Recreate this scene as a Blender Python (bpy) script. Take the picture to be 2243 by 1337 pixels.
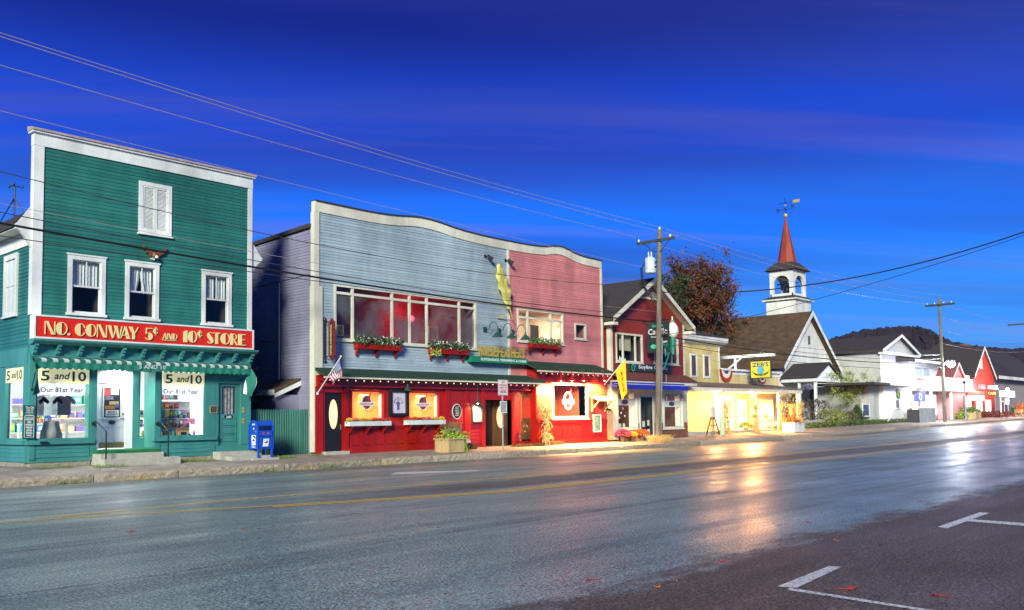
import bpy, math, random
from mathutils import Vector, Matrix
random.seed(11)
for o in list(bpy.data.objects): bpy.data.objects.remove(o)
S = bpy.context.scene; COL = S.collection
R_ = math.radians

# ------------------------------------------------------------------ camera
IW, IH, FPX, SHY = 2243.0, 1337.0, 1959.57, 122.35
yaw, pit, rol = R_(48.018), R_(3.698), R_(-0.787)
CZ = 1.6
FW = Vector((math.sin(yaw)*math.cos(pit), math.cos(yaw)*math.cos(pit), math.sin(pit)))
r0 = Vector((math.cos(yaw), -math.sin(yaw), 0)); u0 = r0.cross(FW)
RT = r0*math.cos(rol)+u0*math.sin(rol); UP = -r0*math.sin(rol)+u0*math.cos(rol)
cd = bpy.data.cameras.new('camera'); cam = bpy.data.objects.new('camera', cd); COL.objects.link(cam)
cam.matrix_world = Matrix(((RT.x, UP.x, -FW.x, 0), (RT.y, UP.y, -FW.y, 0), (RT.z, UP.z, -FW.z, CZ), (0, 0, 0, 1)))
cd.sensor_width = 36; cd.lens = FPX/IW*36; cd.shift_y = SHY/IW; cd.clip_end = 9000; cd.clip_start = .05
S.camera = cam

# ------------------------------------------------------------------ sky, street light from the left, exposure
W = bpy.data.worlds.new('World'); S.world = W; W.use_nodes = True
nt = W.node_tree; N = nt.nodes; L = nt.links; N.clear()
out = N.new('ShaderNodeOutputWorld'); bg = N.new('ShaderNodeBackground'); L.new(bg.outputs[0], out.inputs[0])
tc = N.new('ShaderNodeTexCoord'); sx = N.new('ShaderNodeSeparateXYZ'); L.new(tc.outputs['Generated'], sx.inputs[0])
rmp = N.new('ShaderNodeValToRGB'); L.new(sx.outputs['Z'], rmp.inputs[0])
cr = rmp.color_ramp; cr.interpolation = 'EASE'
stops = [(0.0, (.085, .21, .46)), (.05, (.056, .20, .52)), (.11, (.026, .170, .57)), (.21, (.0070, .108, .58)), (.30, (.0048, .040, .38)), (.42, (.0028, .0095, .145)), (1, (.002, .005, .085))]
while len(cr.elements) < len(stops): cr.elements.new(.5)
for e_, (p_, c_) in zip(cr.elements, stops): e_.position = p_; e_.color = (*c_, 1)
# long thin clouds: a flat layer overhead, so the streaks close up towards the horizon
zz = N.new('ShaderNodeMath'); zz.operation = 'ADD'; zz.inputs[1].default_value = .10; L.new(sx.outputs['Z'], zz.inputs[0])
dx = N.new('ShaderNodeMath'); dx.operation = 'DIVIDE'; L.new(sx.outputs['X'], dx.inputs[0]); L.new(zz.outputs[0], dx.inputs[1])
dy = N.new('ShaderNodeMath'); dy.operation = 'DIVIDE'; L.new(sx.outputs['Y'], dy.inputs[0]); L.new(zz.outputs[0], dy.inputs[1])
cx = N.new('ShaderNodeCombineXYZ'); L.new(dx.outputs[0], cx.inputs[0]); L.new(dy.outputs[0], cx.inputs[1])
rt = N.new('ShaderNodeMapping'); rt.inputs['Rotation'].default_value = (0, 0, R_(43)); L.new(cx.outputs[0], rt.inputs[0])
mp = N.new('ShaderNodeMapping'); mp.inputs['Scale'].default_value = (.30, 1.5, 1); mp.inputs['Location'].default_value = (1.7, 3.1, 0); L.new(rt.outputs[0], mp.inputs[0])
nz = N.new('ShaderNodeTexNoise'); nz.inputs['Scale'].default_value = .62; nz.inputs['Detail'].default_value = 3.5; nz.inputs['Roughness'].default_value = .45; L.new(mp.outputs[0], nz.inputs[0])
cl = N.new('ShaderNodeValToRGB'); cl.color_ramp.elements[0].position = .46; cl.color_ramp.elements[1].position = .64; L.new(nz.outputs[0], cl.inputs[0])
mp2 = N.new('ShaderNodeMapping'); mp2.inputs['Scale'].default_value = (.22, 2.6, 1); mp2.inputs['Location'].default_value = (5.2, 1.3, 0); L.new(rt.outputs[0], mp2.inputs[0])
nz3 = N.new('ShaderNodeTexNoise'); nz3.inputs['Scale'].default_value = .8; nz3.inputs['Detail'].default_value = 5; nz3.inputs['Roughness'].default_value = .55; nz3.inputs['Distortion'].default_value = .4; L.new(mp2.outputs[0], nz3.inputs[0])
cl3 = N.new('ShaderNodeValToRGB'); cl3.color_ramp.elements[0].position = .48; cl3.color_ramp.elements[1].position = .72; L.new(nz3.outputs[0], cl3.inputs[0])
cf = N.new('ShaderNodeMath'); cf.operation = 'MULTIPLY'; cf.inputs[1].default_value = .64; L.new(cl.outputs[0], cf.inputs[0])
nz2 = N.new('ShaderNodeTexNoise'); nz2.inputs['Scale'].default_value = .9; L.new(mp.outputs[0], nz2.inputs[0])
ccl = N.new('ShaderNodeMix'); ccl.data_type = 'RGBA'; ccl.inputs[6].default_value = (.008, .014, .12, 1); ccl.inputs[7].default_value = (.030, .048, .24, 1); L.new(nz2.outputs[0], ccl.inputs[0])
mx = N.new('ShaderNodeMix'); mx.data_type = 'RGBA'; L.new(cf.outputs[0], mx.inputs[0]); L.new(rmp.outputs[0], mx.inputs[6]); L.new(ccl.outputs[2], mx.inputs[7])
# a little real twilight sky on top of the deep blue
nis = N.new('ShaderNodeTexSky'); nis.sky_type = 'NISHITA'; nis.sun_disc = False; nis.sun_elevation = R_(-3); nis.sun_rotation = R_(-115)
hi = N.new('ShaderNodeMath'); hi.operation = 'MULTIPLY'; hi.inputs[1].default_value = .55; L.new(cl3.outputs[0], hi.inputs[0])
zr = N.new('ShaderNodeValToRGB'); zr.color_ramp.elements[0].position = .05; zr.color_ramp.elements[0].color = (.14, .22, .46, 1); zr.color_ramp.elements[1].position = .34; zr.color_ramp.elements[1].color = (.034, .044, .23, 1); e3 = zr.color_ramp.elements.new(.22); e3.color = (.098, .088, .34, 1); L.new(sx.outputs['Z'], zr.inputs[0])
mx3 = N.new('ShaderNodeMix'); mx3.data_type = 'RGBA'; L.new(hi.outputs[0], mx3.inputs[0]); L.new(mx.outputs[2], mx3.inputs[6]); L.new(zr.outputs[0], mx3.inputs[7])
ad = N.new('ShaderNodeMix'); ad.data_type = 'RGBA'; ad.blend_type = 'ADD'; ad.inputs[0].default_value = .05; L.new(mx3.outputs[2], ad.inputs[6]); L.new(nis.outputs[0], ad.inputs[7])
L.new(ad.outputs[2], bg.inputs[0]); bg.inputs[1].default_value = 1.0

sl = bpy.data.lights.new('sun', 'SUN'); sun = bpy.data.objects.new('sun', sl); COL.objects.link(sun)
sl.energy = 3.0; sl.angle = R_(13); sl.color = (.97, 1.0, .84)
SAZ, SEL = R_(56), R_(21)          # light travels to the right along the street and in towards the shops
sd = Vector((math.sin(SAZ)*math.cos(SEL), math.cos(SAZ)*math.cos(SEL), -math.sin(SEL)))
sun.rotation_euler = sd.to_track_quat('-Z', 'Y').to_euler(); sun.location = (-20, -10, 30)

S.render.engine = 'CYCLES'
S.view_settings.view_transform = 'Standard'; S.view_settings.look = 'None'; S.view_settings.gamma = 1
S.view_settings.use_curve_mapping = False; S.view_settings.exposure = 0.86
S.cycles.use_denoising = True; S.cycles.max_bounces = 6; S.cycles.diffuse_bounces = 3; S.cycles.glossy_bounces = 3
S.cycles.transparent_max_bounces = 16; S.cycles.sample_clamp_indirect = 4; S.cycles.caustics_reflective = False; S.cycles.caustics_refractive = False

# ------------------------------------------------------------------ measuring the photograph: a pixel on a known plane gives a place in the street
def ray(px, py): return FW*FPX + RT*(px-IW/2) - UP*(py-IH/2-SHY)
def at(px, py, Y):
    d = ray(px, py); t = Y/d.y; return (d.x*t, CZ+d.z*t)
def ax(px, Y, py=860): return at(px, py, Y)[0]
def az(px, py, Y): return at(px, py, Y)[1]
def gnd(px, py, Z=0):
    d = ray(px, py); t = (Z-CZ)/d.z; return (d.x*t, d.y*t)
def onx(px, py, X):
    d = ray(px, py); t = X/d.x; return (d.y*t, CZ+d.z*t)
def rect(l, t, r, b, Y): # left, top and bottom measured at the left edge, right edge
    m = (t+b)/2
    return (at(l, m, Y)[0], at(r, m, Y)[0], az(l, b, Y), az(l, t, Y))
def grade(X): return .0092*max(0, min(X, 230)-46)
def walk(X, Y): return grade(X)+.22+max(0, min(Y, 28.4)-25.5)*.062

# ------------------------------------------------------------------ mesh and object helpers
ORG = {}
class MB:
    def __init__(s): s.v = []; s.f = []
    def add(s, v, f):
        n = len(s.v); s.v += [tuple(p) for p in v]; s.f += [tuple(i+n for i in q) for q in f]; return s
    def box(s, x0, x1, y0, y1, z0, z1):
        return s.add([(x0,y0,z0),(x1,y0,z0),(x1,y1,z0),(x0,y1,z0),(x0,y0,z1),(x1,y0,z1),(x1,y1,z1),(x0,y1,z1)],
                     [(0,3,2,1),(4,5,6,7),(0,1,5,4),(1,2,6,5),(2,3,7,6),(3,0,4,7)])
    def poly(s, pts): return s.add(pts, [tuple(range(len(pts)))])
    def ext(s, a, b): # prism between two rings of points
        n = len(a)
        return s.add(list(a)+list(b), [tuple(range(n-1,-1,-1)), tuple(range(n, 2*n))]+[(i,(i+1)%n,n+(i+1)%n,n+i) for i in range(n)])
    def prY(s, p, y0, y1): return s.ext([(x,y0,z) for x,z in p], [(x,y1,z) for x,z in p])
    def prX(s, p, x0, x1): return s.ext([(x0,y,z) for y,z in p], [(x1,y,z) for y,z in p])
    def prZ(s, p, z0, z1): return s.ext([(x,y,z0) for x,y in p], [(x,y,z1) for x,y in p])
    def frame(s, x0, x1, z0, z1, w, y0, y1, wb=None, wt=None):
        wb = w if wb is None else wb; wt = w if wt is None else wt
        s.box(x0,x0+w,y0,y1,z0,z1); s.box(x1-w,x1,y0,y1,z0,z1); s.box(x0+w,x1-w,y0,y1,z0,z0+wb); return s.box(x0+w,x1-w,y0,y1,z1-wt,z1)
    def beam(s, a, b, w, h=None):
        a = Vector(a); b = Vector(b); d = (b-a).normalized(); h = h or w
        up = Vector((0,0,1)) if abs(d.z) < .95 else Vector((0,1,0))
        q = d.cross(up).normalized()*w/2; u = q.cross(d).normalized()*h/2
        return s.ext([a-q-u,a+q-u,a+q+u,a-q+u], [b-q-u,b+q-u,b+q+u,b-q+u])
    def tube(s, pts, r, n=6, r1=None):
        pts = [Vector(p) for p in pts]; m = len(pts); base = len(s.v); r1 = r if r1 is None else r1
        for i, p in enumerate(pts):
            d = (pts[min(i+1,m-1)]-pts[max(i-1,0)]).normalized()
            up = Vector((0,0,1)) if abs(d.z) < .9 else Vector((1,0,0))
            a = d.cross(up).normalized(); b = a.cross(d); rr = r+(r1-r)*i/max(1,m-1)
            for k in range(n):
                t = 2*math.pi*k/n; s.v.append(tuple(p+a*rr*math.cos(t)+b*rr*math.sin(t)))
        for i in range(m-1):
            for k in range(n):
                s.f.append((base+i*n+k, base+i*n+(k+1)%n, base+(i+1)*n+(k+1)%n, base+(i+1)*n+k))
        s.f.append(tuple(base+k for k in range(n-1,-1,-1))); s.f.append(tuple(base+(m-1)*n+k for k in range(n)))
        return s
    def lathe(s, c, prof, n=12):
        base = len(s.v); m = len(prof)
        for r, z in prof:
            for k in range(n):
                t = 2*math.pi*(k+.5)/n; s.v.append((c[0]+r*math.cos(t), c[1]+r*math.sin(t), c[2]+z))
        for i in range(m-1):
            for k in range(n): s.f.append((base+i*n+k, base+i*n+(k+1)%n, base+(i+1)*n+(k+1)%n, base+(i+1)*n+k))
        s.f.append(tuple(base+k for k in range(n-1,-1,-1))); s.f.append(tuple(base+(m-1)*n+k for k in range(n)))
        return s
    def ell(s, cx, cz, rx, rz, y0, y1, n=24): return s.prY([(cx+rx*math.cos(2*math.pi*k/n), cz+rz*math.sin(2*math.pi*k/n)) for k in range(n)], y0, y1)
    def ring(s, cx, cz, rx, rz, w, y0, y1, n=28):
        for k in range(n):
            a, b = 2*math.pi*k/n, 2*math.pi*(k+1)/n
            s.prY([(cx+rx*math.cos(a),cz+rz*math.sin(a)),(cx+rx*math.cos(b),cz+rz*math.sin(b)),(cx+(rx-w)*math.cos(b),cz+(rz-w)*math.sin(b)),(cx+(rx-w)*math.cos(a),cz+(rz-w)*math.sin(a))], y0, y1)
        return s
    def ball(s, c, r, n=8, m=5, sq=1):
        return s.lathe(c, [(r*math.sin(math.pi*(i+.15)/(m+.3)), -r*sq*math.cos(math.pi*(i+.15)/(m+.3))) for i in range(m+1)], n)
    def leaf(s, c, size, rnd=random, flat=0):
        d = Vector((rnd.gauss(0,1), rnd.gauss(0,1), rnd.gauss(0,1))).normalized(); e = d.cross(Vector((rnd.gauss(0,1), rnd.gauss(0,1), rnd.gauss(0,1)))).normalized()
        d *= size*rnd.uniform(.6,1.2); e *= size*rnd.uniform(.35,.6); c = Vector(c)
        return s.add([c-d, c+e*.9, c+d, c-e], [(0,1,2,3)])
    def mesh(s, name, mat=None, off=(0,0,0), smooth=False):
        me = bpy.data.meshes.new(name); ox, oy, oz = off
        me.from_pydata([(x-ox,y-oy,z-oz) for x,y,z in s.v], [], s.f)
        if mat: me.materials.append(mat)
        if smooth: me.polygons.foreach_set('use_smooth', [True]*len(me.polygons))
        return me
    def build(s, name, mat, parent=None, smooth=False):
        off = ORG[parent] if parent else (0,0,0)
        o = bpy.data.objects.new(name, s.mesh(name, mat, off, smooth)); COL.objects.link(o)
        if parent: o.parent = parent
        ORG[o] = off; return o
def box(name, mat, parent, *a): return MB().box(*a).build(name, mat, parent)
def inst(name, me, loc, parent, scale=(1,1,1), rz=0):
    o = bpy.data.objects.new(name, me); COL.objects.link(o); off = ORG[parent] if parent else (0,0,0)
    o.location = (loc[0]-off[0], loc[1]-off[1], loc[2]-off[2]); o.scale = scale; o.rotation_euler = (0,0,rz)
    if parent: o.parent = parent
    ORG[o] = tuple(loc); return o
def tag(o, label, cat, group=None):
    o['label'] = label; o['category'] = cat
    if group: o['group'] = group
    return o
def thing(name, label, cat, loc, group=None):
    o = bpy.data.objects.new(name, None); COL.objects.link(o); o.location = loc; o.empty_display_size = .2
    ORG[o] = tuple(loc); return tag(o, label, cat, group)
def struct(o, kind='structure'): o['kind'] = kind; return o

# ------------------------------------------------------------------ materials
MATS = {}
def M(name, col, rough=.6, metal=0, var=.14, scale=2.5, bump=0, bscale=60, emit=0, ecol=None, rnd=0, streak=False, spec=.5):
    if name in MATS: return MATS[name]
    m = bpy.data.materials.new(name); m.use_nodes = True; n = m.node_tree.nodes; l = m.node_tree.links
    b = n['Principled BSDF']; b.inputs['Roughness'].default_value = rough; b.inputs['Metallic'].default_value = metal
    b.inputs['Specular IOR Level'].default_value = spec
    g = n.new('ShaderNodeNewGeometry'); vec = g.outputs['Position']
    if streak:
        mp = n.new('ShaderNodeMapping'); mp.inputs['Scale'].default_value = (1,1,.22); l.new(vec, mp.inputs[0]); v2 = mp.outputs[0]
    else: v2 = vec
    cin = None
    if var or rnd:
        nz = n.new('ShaderNodeTexNoise'); nz.inputs['Scale'].default_value = scale; nz.inputs['Detail'].default_value = 6; nz.inputs['Roughness'].default_value = .65; l.new(v2, nz.inputs[0])
        mr = n.new('ShaderNodeMapRange'); mr.inputs[1].default_value = .3; mr.inputs[2].default_value = .7; l.new(nz.outputs[0], mr.inputs[0])
        fac = mr.outputs[0]
        if rnd:
            oi = n.new('ShaderNodeObjectInfo'); mm = n.new('ShaderNodeMix'); mm.inputs[0].default_value = rnd; l.new(fac, mm.inputs[2]); l.new(oi.outputs['Random'], mm.inputs[3]); fac = mm.outputs[0]
        mx = n.new('ShaderNodeMix'); mx.data_type = 'RGBA'; l.new(fac, mx.inputs[0])
        mx.inputs[6].default_value = (*[c*(1-var) for c in col], 1); mx.inputs[7].default_value = (*[min(1,c*(1+var)) for c in col], 1)
        if streak: # old dirt and faded patches in broad, upright areas
            m3 = n.new('ShaderNodeMapping'); m3.inputs['Scale'].default_value = (1,1,.45); l.new(vec, m3.inputs[0]); n3 = n.new('ShaderNodeTexNoise'); n3.inputs['Scale'].default_value = .55; n3.inputs['Detail'].default_value = 5; n3.inputs['Roughness'].default_value = .7; l.new(m3.outputs[0], n3.inputs[0])
            r3 = n.new('ShaderNodeMapRange'); r3.inputs[1].default_value = .33; r3.inputs[2].default_value = .66; r3.inputs[3].default_value = .74; r3.inputs[4].default_value = 1.12; l.new(n3.outputs[0], r3.inputs[0])
            k3 = n.new('ShaderNodeMix'); k3.data_type = 'RGBA'; k3.blend_type = 'MULTIPLY'; k3.inputs[0].default_value = 1; l.new(mx.outputs[2], k3.inputs[6]); l.new(r3.outputs[0], k3.inputs[7]); l.new(k3.outputs[2], b.inputs['Base Color'])
        else: l.new(mx.outputs[2], b.inputs['Base Color'])
    else: b.inputs['Base Color'].default_value = (*col, 1)
    if bump:
        nb = n.new('ShaderNodeTexNoise'); nb.inputs['Scale'].default_value = bscale; nb.inputs['Detail'].default_value = 4; l.new(vec, nb.inputs[0])
        bp = n.new('ShaderNodeBump'); bp.inputs['Strength'].default_value = bump; bp.inputs['Distance'].default_value = .02; l.new(nb.outputs[0], bp.inputs['Height']); l.new(bp.outputs[0], b.inputs['Normal'])
    if emit:
        b.inputs['Emission Color'].default_value = (*(ecol or col), 1); b.inputs['Emission Strength'].default_value = emit
    MATS[name] = m; return m
def glassmat(name, tint=(1,1,1), refl=.10, rough=.02):
    m = bpy.data.materials.new(name); m.use_nodes = True; n = m.node_tree.nodes; l = m.node_tree.links; n.clear()
    o = n.new('ShaderNodeOutputMaterial'); t = n.new('ShaderNodeBsdfTransparent'); t.inputs[0].default_value = (*tint,1)
    g = n.new('ShaderNodeBsdfGlossy'); g.inputs['Roughness'].default_value = rough; fr = n.new('ShaderNodeLayerWeight'); fr.inputs[0].default_value = .5
    pw = n.new('ShaderNodeMath'); pw.operation = 'POWER'; pw.inputs[1].default_value = 5; l.new(fr.outputs['Facing'], pw.inputs[0])
    a = n.new('ShaderNodeMath'); a.operation = 'MULTIPLY_ADD'; a.inputs[1].default_value = .40; a.inputs[2].default_value = refl*.22; l.new(pw.outputs[0], a.inputs[0])
    x = n.new('ShaderNodeMixShader'); l.new(a.outputs[0], x.inputs[0]); l.new(t.outputs[0], x.inputs[1]); l.new(g.outputs[0], x.inputs[2]); l.new(x.outputs[0], o.inputs[0])
    MATS[name] = m; return m
GLASS = glassmat('window glass', (.95,.97,.96), .07)
WHITE = M('white paint', (.78,.78,.76), .5, var=.10, scale=3, streak=True, bump=.15)
CREAM = M('cream paint', (.72,.68,.55), .5, var=.10, streak=True)
TEAL = M('teal paint', (.028,.175,.148), .45, var=.30, scale=.9, rnd=.35, streak=True, bump=.2, bscale=25)
TEALT = M('teal trim paint', (.055,.255,.23), .4, var=.12, streak=True)
BLUEP = M('blue grey paint', (.37,.46,.52), .5, var=.19, scale=1.1, rnd=.45, streak=True, bump=.2, bscale=25)
PINKP = M('pink paint', (.68,.235,.225), .5, var=.18, scale=1.1, rnd=.4, streak=True, bump=.2, bscale=25)
RED = M('red storefront paint', (.38,.009,.006), .28, var=.2, scale=1.5, streak=True, bump=.1)
REDC = M('red clapboard paint', (.37,.014,.010), .36, var=.18, rnd=.4, streak=True)
BARN = M('barn red paint', (.27,.030,.015), .5, var=.16, rnd=.4, streak=True)
YEL = M('yellow clapboard paint', (.74,.57,.22), .5, var=.10, rnd=.35, streak=True)
BLACK = M('black paint', (.012,.013,.015), .4, var=.2)
IRON = M('dark iron', (.02,.03,.028), .45, metal=.3, var=.2)
GREEND = M('dark green metal', (.012,.07,.05), .4, var=.2)
SHGREEN = M('green shingle', (.02,.055,.035), .8, var=.5, scale=14, rnd=.4, bump=.5, bscale=30)
SHDARK = M('dark shingle', (.045,.035,.035), .85, var=.4, scale=8, bump=.4, bscale=30)
SHBROWN = M('brown shingle', (.085,.050,.028), .85, var=.5, scale=1.6, bump=.4, bscale=30)
STONE = M('granite', (.30,.27,.22), .85, var=.4, scale=9, bump=.8, bscale=18)
CONC = M('concrete', (.42,.40,.34), .85, var=.2, scale=5, bump=.3, bscale=60)
WOOD = M('pale wood', (.50,.36,.17), .7, var=.3, scale=6, streak=True, rnd=.5)
WOODB = M('brown wood', (.16,.075,.025), .45, var=.3, scale=5, streak=True)
BENCHW = M('cedar', (.30,.13,.05), .6, var=.3, scale=5, rnd=.5)
POLEW = M('weathered pole', (.17,.15,.115), .85, var=.4, scale=4, streak=True, bump=.6, bscale=14)
GALV = M('galvanised steel', (.42,.45,.45), .45, metal=.6, var=.15)
CURT = M('white curtain', (.82,.80,.80), .8, var=.08)
GOLD = M('gold', (.80,.56,.10), .35, metal=.5, var=.2, scale=8)
ROOMW = M('white interior', (.80,.80,.78), .7, var=.05)
ROOMD = M('dark interior', (.05,.035,.035), .8, var=.3)
ROOMO = M('orange interior', (.65,.25,.06), .7, var=.15)
PAPER = M('white card', (.82,.80,.76), .7, var=.03)
INK = M('black ink', (.015,.015,.018), .6, var=0)
TWHITE = M('white lettering', (.85,.85,.83), .5, var=0)
def lamp(name, kind, loc, energy, col, size=.1, aim=None, spot=None):
    d = bpy.data.lights.new(name, kind); o = bpy.data.objects.new(name, d); COL.objects.link(o); o.location = loc; d.energy = energy; d.color = col
    if kind == 'AREA': d.size = size
    else: d.shadow_soft_size = size
    if spot: d.spot_size = R_(spot); d.spot_blend = .7
    if aim: o.rotation_euler = Vector(aim).to_track_quat('-Z','Y').to_euler()
    return o

# ------------------------------------------------------------------ lettering
def glyphs(txt, bold=.022):
    cu = bpy.data.curves.new('t', 'FONT'); cu.body = txt; cu.offset = bold; cu.resolution_u = 2; cu.extrude = 0
    o = bpy.data.objects.new('t', cu); COL.objects.link(o); bpy.context.view_layer.update()
    me = o.to_mesh(); v = [(p.co.x, p.co.y) for p in me.vertices]; f = [tuple(q.vertices) for q in me.polygons]; o.to_mesh_clear()
    bpy.data.objects.remove(o); bpy.data.curves.remove(cu); return v, f
def text(txt, mat, parent, u0, u1, z0, z1, plane, d=.004, name='lettering', shear=0):
    """lettering between u0..u1 and z0..z1; plane ('Y', y) faces the street, plane ('X', x) faces left along the street (u runs from far to near)"""
    v, f = glyphs(txt); xs = [a for a,_ in v]; ys = [b for _,b in v]; ax0, ax1, ay0, ay1 = min(xs), max(xs), min(ys), max(ys)
    mb = MB(); P = []
    for a, b in v:
        t = (a-ax0)/(ax1-ax0); h = (b-ay0)/(ay1-ay0); u = u0+(u1-u0)*t+shear*h*(z1-z0); z = z0+(z1-z0)*h
        P.append((u, plane[1]-d, z) if plane[0] == 'Y' else (plane[1]-d, u, z))
    mb.add(P, f); return mb.build(name, mat, parent)
# ================================================================== GROUND, ROAD, SIDEWALK, KERB
def sheet(name, xs, ys, zf, mat, kind='structure', smooth=True):
    mb = MB(); nx = len(xs)
    for y in ys:
        for x in xs: mb.v.append((x, y, zf(x, y)))
    for j in range(len(ys)-1):
        for i in range(nx-1): mb.f.append((j*nx+i, j*nx+i+1, (j+1)*nx+i+1, (j+1)*nx+i))
    return struct(mb.build(name, mat, None, smooth), kind)
XS = [-400,-120,-60,-30,-15,0]+[4*i for i in range(1,60)]+[280,400,700,1500,4000]
def asphalt():
    m = bpy.data.materials.new('worn wet asphalt'); m.use_nodes = True; n = m.node_tree.nodes; l = m.node_tree.links; b = n['Principled BSDF']
    g = n.new('ShaderNodeNewGeometry'); sp = n.new('ShaderNodeSeparateXYZ'); l.new(g.outputs['Position'], sp.inputs[0])
    def noise(scale, det=4, rough=.6, sc=(1,1,1)):
        mp = n.new('ShaderNodeMapping'); mp.inputs['Scale'].default_value = sc; l.new(g.outputs['Position'], mp.inputs[0])
        z = n.new('ShaderNodeTexNoise'); z.inputs['Scale'].default_value = scale; z.inputs['Detail'].default_value = det; z.inputs['Roughness'].default_value = rough; l.new(mp.outputs[0], z.inputs[0]); return z.outputs[0]
    def math_(op, a, b_=None, c=None, clamp=False):
        q = n.new('ShaderNodeMath'); q.operation = op; q.use_clamp = clamp
        for i, v in enumerate((a, b_, c)):
            if v is None: continue
            if isinstance(v, (int, float)): q.inputs[i].default_value = v
            else: l.new(v, q.inputs[i])
        return q.outputs[0]
    def band(y0, y1, soft): # 1 between y0 and y1
        a = n.new('ShaderNodeMapRange'); a.interpolation_type = 'SMOOTHSTEP'; a.inputs[1].default_value = y0-soft; a.inputs[2].default_value = y0+soft; l.new(yy, a.inputs[0])
        c = n.new('ShaderNodeMapRange'); c.interpolation_type = 'SMOOTHSTEP'; c.inputs[1].default_value = y1+soft; c.inputs[2].default_value = y1-soft; l.new(yy, c.inputs[0])
        return math_('MULTIPLY', a.outputs[0], c.outputs[0])
    grain = noise(30, 2, .9); patch = noise(.55, 5, .6, (.5,1,1)); streak = noise(1.0, 5, .55, (.045,1.3,1)); mid = noise(7, 4, .7)
    rag = noise(2.6, 6, .75, (.35,1,1))
    yy = math_('MULTIPLY_ADD', rag, 2.2, sp.outputs[1]); yy = math_('SUBTRACT', yy, 1.1)
    wob = math_('MULTIPLY_ADD', noise(.8, 3, .6, (.6,.2,1)), .5, sp.outputs[1])
    def tight(y): # a tarred joint between two strips of asphalt
        d = math_('ABSOLUTE', math_('SUBTRACT', wob, y+.25)); q = n.new('ShaderNodeMapRange'); q.inputs[1].default_value = .075; q.inputs[2].default_value = .015; l.new(d, q.inputs[0]); return math_('MULTIPLY', q.outputs[0], n_ramp(n, l, rag, .42, .60))
    park = band(-60, 5.1, .35); med = math_('MULTIPLY', band(14.2, 16.0, .3), 1.0); gut = band(23.6, 40, .7)
    med = math_('MULTIPLY', med, n_ramp(n, l, sp.outputs[0], 9, 15))
    seam = math_('MULTIPLY', math_('ADD', tight(9.3), math_('ADD', tight(12.4), tight(22.1))), .7)
    dark = math_('MAXIMUM', seam, math_('MAXIMUM', math_('MAXIMUM', park, math_('MULTIPLY', med, .75)), math_('MULTIPLY', gut, .55)))
    base = n.new('ShaderNodeMix'); base.data_type = 'RGBA'; base.inputs[6].default_value = (.172,.232,.222,1); base.inputs[7].default_value = (.095,.068,.052,1); l.new(dark, base.inputs[0])
    v = math_('MULTIPLY_ADD', streak, .9, .55); gr = n.new('ShaderNodeMapRange'); gr.inputs[1].default_value = .43; gr.inputs[2].default_value = .57; gr.inputs[3].default_value = .22; gr.inputs[4].default_value = 1.9; l.new(grain, gr.inputs[0]); v2 = gr.outputs[0]; v3 = math_('MULTIPLY_ADD', patch, 1.3, .35); v4 = math_('MULTIPLY_ADD', mid, 2.4, -.2)
    v = math_('MULTIPLY', math_('MULTIPLY', v, v2), math_('MULTIPLY', v3, v4))
    c = n.new('ShaderNodeMix'); c.data_type = 'RGBA'; c.blend_type = 'MULTIPLY'; c.inputs[0].default_value = 1; l.new(base.outputs[2], c.inputs[6]); l.new(v, c.inputs[7]); l.new(c.outputs[2], b.inputs['Base Color'])
    wet = n.new('ShaderNodeMapRange'); wet.inputs[1].default_value = .38; wet.inputs[2].default_value = .66; wet.inputs[3].default_value = .46; wet.inputs[4].default_value = .19; l.new(math_('MULTIPLY_ADD', patch, .45, math_('MULTIPLY', streak, .55)), wet.inputs[0])
    rgh = math_('MULTIPLY_ADD', dark, .28, wet.outputs[0]); rgh = math_('MULTIPLY_ADD', math_('SUBTRACT', mid, .5), .5, math_('MULTIPLY_ADD', grain, .14, rgh), True); l.new(rgh, b.inputs['Roughness'])
    b.inputs['Specular IOR Level'].default_value = .6
    bp = n.new('ShaderNodeBump'); bp.inputs['Strength'].default_value = .55; bp.inputs['Distance'].default_value = .006; l.new(grain, bp.inputs['Height']); l.new(bp.outputs[0], b.inputs['Normal'])
    return m
def n_ramp(n, l, src, a, b_):
    q = n.new('ShaderNodeMapRange'); q.interpolation_type = 'SMOOTHSTEP'; q.inputs[1].default_value = a; q.inputs[2].default_value = b_; l.new(src, q.inputs[0]); return q.outputs[0]
ASPH = asphalt()
sheet('road', XS, [-40,-12,0,4,8,12,16,20,25.28], lambda x,y: grade(x), ASPH)
GRND = M('ground soil', (.05,.055,.03), .95, var=.5, scale=.6, bump=.5, bscale=8)
sheet('ground', XS, [28.3,34,45,80,200,600,2500], lambda x,y: grade(x)+.36+(0 if y < 60 else (y-60)*.004), GRND)
sheet('ground', XS, [-2500,-600,-150,-40], lambda x,y: grade(x)-.02, GRND)
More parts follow.
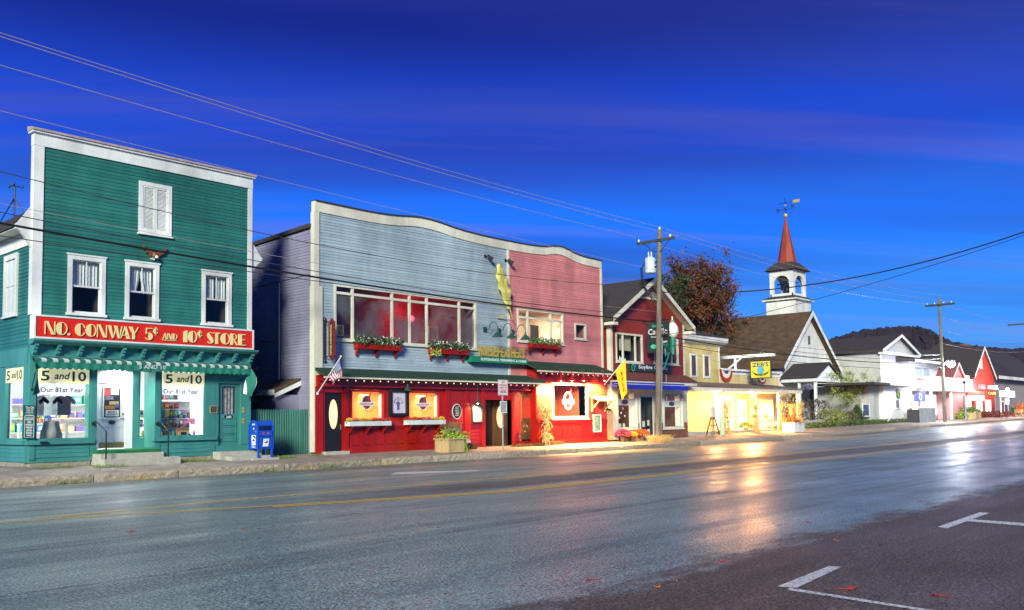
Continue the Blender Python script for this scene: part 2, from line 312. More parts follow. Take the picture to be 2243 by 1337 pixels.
def paving():
    m = bpy.data.materials.new('sidewalk paving'); m.use_nodes = True; n = m.node_tree.nodes; l = m.node_tree.links; b = n['Principled BSDF']
    g = n.new('ShaderNodeNewGeometry'); bt = n.new('ShaderNodeTexBrick'); l.new(g.outputs['Position'], bt.inputs[0])
    bt.inputs['Color1'].default_value = (.40,.33,.27,1); bt.inputs['Color2'].default_value = (.31,.245,.20,1); bt.inputs['Mortar'].default_value = (.24,.22,.19,1)
    bt.inputs['Scale'].default_value = 1; bt.inputs['Brick Width'].default_value = .2; bt.inputs['Row Height'].default_value = .1; bt.inputs['Mortar Size'].default_value = .006
    nz = n.new('ShaderNodeTexNoise'); nz.inputs['Scale'].default_value = 1.3; nz.inputs['Detail'].default_value = 7; nz.inputs['Roughness'].default_value = .7; l.new(g.outputs['Position'], nz.inputs[0])
    mr = n.new('ShaderNodeMapRange'); mr.inputs[1].default_value = .3; mr.inputs[2].default_value = .7; mr.inputs[3].default_value = .6; mr.inputs[4].default_value = 1.25; l.new(nz.outputs[0], mr.inputs[0])
    c = n.new('ShaderNodeMix'); c.data_type = 'RGBA'; c.blend_type = 'MULTIPLY'; c.inputs[0].default_value = 1; l.new(bt.outputs[0], c.inputs[6]); l.new(mr.outputs[0], c.inputs[7]); l.new(c.outputs[2], b.inputs['Base Color'])
    b.inputs['Roughness'].default_value = .75
    bp = n.new('ShaderNodeBump'); bp.inputs['Strength'].default_value = .5; bp.inputs['Distance'].default_value = .01; l.new(bt.outputs[1], bp.inputs['Height']); bp.invert = True; l.new(bp.outputs[0], b.inputs['Normal'])
    return m
sheet('pavement', [x for x in XS if -60 <= x <= 280], [25.5,26.2,27,27.6,28.45], walk, paving())
# kerb: rough split granite, each stone a piece of its own
kerb = bpy.data.objects.new('kerb', None); COL.objects.link(kerb); kerb.location = (10,25.3,0); ORG[kerb] = (10,25.3,0); struct(kerb)
KST = M('kerb granite', (.33,.27,.20), .85, var=.6, scale=11, bump=1, bscale=20, rnd=.35)
x = -30.0; rk = random.Random(5)
while x < 150:
    ln = rk.uniform(2.2,4.4); x1 = x+ln-.035; mb = MB(); nx = max(14, int(ln*8)) if x < 60 else 4
    prof = [(25.29,-.08),(25.285,.05),(25.28,.13),(25.30,.20),(25.345,.232),(25.42,.236),(25.52,.232)]
    am = .013 if x < 60 else .007
    for i in range(nx+1):
        xx = x+(x1-x)*i/nx; edge = .018 if i in (0,nx) else 0
        for j, (y, z) in enumerate(prof):
            a = am*(1 if j < 5 else .4)
            mb.v.append((xx, y+rk.uniform(-a,a)+edge, z+grade(xx)+rk.uniform(-a,a)*.5-edge*.5))
    k = len(prof)
    for i in range(nx):
        for j in range(k-1): mb.f.append((i*k+j, (i+1)*k+j, (i+1)*k+j+1, i*k+j+1))
    mb.f.append(tuple(range(k))); mb.f.append(tuple(nx*k+j for j in range(k-1,-1,-1)))
    mb.build('kerb_stone', KST, kerb); x += ln
# painted markings, 4 mm above the asphalt
def markmat(name, col, wear=.44):
    m = bpy.data.materials.new(name); m.use_nodes = True; n = m.node_tree.nodes; l = m.node_tree.links; b = n['Principled BSDF']
    g = n.new('ShaderNodeNewGeometry'); z = n.new('ShaderNodeTexNoise'); z.inputs['Scale'].default_value = 22; z.inputs['Detail'].default_value = 6; z.inputs['Roughness'].default_value = .8; l.new(g.outputs['Position'], z.inputs[0])
    r = n.new('ShaderNodeValToRGB'); r.color_ramp.elements[0].position = wear; r.color_ramp.elements[1].position = wear+.12; r.color_ramp.elements[0].color = (.10,.09,.085,1); r.color_ramp.elements[1].color = (*col,1); l.new(z.outputs[0], r.inputs[0]); l.new(r.outputs[0], b.inputs['Base Color'])
    b.inputs['Roughness'].default_value = .55; return m
MW, MY = markmat('white road paint', (.76,.76,.74), .40), markmat('yellow road paint', (.90,.52,.015), .34)
def strip(name, pts, w, mat, off=0):
    mb = MB(); P = []
    for i in range(len(pts)-1):
        a, b = Vector(pts[i]), Vector(pts[i+1]); d = b-a; nseg = max(1, int(d.length/4))
        for k in range(nseg+(1 if i == len(pts)-2 else 0)):
            c = a+d*k/nseg; q = Vector((-d.y, d.x)).normalized(); P.append((c+q*(off-w/2), c+q*(off+w/2)))
    for a, b in P: mb.v += [(a.x,a.y,grade(a.x)+.005), (b.x,b.y,grade(b.x)+.005)]
    for i in range(len(P)-1): mb.f.append((2*i,2*i+2,2*i+3,2*i+1))
    return struct(mb.build(name, mat))
lo = [(-20,17.0),(2,16.9),gnd(130,1138),gnd(593,1110),gnd(1100,1078),gnd(1500,1036),(60,13.3),(160,13.3)]
up = [gnd(132,1133),gnd(593,1090),gnd(1100,1048),(30,16.55),(60,16.5),(160,16.5)]
strip('yellow_road_line', lo, .13, MY, .12); strip('yellow_road_line', lo[3:], .13, MY, -.12)
strip('yellow_road_line', up, .12, MY, .11); strip('yellow_road_line', up[2:], .12, MY, -.12)
strip('white_road_line', [(-20,19.3),(21,19.3)], .09, MW)
q = [gnd(853,1041), gnd(868,1035), gnd(1046,1030.5), gnd(1040,1033)]
struct(MB().poly([(a,b,.0055) for a,b in q]).build('white_turn_mark', MW))
strip('white_road_line', [(24,19.3),(150,19.3)], .08, MW)
def quadmark(p): struct(MB().poly([(*gnd(*c), .005) for c in p]).build('white_parking_mark', MW))
quadmark([(1702,1286),(1745,1289),(1843,1243),(1815,1241.5)])
quadmark([(1728,1288.5),(1724.5,1293.5),(2160,1361),(2190,1361)])
quadmark([(2054,1155),(2074,1158.5),(2168,1124.5),(2146,1123)])
quadmark([(2118,1142.5),(2130,1138.6),(2400,1158),(2400,1166)])
# fallen leaves on the road
LEAFR, LEAFO = M('red leaf', (.45,.03,.02), .6, var=.3), M('orange leaf', (.55,.20,.03), .6, var=.3)
leaves = [(290,1168,.16,1,'bright red leaf alone on the road in the left foreground'),(528,1162,.11,0,'small orange leaf right of the bright red leaf on the road'),
 (1290,1274,.12,1,'dull red leaf lying on the asphalt bottom centre'),(1440,1289,.11,0,'orange leaf on the asphalt left of the parking corner mark'),
 (1868,1294,.15,1,'red leaf inside the nearer parking corner mark'),(2050,1308,.14,1,'rightmost red leaf on the dark asphalt'),
 (1578,1233,.11,1,'red leaf on the worn asphalt in front of the dark parking strip'),(1768,1146,.13,1,'distant red leaf on the lane above the dark parking strip'),
 (1480,1275,.07,0,'tiny yellow leaf beside the orange leaf on the asphalt'),(1826,1186,.09,0,'orange leaf at the edge of the dark parking strip')]
rl = random.Random(3)
for px, py, s_, red, lab in leaves:
    X, Y = gnd(px, py); mb = MB(); n = 10; a0 = rl.uniform(0,6); P = []
    for k in range(n):
        r = s_*(.5 if k % 2 else rl.uniform(.75,1.05))*.4; t = a0+2*math.pi*k/n; P.append((X+r*math.cos(t), Y+r*math.sin(t), .012+(.02 if k % 4 == 0 else .002)*s_/.12))
    P.append((X,Y,.014)); mb.add(P, [(k,(k+1)%n,n) for k in range(n)])
    mb.tube([(X,Y,.014),(X+s_*.9*math.cos(a0+.4),Y+s_*.9*math.sin(a0+.4),.018)], .004, 4)
    tag(mb.build('fallen_leaf', LEAFR if red else LEAFO), lab, 'leaf', 'fallen leaves on the road')
# ================================================================== BUILDING PARTS
BOARD = {}
def board(mat, h):
    k = (mat.name, round(h,3))
    if k not in BOARD:
        mb = MB(); mb.add([(0,-.024,0),(1,-.024,0),(1,.01,0),(0,.01,0),(0,-.007,h+.006),(1,-.007,h+.006),(1,.01,h+.006),(0,.01,h+.006)],
            [(0,3,2,1),(4,5,6,7),(0,1,5,4),(1,2,6,5),(2,3,7,6),(3,0,4,7)]); BOARD[k] = mb.mesh('clapboard', mat)
    return BOARD[k]
def clad(parent, mat, a0, a1, z0, z1, plane, h=.112, holes=(), span=None, name='clapboard'):
    """courses of clapboards; plane ('Y', y) faces the street, ('X', x) faces left along the street. span(z) narrows a course under a gable"""
    me = board(mat, h); k = 0
    while z0+k*h < z1-.02:
        zb = z0+k*h; zm = zb+h/2; k += 1
        iv = span(zm) if span else [(a0,a1)]
        for (p0,p1,q0,q1) in holes:
            if q0 < zm < q1:
                nv = []
                for (u,v) in iv:
                    if p1 <= u or p0 >= v: nv.append((u,v)); continue
                    if p0 > u: nv.append((u,p0))
                    if p1 < v: nv.append((p1,v))
                iv = nv
        for (u,v) in iv:
            if v-u < .02: continue
            jt = [u,v]
            if v-u > 3: jt = [u, u+(v-u)*random.uniform(.2,.8), v]
            for s0, s1 in zip(jt[:-1], jt[1:]):
                if plane[0] == 'Y': inst(name, me, (s0, plane[1]+random.uniform(-.002,.002), zb+random.uniform(-.0035,.0035)), parent, (s1-s0-.005,1,1))
                else: inst(name, me, (plane[1]+random.uniform(-.002,.002), s1, zb+random.uniform(-.0035,.0035)), parent, (s1-s0-.005,1,1), -math.pi/2)
def wall(parent, mat, x0, x1, z0, z1, y0, y1, holes=(), name='wall'):
    """a wall facing the street with real openings"""
    mb = MB(); xs = sorted({x0,x1,*[max(x0,min(x1,v)) for h in holes for v in h[:2]]}); 
    for a, b in zip(xs[:-1], xs[1:]):
        if b-a < .001: continue
        m = (a+b)/2; hz = sorted([(h[2],h[3]) for h in holes if h[0] < m < h[1]]); z = z0
        for p, q in hz:
            if p > z: mb.box(a,b,y0,y1,z,p)
            z = max(z,q)
        if z < z1: mb.box(a,b,y0,y1,z,z1)
    return mb.build(name, mat, parent)
def curtain(parent, x0, x1, z0, z1, y, mat=None, name='curtain', sweep=0, seed=0):
    mb = MB(); n = 22; r = random.Random(seed); ph = r.uniform(0,6)
    rows = [(z1,0),((z0+z1)/2,.25),(z0,1)]
    for z, s in rows:
        for i in range(n+1):
            t = i/n; xx = x0+(x1-x0)*t*(1-abs(sweep)*s) if sweep >= 0 else x1-(x1-x0)*(1-t)*(1-abs(sweep)*s)
            mb.v.append((xx, y+.018*math.sin(t*26+ph)+.012*math.sin(t*61+ph*2), z))
    for j in range(2):
        for i in range(n): mb.f.append((j*(n+1)+i,j*(n+1)+i+1,(j+1)*(n+1)+i+1,(j+1)*(n+1)+i))
    return mb.build(name, mat or CURT, parent, True)
def sash_window(parent, rc, y, trim=None, casing=.13, lights=2, curt='half', seed=0, room=None):
    """double-hung window: casing proud of the wall, two sashes, sill, curtains and the room behind. rc is the outside of the casing"""
    trim = trim or WHITE; x0,x1,z0,z1 = rc
    mb = MB().frame(x0,x1,z0,z1-.05,casing,y-.055,y+.03, wb=.02)
    mb.box(x0-.03,x1+.03,y-.075,y+.03,z1-.05,z1)
    w = mb.build('window', trim, parent)
    box('sill', trim, w, x0-.035,x1+.035,y-.11,y+.03,z0-.045,z0+.03)
    a0,a1,b0,b1 = x0+casing,x1-casing,z0+.03,z1-casing-.03; zm = (b0+b1)/2; xm = (a0+a1)/2
    up_ = MB().frame(a0,a1,zm-.02,b1,.05,y-.01,y+.025); 
    for k in range(1,lights): xx = a0+(a1-a0)*k/lights; up_.box(xx-.012,xx+.012,y-.008,y+.02,zm+.03,b1-.05)
    up_.build('sash', trim, w)
    MB().frame(a0+.002,a1-.002,b0,zm+.025,.05,y+.03,y+.06,wb=.07).build('sash', trim, w)
    box('pane', GLASS, w, a0+.05,a1-.05,y+.006,y+.01,zm+.03,b1-.05); box('pane', GLASS, w, a0+.05,a1-.05,y+.042,y+.046,b0+.07,zm-.025)
    if curt == 'half':
        curtain(w, a0+.02, xm-.01, zm+.0, b1-.02, y+.13, seed=seed); curtain(w, xm+.01, a1-.02, zm+.0, b1-.02, y+.13, seed=seed+1)
    elif curt == 'long':
        curtain(w, a0+.02, xm, zm-.02, b1-.02, y+.13, seed=seed, sweep=.3); curtain(w, xm, a1-.02, zm-.02, b1-.02, y+.13, seed=seed+1, sweep=-.3)
    elif curt == 'full': curtain(w, a0+.01, a1-.01, b0+.02, b1-.02, y+.13, seed=seed)
    recess(w, a0-.05, a1+.05, b0-.05, b1+.05, y+.09, y+1.3, room or ROOMD)
    return w
def recess(parent, x0,x1,z0,z1,y0,y1,mat, name='room'):
    mb = MB(); a = [(x0,y0,z0),(x1,y0,z0),(x1,y0,z1),(x0,y0,z1)]; b = [(x0,y1,z0),(x1,y1,z0),(x1,y1,z1),(x0,y1,z1)]
    mb.add(a+b, [(4,5,6,7)]+[(i,(i+1)%4,4+(i+1)%4,4+i) for i in range(4)]); return mb.build(name, mat, parent)
def fixed_window(parent, rc, y, bars_x=(), bars_z=(), trim=None, casing=.12, sill=True, bar=.05, glass=None):
    trim = trim or WHITE; x0,x1,z0,z1 = rc
    w = MB().frame(x0,x1,z0,z1,casing,y-.05,y+.06).build('window', trim, parent)
    a0,a1,b0,b1 = x0+casing,x1-casing,z0+casing,z1-casing
    if sill: box('sill', trim, w, x0-.03,x1+.03,y-.10,y+.02,z0-.05,z0+.004)
    xs = [a0]+list(bars_x)+[a1]; zs = [b0]+list(bars_z)+[b1]
    for v in bars_x: box('mullion', trim, w, v-bar/2,v+bar/2,y-.03,y+.058,b0,b1)
    for i in range(len(xs)-1):
        for v in bars_z: box('transom_bar', trim, w, xs[i]+(bar/2 if i else 0),xs[i+1]-(bar/2 if i < len(xs)-2 else 0),y-.028,y+.056,v-bar/2,v+bar/2)
        for j in range(len(zs)-1):
            box('pane', glass or GLASS, w, xs[i]+(bar/2 if i else 0),xs[i+1]-(bar/2 if i < len(xs)-2 else 0),y+.02,y+.026,zs[j]+(bar/2 if j else 0),zs[j+1]-(bar/2 if j < len(zs)-2 else 0))
    return w
def foliage(n, fn, size, mat, name, parent, seed=0):
    r = random.Random(seed); mb = MB()
    for _ in range(n): mb.leaf(fn(r), size, r)
    return mb.build(name, mat, parent)
LEAFG = M('green leaf', (.07,.16,.035), .6, var=.5, scale=9); LEAFD = M('dark green leaf', (.03,.075,.025), .6, var=.5, scale=9)
LEAFL = M('lime leaf', (.33,.42,.06), .6, var=.4, scale=9); LEAFM = M('maroon leaf', (.13,.03,.03), .6, var=.6, scale=6)
FLR = M('red flower', (.55,.02,.03), .6, var=.3); FLY = M('yellow flower', (.75,.45,.03), .6, var=.25); FLP = M('pink flower', (.65,.08,.20), .6, var=.3); FLO = M('orange flower', (.65,.16,.03), .6, var=.3); FLW = M('white flower', (.75,.70,.62), .6, var=.1)
STRAW = M('dry straw', (.62,.45,.17), .8, var=.45, scale=9); PUMP = M('pumpkin', (.72,.25,.03), .5, var=.2)
# ================================================================== GREEN FIVE-AND-TEN STORE
YS = 28.0; SX0, SX1 = 10.0, 17.28; SB = .66
store = thing('shop_building', 'tall teal clapboard shop building with white trim and square false front', 'building', (13.6,YS,.4))
win = [rect(147,554,230,687,YS), rect(273,569,347,697,YS), rect(441,590,506,710,YS)]; att = rect(303,396,375,510,YS)
holes = [(a+.1,b-.1,c+.03,d-.1) for a,b,c,d in win]
w = wall(store, TEALT, SX0+.05,SX1-.05,3.72,10.30,YS,YS+.16,holes)
clad(w, TEAL, SX0+.26,SX1-.15,4.84,9.95,('Y',YS),.113,[(a+.02,b-.02,c,d) for a,b,c,d in win]+[(att[0]+.02,att[1]-.02,att[2],att[3])])
for i, rc in enumerate(win): sash_window(store, rc, YS, curt=['half','long','half'][i], seed=i*7)
# louvred attic opening
aw = MB().frame(*att,.13,YS-.055,YS+.0).build('shutter_window', WHITE, store)
box('sill', WHITE, aw, att[0]-.03,att[1]+.03,YS-.10,YS,att[2]-.045,att[2])
xm = (att[0]+att[1])/2
for s in (0,1):
    a0 = att[0]+.13 if s == 0 else xm+.004; a1 = xm-.004 if s == 0 else att[1]-.13
    MB().frame(a0,a1,att[2]+.13,att[3]-.13,.055,YS-.04,YS-.003).build('shutter_frame', WHITE, aw)
    lv = MB(); z = att[2]+.20
    while z < att[3]-.20: lv.add([(a0+.055,YS-.034,z),(a1-.055,YS-.034,z),(a1-.055,YS-.006,z+.04),(a0+.055,YS-.006,z+.04),(a0+.055,YS-.026,z-.004),(a1-.055,YS-.026,z-.004)], [(0,1,2,3),(4,5,1,0)]); z += .042
    lv.build('louvre', WHITE, aw)
box('shutter_back', M('grey louvre back', (.30,.30,.32), .8), aw, att[0]+.12,att[1]-.12,YS-.003,YS+.0005,att[2]+.12,att[3]-.12)
box('corner_board', WHITE, store, SX0-.02,SX0+.26,YS-.05,YS+.2,4.86,9.93); box('corner_board', WHITE, store, SX1-.15,SX1+.02,YS-.05,YS+.2,4.86,9.93)
box('fascia', WHITE, store, SX0-.03,SX1+.03,YS-.06,YS+.2,9.93,10.30)
cap = M('weathered cap', (.38,.29,.27), .8, var=.3, scale=4)
box('crown_moulding', WHITE, store, SX0-.10,SX1+.10,YS-.13,YS+.24,10.303,10.36)
MB().prX([(YS-.17,10.362),(YS-.16,10.43),(YS+.26,10.53),(YS+.26,10.362)], SX0-.12, SX1+.12).build('parapet_cap', cap, store)
# body behind the false front: left side wall, right side wall, gable roof
YB = 47.0; EV = 6.95
sw = box('side_wall', TEALT, store, SX0+.02,SX0+.14,YS+.2,YB,3.72,EV+.3)
y0w, z1w = onx(41,553,SX0); y1w, _ = onx(12,562,SX0); _, z0w = onx(41,689,SX0)
clad(sw, TEAL, YS+.2,40.0,3.9,EV,('X',SX0+.02),.113,[(y0w,y1w,z0w,z1w)])
lw = MB(); 
for (ya,yb,za,zb) in ((y0w,y0w+.13,z0w,z1w),(y1w-.13,y1w,z0w,z1w),(y0w+.13,y1w-.13,z1w-.16,z1w),(y0w+.13,y1w-.13,z0w,z0w+.1)): lw.box(SX0-.05,SX0+.03,ya,yb,za,zb)
lw = lw.build('side_window', WHITE, store)
ym, zm = (y0w+y1w)/2, (z0w+z1w)/2
MB().box(SX0-.02,SX0+.02,y0w+.13,y1w-.13,zm-.03,zm+.03).box(SX0-.015,SX0+.018,ym-.015,ym+.015,z0w+.1,z1w-.16).build('sash', WHITE, lw)
box('pane', GLASS, lw, SX0-.008,SX0-.004,y0w+.13,y1w-.13,z0w+.1,z1w-.16); box('curtain', CURT, lw, SX0+.004,SX0+.012,y0w+.13,y1w-.13,z0w+.1,z1w-.16)
box('sill', WHITE, lw, SX0-.09,SX0-.001,y0w-.03,y1w+.03,z0w-.05,z0w-.001)
box('side_wall', TEALT, store, SX1-.14,SX1-.02,YS+.2,YB,.4,EV+.3); box('back_wall', TEALT, store, SX0+.15,SX1-.15,YB-.2,YB,.4,EV+.3)
fz = M('white frieze', (.74,.74,.72), .6)
box('frieze', fz, store, SX0-.03,SX0+.018,YS+.2,YB,EV,EV+.42); box('soffit', fz, store, SX0-.45,SX0+.018,YS+.2,YB,EV+.422,EV+.46)
XR, ZR = 13.64, 10.18
MB().add([(SX0-.5,YS+.19,EV+.46),(SX0-.5,YB,EV+.46),(XR,YB,ZR),(XR,YS+.19,ZR),(SX0-.5,YS+.19,EV+.62),(SX0-.5,YB,EV+.62),(XR,YB,ZR+.16),(XR,YS+.19,ZR+.16)], [(0,1,2,3),(7,6,5,4),(0,4,5,1),(1,5,6,2),(2,6,7,3),(3,7,4,0)]).build('roof', SHDARK, store)
MB().add([(SX1+.5,YS+.19,EV+.46),(SX1+.5,YB,EV+.46),(XR+.001,YB,ZR),(XR+.001,YS+.19,ZR),(SX1+.5,YS+.19,EV+.62),(SX1+.5,YB,EV+.62),(XR+.001,YB,ZR+.16),(XR+.001,YS+.19,ZR+.16)], [(3,2,1,0),(4,5,6,7),(1,5,4,0),(2,6,5,1),(3,7,6,2),(0,4,7,3)]).build('roof', SHDARK, store)
for s, xe in ((-1,SX0-.02),(1,SX1+.02)): # curled eave returns beside the false front
    P = [(xe, EV+1.15),(xe+s*.36, EV+.62),(xe+s*.44,EV+.55),(xe+s*.42,EV+.42),(xe+s*.30,EV+.33),(xe+s*.16,EV+.16),(xe+s*.05,EV-.02),(xe,EV-.10)]
    MB().prY(P, YS+.02, YS+.16).build('eave_return', WHITE, store)
    box('gutter', WHITE, store, xe+s*.30-.09,xe+s*.30+.13*(s+1)/1+.02,YS+.2,YB,EV+.50,EV+.60)
# tripod lightning rod and weather cups on the ridge
yv = XR/math.tan(math.atan2(ray(31,470).x, ray(31,470).y)); zv = CZ+ray(31,470).z*yv/ray(31,470).y; zt = CZ+ray(31,408).z*yv/ray(31,408).y
wv = thing('weather_instrument', 'thin tripod mast with spinning cups on the ridge left of the tall teal front', 'weather mast', (XR,yv,ZR+.15))
MB().tube([(XR,yv,ZR+.2),(XR,yv,zt)], .035, 6).build('mast', IRON, wv)
for dx_, dy_ in ((-.75,-.4),(.3,.8),(.5,-.5)):
    xx = XR+dx_; MB().tube([(xx,yv+dy_,ZR+.16-abs(dx_)*.77),(XR,yv,(zv+zt)/2+.1)], .025, 5).build('strut', IRON, wv)
for k in range(3): MB().beam((XR,yv,zt),(XR+.28*math.cos(k*2.1),yv+.28*math.sin(k*2.1),zt+.02),.03).ball((XR+.28*math.cos(k*2.1),yv+.28*math.sin(k*2.1),zt+.02),.07,6,3).build('wind_cup', IRON, wv)
# ---- storefront
FL = .80 # shop floor
px_ = lambda p: ax(p, YS, 900)
xa, xb, xc, xd, xe, xf = px_(77), px_(198), px_(211), px_(338), px_(351), px_(450)
HT = 3.40
MB().box(SX0-.02,xa,YS-.05,YS+.12,1.16,HT).build('corner_post', TEALT, store)
for a, b, nm in ((xb,xc,'pilaster'),(xd,xe,'pilaster'),(xf,px_(470),'pilaster'),(px_(541),SX1,'pilaster')): box(nm, TEALT, store, a,b,YS-.04,YS+.1,.66,HT)
box('lintel', TEALT, store, SX0,SX1,YS-.03,YS+.16,HT+.002,3.718)
ledge = box('ledge', TEALT, store, SX0-.08,xb+.10,YS-.14,YS+.1,1.03,1.155); box('ledge', TEALT, store, xd-.06,px_(472),YS-.14,YS+.1,1.03,1.155)
for a, b in ((SX0,xb+.06),(xd+.02,px_(470))):
    bh = box('bulkhead', TEALT, store, a+.01,b,YS-.02,YS+.1,.5,1.028)
    clad(bh, TEALT, a+.16,b-.08,.64,1.02,('Y',YS-.021),.128)
    box('skirting_post', TEALT, bh, a,a+.15,YS-.06,YS-.021,.60,1.028)
    MB().box(a+.05,b-.04,YS+.005,YS+.3,.1,.56).build('foundation', STONE, store)
box('kick_panel', TEALT, store, px_(470)+.002,SX1-.002,YS-.015,YS+.1,.5,.825)
# display windows
def shopglass(rc, y, nm='display_window', fr=.05): 
    o = MB().frame(*rc,fr,y-.03,y+.05).build(nm, TEALT, store); x0,x1,z0,z1 = rc
    box('pane', GLASS, o, x0+fr,x1-fr,y+.005,y+.012,z0+fr,z1-fr); return o
wl_ = shopglass((xa,xb,1.157,HT),YS+.02); wr_ = shopglass((xe,xf,1.157,HT),YS+.02)
yr = YS+.72; rx0, rx1 = xc, xd
box('entrance_ceiling', TEALT, store, rx0,rx1,YS+.17,yr+.1,HT-.02,HT+.06); 
box('entrance_cheek', TEALT, store, rx0-.05,rx0,YS+.1,yr,FL,HT-.02); box('entrance_cheek', TEALT, store, rx1,rx1+.05,YS+.1,yr,FL,HT-.02)
box('entrance_floor', CONC, store, rx0-.05,rx1+.05,YS+.11,yr+.1,.3,FL)
dx0, dx1 = ax(209,yr,900), ax(289,yr,900); g0, g1 = ax(303,yr,880), ax(338,yr,880)+.12
DW = M('door white', (.82,.82,.80), .4, var=.04)
dr = box('shop_door', DW, store, dx0+.08,dx1-.22,yr-.01,yr+.04,FL+.03,FL+2.10)
MB().box(dx0,dx0+.08,yr-.04,yr+.06,FL,HT-.03).box(dx1-.22,dx1,yr-.04,yr+.06,FL,HT-.03).box(dx0+.08,dx1-.22,yr-.04,yr+.06,FL+2.11,HT-.03).build('door_frame', DW, store)
d0, d1 = dx0+.08, dx1-.22; dw = d1-d0
box('dark_pane', M('dark door glass', (.05,.045,.05), .15, var=.5, scale=7), dr, d0+.2*dw,d1-.2*dw,yr-.014,yr-.0105,FL+1.02,FL+1.95)
MB().frame(d0+.15*dw,d1-.15*dw,FL+.96,FL+2.0,.05*dw,yr-.03,yr-.01).build('pane_frame', DW, dr)
text('MASKS', INK, dr, d0+.34*dw,d0+.68*dw,FL+1.16,FL+1.22,('Y',yr-.022)); text('REQUIRED', INK, dr, d0+.30*dw,d0+.72*dw,FL+1.08,FL+1.14,('Y',yr-.022))
box('notice', PAPER, dr, d0+.27*dw,d0+.75*dw,yr-.021,yr-.0145,FL+1.05,FL+1.25); box('notice', M('red gingham', (.6,.06,.06), .7, var=.6, scale=40), dr, d0+.22*dw,d0+.42*dw,yr-.021,yr-.0145,FL+1.70,FL+1.92); box('notice', PAPER, dr, d0+.45*dw,d0+.74*dw,yr-.0205,yr-.0145,FL+1.74,FL+1.93)
for z_, c_, a_, b_ in ((1.28,(.5,.2,.03),.24,.6),(1.42,(.55,.42,.2),.4,.74),(1.58,(.2,.2,.25),.25,.55),(1.33,(.1,.12,.3),.6,.76)): box('goods', M('goods %.2f'%z_, c_, .6, var=.3, scale=20), dr, d0+a_*dw,d0+b_*dw,yr-.018,yr-.0142,FL+z_,FL+z_+.11)
MB().ell((d0+d1)/2,FL+.86,.11,.065,yr-.03,yr-.0105,20).build('oval_plaque', M('bronze', (.09,.06,.04), .4, metal=.4), dr)
for a, b in ((.14,.44),(.56,.86)): MB().frame(d0+a*dw,d0+b*dw,FL+.28,FL+.76,.03,yr-.022,yr-.01).build('door_panel', DW, dr)
box('kick_plate', M('brass plate', (.40,.30,.10), .35, metal=.7), dr, d0+.04,d1-.04,yr-.018,yr-.0102,FL+.05,FL+.22)
MB().tube([(d1-.08,yr-.02,FL+.97),(d1-.08,yr-.07,FL+.97),(d1-.19,yr-.07,FL+.97)], .014, 6).ball((d1-.08,yr-.03,FL+1.12),.03,8,4).build('handle', IRON, dr)
sg = shopglass((g0,g1,FL+.36,HT-.03),yr,'side_light',.05); box('side_light_panel', TEALT, store, dx1+.003,rx1-.003,yr-.03,yr+.06,FL,FL+.355)
box('mullion', TEALT, store, dx1+.003,g0-.003,yr-.05,yr+.06,FL+.356,HT-.03)
# teal side door with its own small transom and curtain
t0, t1 = px_(478), px_(526)
td = MB().box(t0,t1,YS+.05,YS+.1,.82,1.90).box(t0,t0+.16,YS+.05,YS+.1,1.90,2.95).box(t1-.16,t1,YS+.05,YS+.1,1.90,2.95).box(t0+.16,t1-.16,YS+.05,YS+.1,2.85,2.95).build('side_door', TEALT, store)
box('pane', GLASS, td, t0+.16,t1-.16,YS+.075,YS+.08,1.90,2.85); curtain(td, t0+.17,t1-.17,1.90,2.84,YS+.14,M('grey pink curtain',(.30,.25,.26),.8,var=.5,scale=9),seed=31); recess(td, t0,t1,.8,3.0,YS+.11,YS+.5,ROOMD)
for k in range(3): MB().frame(t0+.13,t1-.13,.95+k*.28,1.20+k*.28,.03,YS+.03,YS+.052).build('door_panel', TEALT, td)
MB().ell((t0+t1)/2,1.80,.17,.075,YS+.035,YS+.052,20).build('number_plaque', BLACK, td); text('2683', TWHITE, td, (t0+t1)/2-.10,(t0+t1)/2+.10,1.765,1.84,('Y',YS+.035))
for z_ in (2.08,1.98,1.70,1.60): MB().ell(t1+.09,z_,.05,.045,YS-.06,YS-.041,12).build('brass_rose', GOLD, td)
MB().box(px_(470)+.002,t0-.003,YS-.03,YS+.1,.826,3.10).box(t1+.003,px_(541)-.002,YS-.04,YS+.1,.826,3.10).box(px_(470)+.002,px_(541)-.002,YS-.03,YS+.1,3.102,HT).box(t0-.001,t1+.001,YS-.025,YS+.1,2.953,3.10).build('door_frame', TEALT, store)
pq = thing('wall_plaque', 'small black square plaque beside the teal side door', 'plaque', (px_(465),YS-.05,2.1)); MB().frame(px_(458),px_(474),1.93,2.18,.02,YS-.07,YS-.045).build('plaque_frame', GOLD, pq); box('plaque_plate', BLACK, pq, px_(458)+.02,px_(474)-.02,YS-.06,YS-.045,1.95,2.16)
for k in range(4): box('lettering', M('dim lettering',(.25,.24,.22),.6,var=0), pq, px_(458)+.05,px_(474)-.05,YS-.062,YS-.0605,2.11-k*.04,2.12-k*.04)
